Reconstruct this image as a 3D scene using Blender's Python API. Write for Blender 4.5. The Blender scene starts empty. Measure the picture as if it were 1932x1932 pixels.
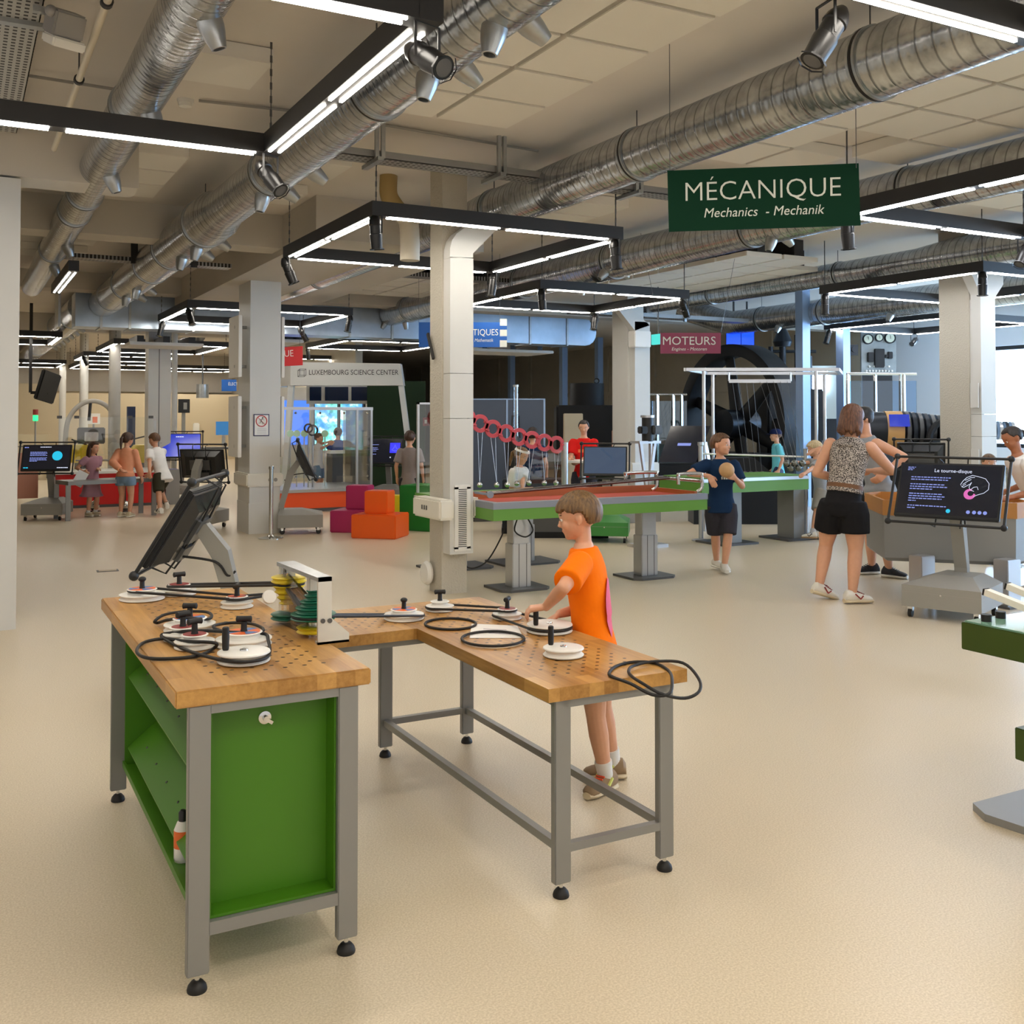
import bpy, bmesh, math, random
from math import sin, cos, pi, radians, tan, atan2, sqrt
from mathutils import Vector as V, Matrix as M
random.seed(7)
SC = bpy.context.scene
COL = SC.collection

# ---------------------------------------------------------------- camera
FPX, CXP, EYE = 1935.0, 966.0, 1.6
PITCH, YAW = radians(1.39), radians(28.37)
CYP = 785 - FPX * tan(PITCH)
cam = bpy.data.cameras.new('camera')
cam.sensor_width = 36.0
cam.lens = 36.0 * FPX / 1932.0
cam.shift_y = -(966 - CYP) / 1932.0
cam.clip_end = 200
cam_o = bpy.data.objects.new('camera', cam)
COL.objects.link(cam_o)
cam_o.location = (0, 0, EYE)
cam_o.rotation_euler = (pi / 2 + PITCH, 0, -YAW)
SC.camera = cam_o
FW = V((sin(YAW), cos(YAW), 0)); RT = V((cos(YAW), -sin(YAW), 0)); UP = V((0, 0, 1))
_F = cos(PITCH) * FW + sin(PITCH) * UP
_U = -sin(PITCH) * FW + cos(PITCH) * UP
CAMP = V((0, 0, EYE))

def ray(x, y): return _F + RT * ((x - CXP) / FPX) + _U * ((CYP - y) / FPX)
def onz(x, y, z=0.0):
    r = ray(x, y); return CAMP + r * ((z - EYE) / r.z)
def onY(x, y, Y):
    r = ray(x, y); return CAMP + r * (Y / r.y)
def onX(x, y, X):
    r = ray(x, y); return CAMP + r * (X / r.x)
def ond(x, y, d):
    r = ray(x, y); return CAMP + r * (d / r.dot(FW))

# ---------------------------------------------------------------- world, light, exposure
SC.view_settings.view_transform = 'Standard'
SC.view_settings.look = 'None'
SC.view_settings.exposure = 0.75
SC.view_settings.gamma = 1.0
SC.view_settings.use_curve_mapping = False
LED_STRENGTH = 36.0
WINDOW_STRENGTH = 12.0
w = bpy.data.worlds.new('world'); SC.world = w; w.use_nodes = True
bg = w.node_tree.nodes['Background']
bg.inputs[0].default_value = (1.0, 0.96, 0.92, 1); bg.inputs[1].default_value = 0.44
SC.cycles.max_bounces = 7
SC.cycles.diffuse_bounces = 4
SC.cycles.glossy_bounces = 3
SC.cycles.transmission_bounces = 6
SC.cycles.transparent_max_bounces = 12
SC.cycles.caustics_reflective = False
SC.cycles.caustics_refractive = False
SC.cycles.sample_clamp_indirect = 6.0
SC.cycles.use_denoising = True

# ---------------------------------------------------------------- materials
def S(r, g, b):
    f = lambda c: c / 12.92 if c <= 0.04045 else ((c + 0.055) / 1.055) ** 2.4
    return (f(r / 255), f(g / 255), f(b / 255), 1)

class NT:
    def __init__(s, name):
        s.m = bpy.data.materials.new(name); s.m.use_nodes = True
        s.t = s.m.node_tree; s.b = s.t.nodes['Principled BSDF']
    def n(s, typ, **kw):
        nd = s.t.nodes.new(typ)
        for k, v in kw.items():
            if k.startswith('i_'): nd.inputs[k[2:].replace('_', ' ')].default_value = v
            else: setattr(nd, k, v)
        return nd
    def l(s, a, b): s.t.links.new(a, b)
    def math(s, op, a, b=None, c=None):
        nd = s.t.nodes.new('ShaderNodeMath'); nd.operation = op
        for i, x in enumerate((a, b, c)):
            if x is None: continue
            if hasattr(x, 'node'): s.l(x, nd.inputs[i])
            else: nd.inputs[i].default_value = x
        return nd.outputs[0]
    def mix(s, fac, a, b):
        nd = s.t.nodes.new('ShaderNodeMix'); nd.data_type = 'RGBA'
        for idx, x in ((0, fac), (6, a), (7, b)):
            if hasattr(x, 'node'): s.l(x, nd.inputs[idx])
            else: nd.inputs[idx].default_value = x
        return nd.outputs[2]
    def coord(s, kind='Object'):
        return s.n('ShaderNodeTexCoord').outputs[kind]
    def noise(s, scale, detail=4, co=None, rough=.55):
        nd = s.n('ShaderNodeTexNoise'); nd.inputs['Scale'].default_value = scale
        nd.inputs['Detail'].default_value = detail; nd.inputs['Roughness'].default_value = rough
        s.l(co if co is not None else s.coord(), nd.inputs['Vector']); return nd.outputs[0]
    def ramp(s, f, lo, hi):
        nd = s.n('ShaderNodeMapRange'); nd.inputs[1].default_value = lo; nd.inputs[2].default_value = hi
        s.l(f, nd.inputs[0]); return nd.outputs[0]
    def bump(s, h, strength, dist=.01):
        nd = s.n('ShaderNodeBump'); nd.inputs['Strength'].default_value = strength
        nd.inputs['Distance'].default_value = dist; s.l(h, nd.inputs['Height'])
        s.l(nd.outputs[0], s.b.inputs['Normal'])

def mat(name, col, rough=.5, metal=0.0, emit=0.0, ecol=None, nscale=0, namp=.06, bump=0, bscale=60, spec=.5, coat=0, sss=0):
    t = NT(name); b = t.b
    b.inputs['Roughness'].default_value = rough; b.inputs['Metallic'].default_value = metal
    b.inputs['Specular IOR Level'].default_value = spec
    b.inputs['Coat Weight'].default_value = coat
    if sss:
        b.inputs['Subsurface Weight'].default_value = sss
        b.inputs['Subsurface Radius'].default_value = (.01, .004, .002)
    b.inputs['Base Color'].default_value = col
    if nscale:
        nz = t.noise(nscale)
        f = lambda k: tuple(min(1, c * k) for c in col[:3]) + (1,)
        t.l(t.mix(t.ramp(nz, .3, .7), f(1 - namp), f(1 + namp)), b.inputs['Base Color'])
    if bump: t.bump(t.noise(bscale), bump, .01)
    if emit:
        b.inputs['Emission Color'].default_value = ecol or col
        b.inputs['Emission Strength'].default_value = emit
    return t.m

def mat_floor():
    t = NT('floor_vinyl'); co = t.coord()
    n1 = t.noise(150, 3, co); n2 = t.noise(1.1, 3, co); n3 = t.noise(240, 2, co)
    c = t.mix(t.ramp(n1, .38, .64), S(208, 192, 164), S(229, 215, 190))
    c = t.mix(t.math('MULTIPLY', t.ramp(n3, .55, .7), .35), c, S(184, 168, 142))
    t.l(c, t.b.inputs['Base Color'])
    t.b.inputs['Roughness'].default_value = .34
    t.bump(n1, .02, .003)
    return t.m

def mat_wood(name, a, b, holes=None, axis=1):
    t = NT(name); co = t.coord()
    sep = t.n('ShaderNodeSeparateXYZ'); t.l(co, sep.inputs[0])
    x, y = (sep.outputs[0], sep.outputs[1]) if axis == 1 else (sep.outputs[1], sep.outputs[0])
    mp = t.n('ShaderNodeMapping'); mp.inputs['Scale'].default_value = (28, 2.2, 28) if axis == 1 else (2.2, 28, 28)
    t.l(co, mp.inputs['Vector'])
    grain = t.noise(1.6, 6, mp.outputs[0], .65)
    st = t.math('FLOOR', t.math('MULTIPLY', x, 17.0)); seg = t.math('FLOOR', t.math('ADD', t.math('MULTIPLY', y, 1.7), t.math('MULTIPLY', st, .37)))
    wn = t.n('ShaderNodeTexWhiteNoise'); wn.noise_dimensions = '2D'
    cb = t.n('ShaderNodeCombineXYZ'); t.l(st, cb.inputs[0]); t.l(seg, cb.inputs[1]); t.l(cb.outputs[0], wn.inputs[0])
    f = t.math('ADD', t.math('MULTIPLY', grain, .75), t.math('MULTIPLY', wn.outputs[0], .35))
    c = t.mix(t.ramp(f, .25, .85), a, b)
    if holes:
        pitch, r, regions = holes
        tot = None; py = pitch * 1.45
        for off in (0.0, .5):
            fx = t.math('SUBTRACT', t.math('FRACT', t.math('ADD', t.math('DIVIDE', sep.outputs[0], pitch), off)), .5)
            fy = t.math('SUBTRACT', t.math('FRACT', t.math('ADD', t.math('DIVIDE', sep.outputs[1], py), off)), .5)
            fx = t.math('MULTIPLY', fx, pitch); fy = t.math('MULTIPLY', fy, py)
            d = t.math('SQRT', t.math('ADD', t.math('MULTIPLY', fx, fx), t.math('MULTIPLY', fy, fy)))
            h = t.math('LESS_THAN', d, r)
            tot = h if tot is None else t.math('MAXIMUM', tot, h)
        reg = None
        for (x0, x1, y0, y1) in regions:
            q = t.math('MULTIPLY', t.math('MULTIPLY', t.math('GREATER_THAN', sep.outputs[0], x0), t.math('LESS_THAN', sep.outputs[0], x1)),
                       t.math('MULTIPLY', t.math('GREATER_THAN', sep.outputs[1], y0), t.math('LESS_THAN', sep.outputs[1], y1)))
            reg = q if reg is None else t.math('MAXIMUM', reg, q)
        c = t.mix(t.math('MULTIPLY', tot, reg), c, S(38, 22, 8))
    t.l(c, t.b.inputs['Base Color']); t.b.inputs['Roughness'].default_value = .38
    t.bump(grain, .05, .003)
    return t.m

def mat_duct(name, pitch=.105, dark=False):
    t = NT(name); co = t.coord()
    sep = t.n('ShaderNodeSeparateXYZ'); t.l(co, sep.inputs[0])
    ang = t.math('DIVIDE', t.math('ARCTAN2', sep.outputs[0], sep.outputs[2]), 2 * pi)
    fr = t.math('FRACT', t.math('ADD', t.math('DIVIDE', sep.outputs[1], pitch), ang))
    d = t.math('ABSOLUTE', t.math('SUBTRACT', fr, .5))
    seam = t.math('SUBTRACT', 1.0, t.ramp(d, .02, .09))
    n = t.noise(9, 4, co); n2 = t.noise(60, 2, co)
    c = t.mix(t.ramp(n, .3, .7), S(158, 161, 164), S(206, 209, 211))
    c = t.mix(t.math('MULTIPLY', seam, .62), c, S(70, 70, 70))
    t.l(c, t.b.inputs['Base Color'])
    t.b.inputs['Metallic'].default_value = .85
    t.l(t.math('ADD', t.math('MULTIPLY', n, .16), .13), t.b.inputs['Roughness'])
    rib = t.math('SINE', t.math('MULTIPLY', fr, 2 * pi * 2))
    t.bump(t.math('ADD', seam, t.math('MULTIPLY', rib, .3)), .22, .006)
    return t.m

def mat_glass(name, tint=(.9, .97, .97, 1), op=.12):
    t = NT(name)
    tr = t.n('ShaderNodeBsdfTransparent'); tr.inputs[0].default_value = tint
    gl = t.n('ShaderNodeBsdfGlossy'); gl.inputs['Roughness'].default_value = .02
    gl.inputs[0].default_value = (1, 1, 1, 1)
    fr = t.n('ShaderNodeFresnel'); fr.inputs[0].default_value = 1.5
    mx = t.n('ShaderNodeMixShader')
    t.l(t.math('ADD', t.math('MULTIPLY', fr.outputs[0], .9), op * .4), mx.inputs[0])
    t.l(tr.outputs[0], mx.inputs[1]); t.l(gl.outputs[0], mx.inputs[2])
    t.l(mx.outputs[0], t.t.nodes['Material Output'].inputs[0])
    return t.m

def mat_perf(name, base, pitch=.03, axis='YZ'):
    t = NT(name); co = t.coord(); sep = t.n('ShaderNodeSeparateXYZ'); t.l(co, sep.inputs[0])
    ax = {'X': 0, 'Y': 1, 'Z': 2}
    a = t.math('FRACT', t.math('DIVIDE', sep.outputs[ax[axis[0]]], pitch)); b = t.math('FRACT', t.math('DIVIDE', sep.outputs[ax[axis[1]]], pitch * 1.3))
    h = t.math('MULTIPLY', t.math('GREATER_THAN', a, .45), t.math('GREATER_THAN', b, .55))
    t.l(t.mix(h, base, S(40, 38, 36)), t.b.inputs['Base Color'])
    t.b.inputs['Metallic'].default_value = .5; t.b.inputs['Roughness'].default_value = .45
    return t.m

def mat_speckle(name, a, b, scale=150):
    t = NT(name); n = t.noise(scale, 2)
    t.l(t.mix(t.ramp(n, .47, .53), a, b), t.b.inputs['Base Color']); t.b.inputs['Roughness'].default_value = .8
    return t.m

def mat_reflection(name, st):
    # glowing tree and sky colours standing in for a reflection in glass
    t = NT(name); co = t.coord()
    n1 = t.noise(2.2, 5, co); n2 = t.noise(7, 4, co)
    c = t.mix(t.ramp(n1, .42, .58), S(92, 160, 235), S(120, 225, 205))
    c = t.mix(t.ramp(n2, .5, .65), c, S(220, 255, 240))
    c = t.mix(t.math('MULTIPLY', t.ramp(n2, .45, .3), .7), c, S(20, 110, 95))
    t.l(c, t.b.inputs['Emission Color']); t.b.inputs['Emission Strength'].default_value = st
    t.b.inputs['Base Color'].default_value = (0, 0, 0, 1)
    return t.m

MT = {}
def m_(k, *a, **kw):
    MT[k] = mat(k, *a, **kw); return MT[k]
MT['floor'] = mat_floor()
MT['oak'] = mat_wood('oak_worktop', S(146, 100, 42), S(206, 158, 88))
MT['oak_l'] = mat_wood('oak_pegboard', S(146, 100, 42), S(206, 158, 88), (.060, .0072, [(-.17, .2, -.72, .68)]))
MT['oak_r'] = mat_wood('oak_pegboard_wide', S(146, 100, 42), S(206, 158, 88), (.060, .0072, [(1.82, 2.2, 3.05, 4.5), (1.2, 1.83, 4.13, 4.5)]))
MT['duct'] = mat_duct('galvanised_spiral'); MT['duct_s'] = mat_duct('galvanised_fine', .05)
MT['glass'] = mat_glass('clear_glass', (.97, .985, .985, 1), .08); MT['acrylic'] = mat_glass('acrylic', (.93, .95, .95, 1), .3)
MT['tray'] = mat_perf('perforated_tray', S(150, 150, 150), .045, 'XY')
MT['tray_y'] = mat_perf('perforated_tray_long', S(185, 185, 182), .04, 'XY')
m_('ceiling', S(226, 219, 210), .85, nscale=.8, namp=.03)
m_('beam', S(206, 200, 190), .85, nscale=.8, namp=.03)
m_('panel', S(236, 232, 224), .9)
m_('panel_edge', S(160, 156, 150), .9)
m_('white_paint', S(214, 213, 208), .6, nscale=2, namp=.02)
m_('rough_concrete', S(196, 190, 176), .9, bump=.9, bscale=55)
m_('wall_dark', S(186, 180, 166), .8, nscale=.6, namp=.1)
m_('wall_cream', S(205, 190, 160), .8)
m_('wall_white', S(215, 220, 228), .7)
m_('steel_grey', S(142, 142, 140), .42, .35)
m_('steel_dark', S(92, 92, 92), .4, .4)
m_('kiosk_grey', S(152, 150, 143), .5, nscale=300, namp=.05)
m_('chrome', S(215, 215, 212), .14, 1)
m_('galv', S(172, 176, 178), .32, .85, nscale=12, namp=.1)
m_('alu', S(200, 202, 205), .3, .8)
m_('black', S(24, 24, 25), .45)
m_('black_gloss', S(10, 11, 13), .12)
m_('rubber', S(20, 18, 17), .55)
m_('lamp_black', S(38, 37, 37), .5)
m_('green', S(68, 124, 14), .45, nscale=1.2, namp=.05)
m_('green_table', S(98, 150, 58), .4)
m_('green_deep', S(54, 74, 20), .4)
m_('white_plastic', S(232, 230, 224), .35)
m_('cream_plastic', S(232, 228, 216), .45)
m_('yellow', S(214, 190, 40), .4)
m_('pulley_green', S(22, 98, 74), .35)
m_('orange_sticker', S(232, 110, 50), .5)
m_('red_sticker', S(140, 40, 36), .5)
m_('blue_sticker', S(80, 120, 180), .5)
m_('sign_green', S(0, 52, 33), .7, spec=.2)
m_('sign_red', S(150, 62, 92), .5)
m_('sign_blue', S(22, 98, 190), .5)
m_('sign_scarlet', S(196, 34, 40), .5)
m_('letter', S(232, 236, 228), .5)
m_('letter_dark', S(60, 60, 62), .5)
m_('felt', S(196, 84, 66), .9)
m_('rail_wood', S(170, 96, 50), .5)
m_('foam_orange', S(240, 96, 8), .4, coat=.2)
m_('foam_magenta', S(178, 34, 96), .45, coat=.2)
m_('foam_green', S(22, 124, 44), .45)
m_('foam_yellow', S(235, 215, 20), .45)
m_('orange_wall', S(236, 84, 28), .4)
m_('red_wall', S(205, 14, 14), .35, coat=.3)
m_('pendulum', S(204, 74, 82), .5)
m_('paper', S(240, 238, 234), .7)
m_('machine', S(14, 14, 16), .55, .2)
m_('machine2', S(40, 44, 50), .4, .5)
m_('marble', S(130, 138, 140), .4, nscale=6, namp=.15)
m_('tan', S(206, 160, 100), .5)
m_('pipe', S(214, 205, 186), .4)
m_('felt_pipe', S(176, 150, 96), .6)
m_('steel_blue', S(150, 175, 210), .4, .3)
m_('led', (1, .93, .80, 1), .5, emit=LED_STRENGTH, ecol=(1, .93, .82, 1))
m_('led_cool', (1, 1, 1, 1), .5, emit=LED_STRENGTH, ecol=(.95, .96, 1, 1))
m_('daylight', (1, 1, 1, 1), .5, emit=WINDOW_STRENGTH, ecol=(.38, .64, 1.0, 1))
m_('screen_dark', S(18, 19, 24), .15, emit=.3, ecol=S(34, 34, 42))
m_('screen_blue', S(10, 10, 30), .15, emit=.6, ecol=S(40, 60, 190))
m_('screen_vivid', S(10, 10, 30), .15, emit=.9, ecol=S(30, 80, 255))
m_('glow_white', (0, 0, 0, 1), .5, emit=.6, ecol=S(225, 232, 255))
m_('glow_text', (0, 0, 0, 1), .5, emit=.5, ecol=S(150, 165, 245))
m_('glow_pink', (0, 0, 0, 1), .5, emit=.55, ecol=S(232, 110, 190))
m_('glow_cyan', (0, 0, 0, 1), .5, emit=.65, ecol=S(40, 190, 225))
m_('glow_green', (0, 0, 0, 1), .5, emit=1.5, ecol=S(40, 230, 120))
m_('sign_dark', S(36, 40, 84), .5); m_('letter_grey', S(170, 160, 175), .5)
m_('galv_sheet', S(176, 190, 205), .3, .75, nscale=3, namp=.1)
m_('steel_soft', S(160, 158, 152), .5)
m_('black_can', S(26, 25, 25), .35, .25)
m_('alu_soft', S(150, 148, 146), .5)
m_('alu_bright', S(214, 212, 204), .35, .35)
m_('green_wheel', S(120, 190, 110), .4)
m_('glow_blue', (0, 0, 0, 1), .5, emit=.8, ecol=S(50, 50, 255))
m_('rail_brown', S(88, 52, 40), .4)
m_('green_cart', S(70, 150, 70), .4)
m_('disc_pale', S(190, 230, 190), .3)
m_('white_portal', S(222, 224, 220), .5)
m_('pane_blue', S(16, 34, 66), .15)
m_('navy', S(32, 48, 84), .5)
m_('pink', S(214, 160, 140), .5)
m_('screen_vivid2', S(10, 10, 30), .15, emit=.6, ecol=S(60, 120, 170))
m_('dial', S(196, 200, 180), .5)
m_('partition', S(74, 84, 100), .6)
m_('door_green', S(14, 52, 18), .6)
m_('glow_exit', (0, 0, 0, 1), .5, emit=.6, ecol=S(80, 230, 220))
m_('teal_glass', S(120, 160, 140), .12)
m_('floor_lid', S(196, 180, 152), .5)
m_('ball_steel', S(120, 122, 116), .22, .9)
MT['glass_blue'] = mat_glass('blue_glass', (.62, .82, 1, 1), .2)
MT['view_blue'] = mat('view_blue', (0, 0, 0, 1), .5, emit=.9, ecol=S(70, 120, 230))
m_('skin', S(216, 162, 130), .5, sss=.08, nscale=30, namp=.03)
m_('skin_dark', S(172, 112, 80), .5, sss=.06)
m_('eye_white', S(230, 226, 220), .25)
m_('eye_dark', S(44, 30, 22), .2)
m_('lips', S(190, 110, 98), .5)
def hairmat(k, a, b):
    t = NT(k); mp = t.n('ShaderNodeMapping'); mp.inputs['Scale'].default_value = (90, 90, 8); t.l(t.coord(), mp.inputs['Vector'])
    n = t.noise(1.0, 3, mp.outputs[0]); t.l(t.mix(t.ramp(n, .3, .7), a, b), t.b.inputs['Base Color']); t.b.inputs['Roughness'].default_value = .5
    t.bump(n, .5, .006); MT[k] = t.m
hairmat('hair_blond', S(72, 50, 27), S(128, 96, 56))
hairmat('hair_fair', S(176, 150, 106), S(220, 200, 160))
hairmat('hair_brown', S(72, 48, 30), S(118, 82, 52))
hairmat('hair_dkbrown', S(44, 28, 20), S(82, 54, 38))
hairmat('hair_dark', S(26, 20, 18), S(56, 44, 38))
hairmat('hair_auburn', S(64, 36, 24), S(118, 76, 48))
def cloth(k, c, r=.85, b=.25): m_(k, c, r, bump=b * 1.6, bscale=11, nscale=9, namp=.05, spec=.2)
cloth('shirt_orange', S(255, 122, 0)); cloth('cloth_grey', S(78, 80, 84)); cloth('shirt_navy', S(20, 46, 78)); cloth('cloth_char', S(56, 54, 62)); cloth('shirt_turq', S(120, 214, 226))
cloth('shirt_grey', S(150, 154, 158)); cloth('cloth_grey2', S(150, 146, 138)); cloth('shorts_black', S(26, 25, 27)); cloth('shirt_white', S(232, 230, 226)); cloth('dress_mauve', S(184, 142, 158))
cloth('shirt_peach', S(228, 158, 122)); cloth('denim', S(120, 146, 172)); cloth('shorts_olive', S(58, 56, 42)); cloth('shirt_taupe', S(140, 128, 124)); cloth('shirt_red', S(212, 30, 26)); cloth('shirt_blue', S(40, 66, 140))
cloth('cap_navy', S(24, 34, 74))
MT['blouse'] = mat_speckle('blouse', S(52, 46, 44), S(188, 178, 168), 120)
m_('rim_grey', S(142, 148, 158), .4, .3)
m_('veneer', S(184, 126, 62), .4, nscale=3, namp=.08)
m_('rail_steel', S(110, 100, 96), .25, .9)
m_('shoe_tan', S(150, 126, 98), .7); m_('sole_cream', S(216, 200, 168), .6); m_('lace_orange', S(250, 100, 60), .6); m_('stripe_lime', S(220, 226, 130), .5)
m_('shoe_white', S(228, 224, 214), .6); m_('sole_white', S(230, 226, 216), .6); m_('sole_gum', S(168, 138, 100), .6); m_('shoe_black', S(26, 27, 34), .6); m_('shoe_cream', S(206, 194, 166), .7)
m_('sock_white', S(226, 226, 224), .9); m_('sock_grey', S(190, 192, 196), .9); m_('belt_brown', S(112, 74, 40), .5); m_('leather_tan', S(196, 156, 108), .45, nscale=9, namp=.12); m_('pink_print', S(232, 96, 130), .7)
m_('lens_glass', S(60, 60, 62), .08, spec=.8)
m_('black_shell', S(26, 27, 29), .22)
MT['view'] = mat_reflection('tree_view', 1.1)

# ---------------------------------------------------------------- mesh helpers
class B:
    """collects shapes into one bmesh"""
    def __init__(s): s.bm = bmesh.new()
    def _xf(s, vs, mtx):
        if mtx is not None:
            for v in vs: v.co = mtx @ v.co
    def box(s, c, d, mtx=None, bev=0):
        r = bmesh.ops.create_cube(s.bm, size=1.0); vs = r['verts']
        for v in vs: v.co = V((v.co.x * d[0] + c[0], v.co.y * d[1] + c[1], v.co.z * d[2] + c[2]))
        if bev:
            es = list({e for v in vs for e in v.link_edges})
            rr = bmesh.ops.bevel(s.bm, geom=es, offset=bev, segments=2, affect='EDGES')
            vs = list({v for f in rr['faces'] for v in f.verts} | {v for v in vs if v.is_valid})
        s._xf(vs, mtx); return s
    def b2(s, x0, x1, y0, y1, z0, z1, bev=0):
        return s.box(((x0 + x1) / 2, (y0 + y1) / 2, (z0 + z1) / 2), (abs(x1 - x0), abs(y1 - y0), abs(z1 - z0)), None, bev)
    def bar(s, p, q, wdt, thk, up=UP, bev=0):
        p, q = V(p), V(q); d = q - p; L = d.length; z = d / L
        x = up.cross(z)
        if x.length < 1e-4: x = V((1, 0, 0))
        x.normalize(); y = z.cross(x)
        mt = M((x, y, z)).transposed().to_4x4(); mt.translation = (p + q) / 2
        return s.box((0, 0, 0), (wdt, thk, L), mt, bev)
    def cone(s, p, q, r0, r1=None, seg=16, cap=True):
        p, q = V(p), V(q); r1 = r0 if r1 is None else r1
        return s.rings([(p, r0), (q, r1)], seg, cap)
    def rings(s, pts, seg=16, cap=True):
        """tube through (point, radius) pairs, frames from the overall direction"""
        d = (pts[-1][0] - pts[0][0]).normalized()
        x = d.orthogonal().normalized(); y = d.cross(x)
        rr = []
        for p, r in pts:
            rr.append([s.bm.verts.new(p + (x * cos(2 * pi * i / seg) + y * sin(2 * pi * i / seg)) * r) for i in range(seg)])
        for a, b in zip(rr, rr[1:]):
            for i in range(seg): s.bm.faces.new((a[i], a[(i + 1) % seg], b[(i + 1) % seg], b[i]))
        if cap:
            s.bm.faces.new(list(reversed(rr[0]))); s.bm.faces.new(rr[-1])
        return s
    def lathe(s, prof, c=(0, 0, 0), seg=32, mtx=None):
        """profile of (radius, z) from bottom to top around z"""
        rr = []; vs = []
        for r, z in prof:
            row = [s.bm.verts.new(V((r * cos(2 * pi * i / seg) + c[0], r * sin(2 * pi * i / seg) + c[1], z + c[2]))) for i in range(seg)]
            rr.append(row); vs += row
        for a, b in zip(rr, rr[1:]):
            for i in range(seg): s.bm.faces.new((a[i], a[(i + 1) % seg], b[(i + 1) % seg], b[i]))
        s.bm.faces.new(list(reversed(rr[0]))); s.bm.faces.new(rr[-1])
        s._xf(vs, mtx); return s
    def ball(s, c, r, mtx=None, u=16, v=10):
        rr = bmesh.ops.create_uvsphere(s.bm, u_segments=u, v_segments=v, radius=1.0)['verts']
        r = (r, r, r) if not hasattr(r, '__len__') else r
        for q in rr:
            p = V((q.co.x * r[0], q.co.y * r[1], q.co.z * r[2]))
            if mtx is not None: p = mtx @ p
            q.co = p + V(c)
        return s
    def tube(s, pts, r, seg=8, closed=False):
        pts = [V(p) for p in pts]; n = len(pts); rr = []; prev = None
        for i, p in enumerate(pts):
            if closed: d = pts[(i + 1) % n] - pts[i - 1]
            else: d = pts[min(i + 1, n - 1)] - pts[max(i - 1, 0)]
            if d.length < 1e-9: d = V((0, 0, 1))
            d.normalize()
            x = (d.orthogonal() if prev is None else prev - d * prev.dot(d))
            if x.length < 1e-6: x = d.orthogonal()
            x.normalize(); prev = x; y = d.cross(x)
            rad = r[i] if hasattr(r, '__len__') else r
            rr.append([s.bm.verts.new(p + (x * cos(2 * pi * k / seg) + y * sin(2 * pi * k / seg)) * rad) for k in range(seg)])
        m = n if closed else n - 1
        for i in range(m):
            a, b = rr[i], rr[(i + 1) % n]
            off = 0
            if closed and i == n - 1:
                off = min(range(seg), key=lambda o: (a[0].co - b[o].co).length)
            for k in range(seg):
                s.bm.faces.new((a[k], a[(k + 1) % seg], b[(k + 1 + off) % seg], b[(k + off) % seg]))
        if not closed:
            s.bm.faces.new(list(reversed(rr[0]))); s.bm.faces.new(rr[-1])
        return s
    def prism(s, poly, z0, z1, mtx=None):
        a = [s.bm.verts.new((x, y, z0)) for x, y in poly]; b = [s.bm.verts.new((x, y, z1)) for x, y in poly]
        n = len(poly)
        for i in range(n): s.bm.faces.new((a[i], a[(i + 1) % n], b[(i + 1) % n], b[i]))
        s.bm.faces.new(list(reversed(a))); s.bm.faces.new(b)
        s._xf(a + b, mtx); return s
    def slab(s, pts, off):
        """planar polygon given by 3-D points, thickened by offset vector"""
        off = V(off); a = [s.bm.verts.new(V(p)) for p in pts]; b = [s.bm.verts.new(V(p) + off) for p in pts]; n = len(pts)
        for i in range(n): s.bm.faces.new((a[i], a[(i + 1) % n], b[(i + 1) % n], b[i]))
        s.bm.faces.new(list(reversed(a))); s.bm.faces.new(b); return s
    def loft(s, secs, seg=20, cap=True):
        """sections: (centre, xaxis*halfwidth, yaxis*halfdepth)"""
        rr = []
        for c, x, y in secs:
            rr.append([s.bm.verts.new(V(c) + V(x) * cos(2 * pi * i / seg) + V(y) * sin(2 * pi * i / seg)) for i in range(seg)])
        for a, b in zip(rr, rr[1:]):
            for i in range(seg): s.bm.faces.new((a[i], a[(i + 1) % seg], b[(i + 1) % seg], b[i]))
        if cap:
            s.bm.faces.new(list(reversed(rr[0]))); s.bm.faces.new(rr[-1])
        return s

REMESH = []
def obj(name, b, m, parent=None, smooth=False, world=None, loc=None, remesh=None, label=None, rot=None):
    bm = b.bm
    bmesh.ops.recalc_face_normals(bm, faces=bm.faces)
    if world is not None: bmesh.ops.translate(bm, verts=bm.verts, vec=-V(world))
    me = bpy.data.meshes.new(name)
    if smooth:
        for f in bm.faces: f.smooth = True
        if smooth is True and not remesh:
            for e in bm.edges:
                if len(e.link_faces) == 2 and e.calc_face_angle(0) > .7: e.smooth = False
    bm.to_mesh(me); bm.free()
    o = bpy.data.objects.new(name, me); COL.objects.link(o)
    ms = m if isinstance(m, (list, tuple)) else [m]
    for k in ms: me.materials.append(MT[k] if isinstance(k, str) else k)
    if parent is not None: o.parent = parent
    if loc is not None: o.location = loc
    if rot is not None: o.rotation_euler = rot
    if label: o['label'] = label
    if remesh:
        md = o.modifiers.new('r', 'REMESH'); md.mode = 'VOXEL'; md.voxel_size = remesh[0]; md.use_smooth_shade = True
        if remesh[1]:
            sm = o.modifiers.new('s', 'SMOOTH'); sm.iterations = remesh[1]; sm.factor = .5
        REMESH.append(o)
    return o

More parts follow.
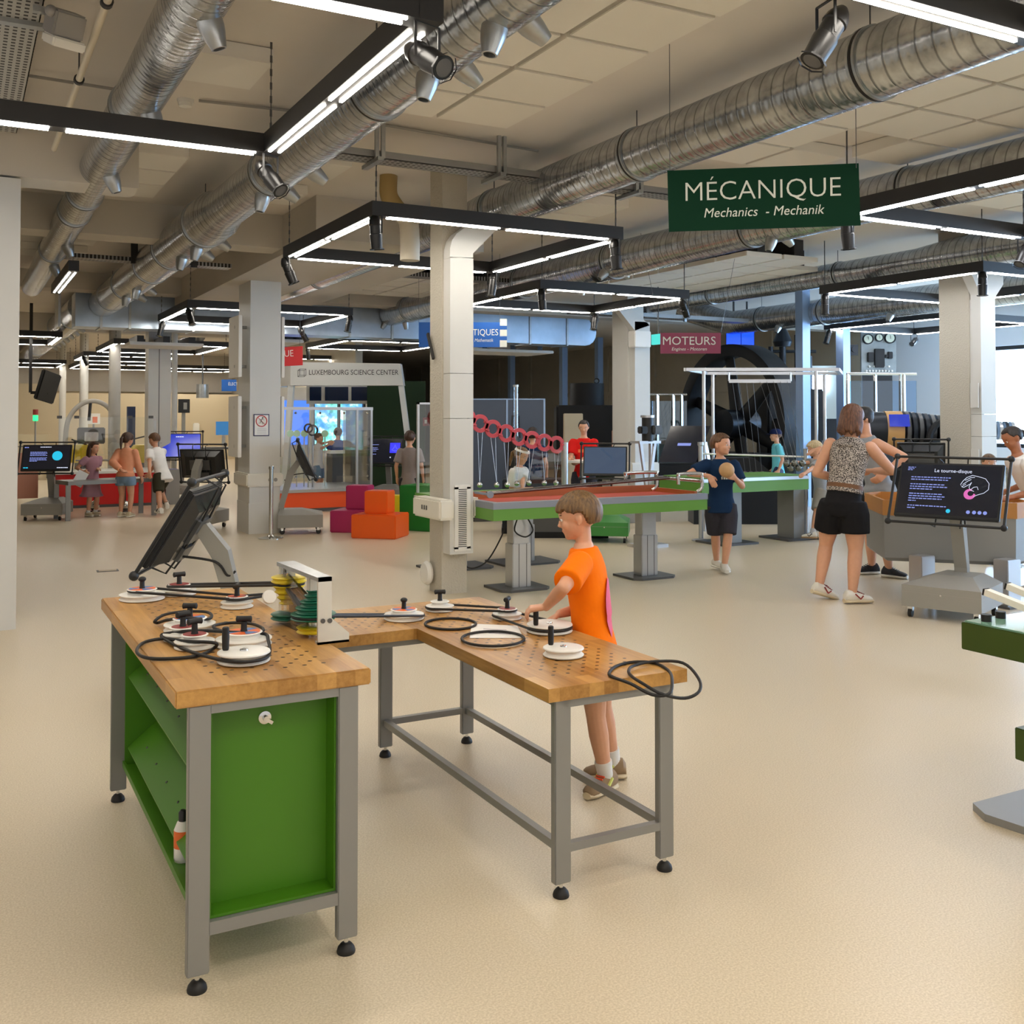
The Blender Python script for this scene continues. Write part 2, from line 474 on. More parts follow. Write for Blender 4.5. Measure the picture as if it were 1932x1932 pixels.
def thing(name, label, cat, loc=(0, 0, 0), rotz=0.0, group=None):
    o = bpy.data.objects.new(name, None); COL.objects.link(o); o.empty_display_size = .1
    o.location = loc; o.rotation_euler = (0, 0, rotz)
    return tag(o, label, cat, group)
def tag(o, label, cat, group=None):
    o['label'] = label; o['category'] = cat
    if group: o['group'] = group
    return o
def struct(name, b, m, smooth=False):
    o = obj(name, b, m, None, smooth); o['kind'] = 'structure'; return o
def dup(o, parent=None, loc=None, rotz=None, label=None, group=None):
    c = o.copy(); COL.objects.link(c)
    if parent is not None: c.parent = parent
    if loc is not None: c.location = loc
    if rotz is not None: c.rotation_euler = (0, 0, rotz)
    if label: c['label'] = label
    if group: c['group'] = group
    for ch in list(o.children): dup(ch, c)
    return c
def text(s, size, m, parent, loc, rot, align='CENTER', ext=.001, shear=0, sx=1, name='lettering'):
    cu = bpy.data.curves.new(name, 'FONT'); cu.body = s; cu.size = size; cu.align_x = align; cu.align_y = 'CENTER'
    cu.offset = -.011 * size if size > .15 else 0; cu.extrude = ext; cu.shear = shear; cu.resolution_u = 3
    o = bpy.data.objects.new(name, cu); COL.objects.link(o); o.parent = parent
    o.location = loc; o.rotation_euler = rot; o.scale = (sx, 1, 1)
    cu.materials.append(MT[m]); return o
def spline(pts, n=8, closed=True):
    out = []; L = len(pts); pts = [V(p) for p in pts]
    rng = range(L) if closed else range(L - 1)
    for i in rng:
        if closed: a, b, c, d = pts[i - 1], pts[i], pts[(i + 1) % L], pts[(i + 2) % L]
        else: a, b, c, d = pts[max(i - 1, 0)], pts[i], pts[i + 1], pts[min(i + 2, L - 1)]
        for k in range(n):
            t = k / n
            out.append(.5 * ((2 * b) + (c - a) * t + (2 * a - 5 * b + 4 * c - d) * t * t + (3 * b - a - 3 * c + d) * t ** 3))
    if not closed: out.append(pts[-1])
    return out
# ================================================================ STRUCTURE
CEIL = 3.9
struct('floor', B().b2(-7, 20, -5, 47, -.1, 0), 'floor')
struct('ceiling', B().b2(-7, 20, -5, 47, CEIL, CEIL + .2), 'ceiling')
struct('wall_left', B().b2(-7, .40, 8.58, 9.1, 0, 3.40), 'white_paint')
struct('wall_side', B().b2(-7.2, -7, 9, 47, 0, CEIL), 'wall_cream')
struct('wall_back', B().b2(-7, 9.5, 46, 46.3, 0, CEIL), 'wall_cream')
struct('wall_back_dark', B().b2(9.5, 20, 46, 46.3, 0, CEIL), 'wall_dark')
# right-hand wall: windows towards the engine bay, dark cladding beyond
def wall_right():
    b = B(); X0, X1 = 19.0, 19.25
    ys = [(-3.0, 1.5), (3.2, 7.6), (8.6, 12.0), (13.1, 15.3)]
    b.b2(X0, X1, -5, 17.6, 3.05, CEIL); b.b2(X0, X1, -5, 17.6, 0, .95)
    p = -5
    for a, c in ys:
        b.b2(X0, X1, p, a, .95, 3.05); p = c
    b.b2(X0, X1, p, 17.6, .95, 3.05)
    struct('wall_right', b, 'wall_white')
    for i, (a, c) in enumerate(ys):
        o = struct('window_%d' % (i + 1), B().b2(X1 - .06, X1 - .04, a, c, .95, 3.05), 'daylight')
        f = B()
        for y in (a + .04, c - .04): f.b2(X0 + .05, X1 - .06, y - .04, y + .04, .95, 3.05)
        for z in (.99, 3.01): f.b2(X0 + .05, X1 - .06, a, c, z - .04, z + .04)
        fo = obj('window_frame', f, 'lamp_black', o)
wall_right()
b = B().b2(19, 19.3, 17.6, 47, 0, CEIL)
y = 18.0
while y < 46:
    b.b2(18.94, 19.0, y, y + .12, 0, CEIL); y += 2.6
b.b2(18.95, 19.0, 17.6, 47, 2.28, 2.40)
struct('wall_engine_bay', b, 'wall_dark')
# partitions in the far left
struct('wall_partition', B().b2(-1.2, 2.5, 33.0, 33.3, 0, 2.55), 'wall_cream')
struct('wall_bulkhead', B().b2(-7, 9.5, 40, 40.2, 2.5, CEIL), 'beam')
struct('wall_far_partition', B().b2(2.6, 9.3, 38.5, 38.8, 0, 2.4), 'wall_cream')
struct('wall_far_side', B().b2(9.3, 9.5, 26, 46, 0, CEIL), 'wall_dark')

# beams and dropped soffits
struct('beam_cross', B().b2(-7, 1.25, 8.6, 9.0, 3.42, CEIL), 'beam')
struct('beam_far', B().b2(-7, 3.25, 11.55, 12.0, 3.52, CEIL), 'beam')
struct('beam_soffit', B().b2(3.25, 5.2, 10.3, 18.2, 3.45, CEIL), 'beam')
struct('beam_back', B().b2(-7, 19, 17.6, 18.1, 3.62, CEIL), 'beam')
struct('beam_deep', B().b2(-7, 12, 25, 25.4, 3.5, CEIL), 'beam')

# ---------------------------------------------------------------- columns
def trunk(name, parts, parent, m='cream_plastic'):
    b = B()
    for p in parts: b.b2(*p, bev=.018)
    return obj(name, b, m, parent)
def column_mid():
    X0, X1, Y0, Y1 = 3.83, 4.08, 8.42, onX(810.6, 1118, 3.83).y
    o = struct('column', B().b2(X0, X1, Y0, Y1, 0, CEIL), 'rough_concrete')
    yf = onX(848.7, 1043, 3.845).y; xr = onY(892.7, 1043, yf).x
    c = B()
    zs = [onY(870, 1046, yf).z, onY(870, 790, yf).z, onY(870, 705, yf).z, onY(870, 486, yf).z]
    for a, d in zip(zs, zs[1:]): c.b2(3.845, xr, yf, Y0, a + .004, d)
    pts = [(848.7, 486), (849.2, 468), (853, 453), (862, 440), (878, 429), (900, 405), (975, 405), (936, 434), (892.7, 478), (892.7, 486)]
    c.slab([onY(x, y, yf) for x, y in pts], (0, Y0 - yf - .01, 0))
    obj('cable_casing', c, 'white_paint', o)
    g = B(); q = onY(872, 977, yf); hw, hh = .060, .275
    for x in (-hw, hw): g.b2(q.x + x - .018, q.x + x + .018, yf - .012, yf, q.z - hh, q.z + hh)
    for z in (-hh, hh): g.b2(q.x - hw - .018, q.x + hw + .018, yf - .012, yf, q.z + z - .018, q.z + z + .018)
    n = 30
    for i in range(n):
        z = q.z - hh + .03 + i * (2 * hh - .06) / (n - 1); g.b2(q.x - hw, q.x + hw, yf - .010, yf - .001, z - .0045, z + .0045)
    gr = obj('vent_grille', g, 'white_plastic', o)
    obj('grille_recess', B().b2(q.x - hw, q.x + hw, yf - .002, yf + .0005, q.z - hh, q.z + hh), 'black', gr)
    za, zb = .685, .865
    tr = trunk('power_trunking', [(3.70, 3.845, yf - .10, Y1 + .10, za, zb), (xr, xr + .085, yf + .02, Y1, za, zb)], o)
    sk = B()
    for i in range(3): sk.b2(3.697, 3.70, yf + .17 + i * .05, yf + .195 + i * .05, .76, .80)
    obj('socket', sk, 'steel_dark', tr)
    pl = B().b2(3.80, 3.83, Y0 + .12, Y0 + .18, 2.05, 2.42); 
    obj('bracket', B().bar((3.80, Y0 + .25, 2.36), (3.80, Y0 + .12, 2.12), .02, .03), 'lamp_black', o)
    # round bell cap on the far side near the floor
    obj('floor_fitting', B().lathe([(.10, 0), (.11, .02), (.09, .05), (.03, .06)], (0, 0, 0), 20, M.Translation((3.80, Y1 - .05, .17)) @ M.Rotation(-pi / 2, 4, 'Y')), 'white_plastic', o, smooth=True)
    return o
column_mid()
def column_left():
    X0, X1, Y0, Y1 = 3.487, 3.908, 13.95, 14.6
    o = struct('column', B().b2(X0, X1, Y0, Y1, 0, 3.5), 'white_paint')
    obj('plinth', B().b2(X0 - .01, X1 + .01, Y0 - .012, Y1, 0, .42), 'white_paint', o)
    za, zb = .64, .82
    tr = trunk('power_trunking', [(X0 - .05, X1 + .03, Y0 - .05, Y1 + .05, za, zb)], o)
    sk = B()
    for i in (0, 1): sk.lathe([(.026, 0), (.026, .006)], (0, 0, 0), 14, M.Translation((X0 + .27 + i * .075, Y0 - .05, .73)) @ M.Rotation(pi / 2, 4, 'X'))
    obj('socket', sk, 'panel_edge', tr)
    for (z0, z1) in ((1.04, 1.87), (2.13, 2.97)):
        for lab, xa, xb in (('left', X0 - .16, X0 - .11), ('right', X1 + .012, X1 + .055)):
            p = thing('acoustic_baffle', '', 'panel', ((xa + xb) / 2, Y0 + .28, z0))
            obj('board', B().b2(xa, xb, Y0 + .0, Y0 + .56, z0, z1, .006), 'panel', p, world=p.location)
            for zz in (z0 + .15, z1 - .15):
              k = B().b2(min(xa, X0) if lab == 'left' else X1 - .01, X0 + .01 if lab == 'left' else xb, Y0 + .2, Y0 + .24, zz - .02, zz + .02)
              obj('bracket', k, 'steel_grey', p, world=p.location)
            tag(p, '%s %s white acoustic panel standing off the pillar with the no-running sign' % ('lower' if z0 < 2 else 'upper', lab), 'panel', 'acoustic panels on the pillar')
    # notice
    q = onY(493, 802, Y0)
    s = thing('notice', 'white no-running notice with dark border on the pillar', 'sign', (q.x, Y0 - .006, q.z))
    obj('border', B().box((0, .002, 0), (.215, .006, .30)), 'sign_dark', s)
    obj('sheet', B().box((0, -.002, 0), (.19, .004, .275)), 'paper', s)
    c = V((0, -.006, .055)); ring = [(c.x + .073 * cos(a * pi / 16), c.y, c.z + .073 * sin(a * pi / 16)) for a in range(32)]
    bb = B().tube(ring, .006, 6, True); bb.bar(c + V((-.052, 0, .052)), c + V((.052, 0, -.052)), .009, .004)
    obj('prohibition_ring', bb, 'sign_scarlet', s)
    f = B().ball(c + V((.016, .001, .043)), (.010, .003, .010))
    for p, q2 in (((.010, .03), (-.008, -.005)), ((.008, .028), (.036, .014)), ((.004, .026), (-.022, .02)), ((-.008, -.005), (.018, -.02)), ((.018, -.02), (.012, -.045)), ((-.008, -.005), (-.02, -.03)), ((-.02, -.03), (-.045, -.03))):
        f.bar(c + V((p[0], .001, p[1])), c + V((q2[0], .001, q2[1])), .011, .003)
    obj('runner', f, 'black', s)
    l = B()
    for i in range(4): l.b2(-.06, .07, -.005, -.004, -.055 - i * .022, -.051 - i * .022)
    obj('small_print', l, 'letter_grey', s)
column_left()
def column_right():
    X0, X1, Y0, Y1 = 10.85, 11.12, 8.35, 8.78
    o = struct('column', B().b2(X0, X1, Y0, Y1, 0, CEIL), 'rough_concrete')
    yf = 8.20; xr = 11.14
    c = B(); zs = [.4, 1.35, 1.62, 3.02]
    for a, d in zip(zs, zs[1:]): c.b2(10.87, xr, yf, Y0, a + .004, d)
    c.slab([V((x, yf, z)) for x, z in ((10.87, 3.02), (10.87, 3.08), (10.72, 3.30), (10.72, 3.42), (11.30, 3.42), (11.30, 3.22), (11.14, 3.05), (11.14, 3.02))], (0, .14, 0))
    obj('cable_casing', c, 'white_paint', o)
    s = B()
    for z0, z1 in ((1.7, 2.0), (.95, 1.2)): s.b2(10.835, 10.85, 8.22, 8.33, z0, z1)
    obj('cover_plate', s, 'white_paint', o)
column_right()
def column_mid_far():
    o = struct('column', B().b2(9.70, 10.02, 13.95, 14.4, 0, CEIL), 'white_paint')
    c = B().b2(9.74, 10.04, 13.8, 13.95, .3, 3.15)
    c.slab([V((x, 13.8, z)) for x, z in ((9.74, 3.0), (9.40, 3.35), (9.55, 3.45), (10.04, 3.1))], (0, .14, 0))
    obj('cable_casing', c, 'white_paint', o)
    trunk('power_trunking', [(9.6, 10.16, 13.7, 14.5, .66, .84)], o)
    obj('junction_box', B().b2(9.60, 9.92, 13.60, 13.79, 2.72, 2.98, .01), 'white_plastic', o)
column_mid_far()
for i, (pa, pb, Y, rnd) in enumerate(((280, 323, 20.7, 0), (324, 335, 21.2, 1), (205, 228, 25.0, 1), (150, 167, 30.6, 1), (112, 125, 36.0, 1))):
    a, c = onY(pa, 700, Y), onY(pb, 700, Y); cx, r = (a.x + c.x) / 2, (c.x - a.x) / 2
    if rnd: struct('column', B().cone((cx, Y, 0), (cx, Y, CEIL), r, seg=24), 'steel_soft' if i == 2 else 'white_paint', True)
    else:
        o = struct('column', B().b2(cx - r, cx + r, Y, Y + .4, 0, CEIL), 'white_paint')
        obj('joint', B().b2(cx - .02, cx - .005, Y - .004, Y, 0, CEIL), 'steel_dark', o)
# slim white-grey engine-bay posts, blue window light put into their colour
for px, Y in ((1063, 26.0), (1130, 25.2), (1515, 13.6), (1591, 13.9), (535, 30.0), (640, 32.0), (965, 30.0)):
    p = onY(px, 700, Y); k = .09
    struct('column', B().b2(p.x - k, p.x + k, Y - k, Y + k, 0, CEIL), 'steel_blue')

# ================================================================ CEILING FITTINGS
G = 'square acoustic panels under the ceiling'
def panels(xs, ys, skip, label, z=3.80, sz=.588):
    for i, x in enumerate(xs):
        for j, y in enumerate(ys):
            if (i, j) in skip: continue
            low = z < 3.75
            p = obj('acoustic_baffle', B().b2(x, x + sz, y, y + sz, z, z + .06 if low else CEIL - .004, .004), 'panel')
            if low: obj('spacer', B().box((x + sz / 2, y + sz / 2, (z + .06 + CEIL) / 2), (.16, .5, CEIL - z - .06)), 'lamp_black', p)
            tag(p, label, 'panel', label.split(' hung')[0].replace('single ', '') + 's ' + label.split(' hung')[1])
yy = lambda a, n, p=.625: [a + p * k for k in range(n)]
panels([2.46, 3.085], yy(2.55, 7), (), 'square white acoustic panel hung between the two nearest ducts')
panels([5.42, 6.045, 6.67], yy(2.55, 7), ((1, 5), (2, 6)), 'square white acoustic panel hung over the green hanging sign')
panels([7.9, 8.525, 9.15, 9.775], yy(4.0, 5), ((0, 3), (1, 1), (3, 0)), 'square white acoustic panel hung at the upper right between ducts')
panels([1.12], yy(6.3, 1), (), 'single square acoustic panel hung left beside the chain')
panels([1.12], yy(8.95, 3), (), 'square acoustic panel hung behind the near left lamp frame')
panels([2.45], (8.6, 9.9), (), 'square acoustic panel hung beyond the perforated tray')
panels([8.7, 9.325, 9.95], yy(9.9, 6), ((2, 0),), 'square white acoustic panel hung in the long raft behind the green sign', 3.62)
panels([5.6, 6.225, 6.85], yy(14.0, 4), (), 'square white acoustic panel hung near the far ducts', 3.66)
panels([5.0, 5.625], yy(8.9, 2), (), 'square white acoustic panel hung right of the tall pillar')
panels([.3, .925], yy(13.0, 4), ((1, 2),), 'square acoustic panel hung over the short double lamp')
def raft(px0, px1, y, Y, label):
    a, c = onY(px0, y, Y), onY(px1, y, Y)
    r = thing('acoustic_raft', label, 'panel', ((a.x + c.x) / 2, Y + .6, a.z))
    obj('board', B().box((0, 0, .03), (c.x - a.x, 1.2, .06), None, .01), 'panel', r)
    h = B()
    for s in (-.35, 0, .35): h.box((s * (c.x - a.x), 0, .12), (.12, 1.0, .12))
    obj('hanger', h, 'lamp_black', r)
    obj('hanger_rod', B().cone((0, 0, .18), (0, 0, CEIL - a.z), .012, seg=6), 'steel_dark', r)
raft(245, 385, 650, 19.6, 'wide white acoustic raft below the sheet-metal duct')
raft(895, 1045, 662, 19.6, 'white acoustic raft under the bluish sheet-metal duct')
raft(525, 575, 645, 19.6, 'small white acoustic raft behind the red hanging sign')

# ---------------------------------------------------------------- ducts
def duct(label, X, Z, r, y0, y1, collars=(), nozzles=(), sections=None, name='ventilation_duct', m='duct'):
    d = thing(name, label, 'duct', (X, y0, Z))
    secs = sections or [(y0, r), (y1, r)]
    pts = [(V((0, y - y0, 0)), q) for y, q in secs]
    obj('duct_body', B().rings(pts, 40), m, d, smooth=True)
    rad = lambda y: next((a[1] + (b_[1] - a[1]) * (y - a[0]) / max(1e-6, b_[0] - a[0]) for a, b_ in zip(secs, secs[1:]) if a[0] <= y <= b_[0]), r)
    for y in collars:
        q = rad(y)
        c = B().lathe([(q - .01, -.03), (q + .012, -.03), (q + .012, -.012), (q + .004, -.008), (q + .004, .008), (q + .012, .012), (q + .012, .03), (q - .01, .03)], (0, 0, 0), 40, M.Translation((0, y - y0, 0)) @ M.Rotation(-pi / 2, 4, 'X'))
        co = obj('collar', c, 'galv', d, smooth=True)
        obj('seal', B().lathe([(q - .01, -.009), (q + .0125, -.009), (q + .0125, .009), (q - .01, .009)], (0, 0, 0), 40, M.Translation((0, y - y0, 0)) @ M.Rotation(-pi / 2, 4, 'X')), 'rubber', co, smooth=True)
        obj('hanger_rod', B().cone((0, y - y0 + .04, q), (0, y - y0 + .04, CEIL - Z), .005, seg=6), 'steel_dark', d)
    for (y, sd, an) in nozzles:
        q = rad(y); dr = V((sd * sin(radians(an)), 0, -cos(radians(an))))
        p = V((0, y - y0, 0)) + dr * (q - .02)
        obj('nozzle', B().rings([(p, .062), (p + dr * .04, .060), (p + dr * .07, .055), (p + dr * .14, .036), (p + dr * .141, .028), (p + dr * .09, .03)], 18), 'galv', d, smooth=True)
    return d
yz = lambda x, y, Z: onz(x, y, Z).y
Z1 = 3.55
duct('leftmost spiral ventilation duct with downward nozzles beside the thin white pipe', .955, Z1, .145, 1.5, 17.0,
     [yz(210, 195, Z1), yz(105, 395, Z1), yz(118, 360, Z1), yz(85, 470, Z1)],
     [(yz(x, y, Z1 - .12), 1, 20) for x, y in ((410, 40), (283, 212), (205, 330), (132, 462), (97, 500))])
Z2 = 3.5
duct('large spiral duct running beside the nearest lamp frame to the plenum', 2.13, Z2, .17, 1.5, 18.4,
     [yz(728, 170, Z2), yz(520, 325, Z2), yz(375, 420, Z2), yz(330, 470, Z2), yz(290, 500, Z2), yz(240, 535, Z2), 17.2],
     [(yz(x, y, Z2 - .1), 1, 55) for x, y in ((993, 42), (870, 128), (605, 325), (552, 360), (432, 452), (399, 472), (308, 543), (288, 555))] +
     [(yz(x, y, Z2 - .1), -1, 12) for x, y in ((900, 20), (775, 115), (478, 352), (362, 445), (335, 466), (250, 530), (232, 545))],
     [(1.5, .17), (9.0, .18), (9.5, .185), (9.8, .232), (18.4, .232)])
Z3 = 3.56
duct('long bright spiral duct passing between the tall pillar and the green sign', 4.47, Z3, .195, 1.2, 17.0,
     [yz(1610, 110, Z3), yz(1168, 285, Z3), yz(888, 390, Z3), 11.5, 14.0], [],
     [(1.2, .195), (4.2, .2), (8.8, .185), (9.2, .16), (17.0, .15)])
Z4 = 3.57
duct('spiral duct with nozzles passing behind the green hanging sign', 7.3, Z4, .222, 2.0, 18.4,
     [yz(1660, 350, Z4), yz(1420, 430, Z4), yz(1145, 490, Z4), yz(965, 530, Z4), 17.4],
     [(yz(x, y, Z4 - .15), s, a) for x, y, s, a in ((1401, 440, -1, 20), (1458, 448, 1, 50), (1087, 526, -1, 20), (1131, 532, 1, 10), (1144, 512, -1, 45), (1192, 520, 1, 60), (780, 602, 1, 10), (745, 607, -1, 30))],
     [(2.0, .21), (8, .2), (11, .235), (18.4, .235)])
Z5 = 3.57
duct('slim spiral duct widening towards the window side', 10.72, Z5, .17, 2.0, 15.5,
     [yz(1570, 515, Z5), yz(1345, 555, Z5)], [],
     [(2.0, .215), (8.4, .215), (9.0, .16), (15.5, .155)])
d6 = duct('far spiral duct with an elbow beside the blue monitors', 13.5, 3.45, .23, 4.0, 15.6,
     [yz(1590, 590, 3.45), yz(1405, 600, 3.45)], [(yz(x, y, 3.3), -1, 30) for x, y in ((1465, 612), (1517, 606), (1700, 590))])
obj('elbow', B().tube([(0, 11.5, 0), (0, 11.8, 0), (-.12, 12.1, .08), (-.35, 12.4, .22), (-.6, 12.7, .34)], .23, 24), 'duct_s', d6, smooth=True)
d7 = duct('big spiral duct continuing into the far left of the hall', 2.0, 3.60, .27, 20.2, 40, [22, 25, 28, 32], [(23 + 1.1 * k, 1, 50) for k in range(7)])
d8 = duct('far left spiral duct over the yellow chairs', 5.2, 3.62, .2, 26, 38, [28, 31, 34], [])
def plenum():
    a = thing('sheet_metal_duct', 'long rectangular sheet-metal duct hung across the hall', 'duct', (0, 18.45, 3.1))
    x = 1.7
    b = B().b2(1.7, 11.6, 0, .62, 0, .57)
    obj('duct_body', b, 'galv_sheet', a)
    for px in (112, 191, 245, 365, 660, 740, 890, 1000, 1070): 
        q = onY(px, 600, 18.45).x; obj('flange', B().b2(q - .02, q + .02, -.02, .64, -.02, .59), 'galv', a)
        obj('hanger_rod', B().cone((q, .3, .58), (q, .3, .82), .012, seg=6), 'steel_dark', a)
    n = 8; pr = [(11.6, 0), (11.6, .57)] + [(11.75 + .28 * sin(pi * k / n), .285 + .285 * cos(pi * k / n)) for k in range(n + 1)]
    obj('rounded_end', B().slab([V((p[0], .02, p[1])) for p in pr], (0, .58, 0)), 'galv_sheet', a)
plenum()

# ---------------------------------------------------------------- LED frames
CORNERS = []
def frame(label, x0, x1, y0, y1, z=3.2, sides='LRNF', m='led', chains=True, dbl=True):
    w_, h_ = .108, .115
    f = thing('lamp_frame', label, 'ceiling light', ((x0 + x1) / 2, (y0 + y1) / 2, z), 0, 'rectangular lamp frames hung from the ceiling')
    hx, hy = (x1 - x0) / 2, (y1 - y0) / 2
    for u in (x0 + .05, x1 - .05):
        for v in (y0 + .05, y1 - .05): CORNERS.append((u, v, z))
    S4 = {'L': ((-hx + w_ / 2, -hy), (-hx + w_ / 2, hy)), 'R': ((hx - w_ / 2, -hy), (hx - w_ / 2, hy)), 'N': ((-hx, -hy + w_ / 2), (hx, -hy + w_ / 2)), 'F': ((-hx, hy - w_ / 2), (hx, hy - w_ / 2))}
    for k in sides:
        (ax, ay), (bx, by) = S4[k]; vert = k in 'LR'
        e = w_ * .98 if not vert else 0
        if vert: bb = B().b2(ax - w_ / 2, ax + w_ / 2, ay, by, 0, h_)
        else: bb = B().b2(ax + e, bx - e, ay - w_ / 2, ay + w_ / 2, 0, h_)
        bar = obj('bar', bb, 'lamp_black', f)
        L = (by - ay) if vert else (bx - ax); st = .15; gap = .09; l = (L - 2 * st - gap) / 2
        for s in (0, 1):
            u0 = -L / 2 + st + s * (l + gap); u1 = u0 + l; q = B()
            for o_ in ((-.029, .029) if dbl else (0,)):
                if vert: q.b2(ax + o_ - .008, ax + o_ + .008, u0, u1, -.006, .004)
                else: q.b2(u0, u1, ay + o_ - .008, ay + o_ + .008, -.006, .004)
            obj('light_strip', q, m, bar)
    if chains:
        for sx in (-1, 1):
            for sy in (-1, 1):
                if ('L' if sx < 0 else 'R') not in sides and ('N' if sy < 0 else 'F') not in sides: continue
                q = B(); n = 14; top = CEIL - z
                for i in range(n):
                    za = h_ + (top - h_) * i / n; zb = h_ + (top - h_) * (i + 1) / n
                    q.box((sx * (hx - .05), sy * (hy - .05), (za + zb) / 2), (.014 if i % 2 else .004, .004 if i % 2 else .014, (zb - za) * 1.05))
                obj('chain', q, 'steel_dark', f)
    return f
frame('nearest lamp frame crossing the two left ducts', -.78, 1.72, 3.77, 6.26)
frame('square lamp frame around the tall middle pillar', 2.88, 5.29, 7.67, 10.22)
frame('square lamp frame beyond the tall pillar right of it', 6.40, 8.74, 11.1, 13.45)
frame('lamp frame around the pillar with the no-running sign', 2.95, 5.5, 15.5, 18.05)
frame('near lamp frame cut off by the top edge right of the big duct', 1.7, 4.1, .38, 2.82)
frame('lamp frame behind the right edge of the green sign', 6.20, 8.50, 3.5, 5.97, m='led_cool')
frame('lamp frame touching the right pillar', 9.93, 12.35, 7.45, 9.9, m='led_cool')
frame('far right lamp frame below the elbowed duct', 14.1, 16.5, 11.3, 13.95, m='led_cool')
frame('lamp frame at the right edge beside the window', 14.4, 16.8, 7.5, 9.9, m='led_cool')
frame('short double lamp hung alone under the left duct', 1.05, 1.145, 12.2, 14.6, sides='L')
frame('lamp frame cut by the left wall in the distance', -.7, 1.85, 22.6, 25.3)
frame('far lamp frame below the wide acoustic raft', 3.0, 5.5, 24.0, 27.4)
frame('far lamp frame over the yellow chairs', 3.25, 6.0, 34, 37.5, dbl=False)
frame('lamp frame above the white portal with lettering', 7.2, 9.7, 20.7, 23.6)
frame('distant lamp frame behind the white portal', 7.6, 10.0, 28, 31)
frame('small distant lamp frame left of the blue sign', 6.2, 8.6, 35.5, 38)
frame('distant lamp frame behind the round pillars', .4, 2.9, 34, 37.0, dbl=False)
frame('distant lamp frame low above the glass screen', 2.9, 5.3, 29.2, 31.9)
frame('farthest lamp frame at the back of the hall', 3.4, 6.2, 41, 44, dbl=False)
# frames that continue the grid behind the photographer
frame('lamp frame above and behind the viewpoint', -1.3, 1.1, -1.8, .6)
frame('lamp frame above right behind the viewpoint', 4.6, 7.0, -1.6, .8)

# ---------------------------------------------------------------- spotlights
SPOT = None
def spotlight(label, p, aim):
    """p: point under the frame; aim: direction the can points"""
    s = thing('spotlight', label, 'spotlight', p, 0, 'black spotlights hung under the lamp frames')
    d = V(aim).normalized(); c = V((0, 0, -.14))
    x = d.cross(UP); x = V((1, 0, 0)) if x.length < .05 else x.normalized()
    y = B()
    for sg in (-1, 1):
        y.bar(x * sg * .062, c + x * sg * .062, .012, .006)
    y.bar(x * -.062, x * .062, .012, .006)
    obj('yoke', y, 'lamp_black', s)
    a = c - d * .10; e = c + d * .12
    obj('can', B().rings([(a - d * .05, .02), (a - d * .03, .035), (a, .048), (a + d * .03, .052), (a + d * .035, .046), (a + d * .1, .046), (a + d * .105, .052), (a + d * .12, .052), (e, .046), (e, .05)], 20), 'black_can', s, smooth=True)
    obj('lens', B().rings([(e - d * .004, .040), (e + d * .002, .038)], 16), 'lens_glass', s)
    obj('colour_frame', B().rings([(e, .062), (e + d * .008, .062)], 8, False), 'black', s)
def sp(px, py, z, lab, aim): spotlight(lab, onz(px, py, z) , aim)
for px, py, z, lab, aim in (
    (778, 48, 3.2, 'black spotlight under the nearest lamp frame beside the big duct', (.2, -.7, -.45)),
    (497, 292, 3.2, 'black spotlight at the far corner of the nearest lamp frame', (.35, -.55, -.7)),
    (708, 410, 3.2, 'dark spotlight at the near left corner of the pillar frame', (.1, .05, -1)),
    (536, 489, 3.2, 'spotlight at the far left corner of the pillar frame', (.4, -.1, -1)),
    (1172, 450, 3.2, 'spotlight at the near right corner of the pillar frame', (.1, 0, -1)),
    (940, 516, 3.2, 'spotlight at the far right corner of the pillar frame', (-.2, -.1, -1)),
    (1016, 548, 3.2, 'spotlight at the near left corner of the second square frame', (.1, 0, -1)),
    (1123, 592, 3.2, 'spotlight at the far right corner of the second square frame', (-.25, -.2, -1)),
    (1296, 563, 3.2, 'spotlight at the near right corner of the second square frame', (.6, .3, -.8)),
    (358, 584, 3.2, 'spotlight at the near left corner of the sign pillar frame', (.1, -.2, -.5)),
    (298, 608, 3.2, 'spotlight at the far left corner of the sign pillar frame', (-.2, -.1, -.8)),
    (674, 594, 3.2, 'spotlight at the near right corner of the sign pillar frame', (-.2, 0, -1)),
    (573, 618, 3.2, 'spotlight at the far right corner of the sign pillar frame', (.6, .0, -1)),
    (1558, 5, 3.25, 'black spotlight at the top edge of the picture', (-.5, .1, -.8)),
    (1555, 424, 3.2, 'spotlight hanging just below the green sign', (.1, 0, -1)),
    (1900, 456, 3.2, 'spotlight on the frame corner at the upper right', (-.5, 0, -.7)),
    (1850, 510, 3.2, 'spotlight in front of the right pillar top', (0, 0, -1)),
    (1553, 556, 3.2, 'spotlight on the left end of the right pillar frame', (0, 0, -1)),
    (1553, 626, 3.2, 'spotlight on the left corner of the far right frame', (-.4, 0, -1)),
    (1765, 595, 3.2, 'spotlight on the near corner of the far right frame', (0, 0, -1)),
    (1734, 632, 3.2, 'spotlight on the far corner of the far right frame', (-.7, -.2, -.4)),
    (590, 664, 3.2, 'spotlight under the frame above the white portal', (.1, 0, -1)),
    (182, 668, 3.2, 'distant spotlight under the far lamp frame', (.3, 0, -.6))):
    q = onz(px, py, z)
    near = min(CORNERS, key=lambda c: (V(c) - q).length)
    if (V(near) - q).length < (.6 if q.y < 15 else 1.6): q = V(near)
    q.z = z
    spotlight(lab, q, aim)

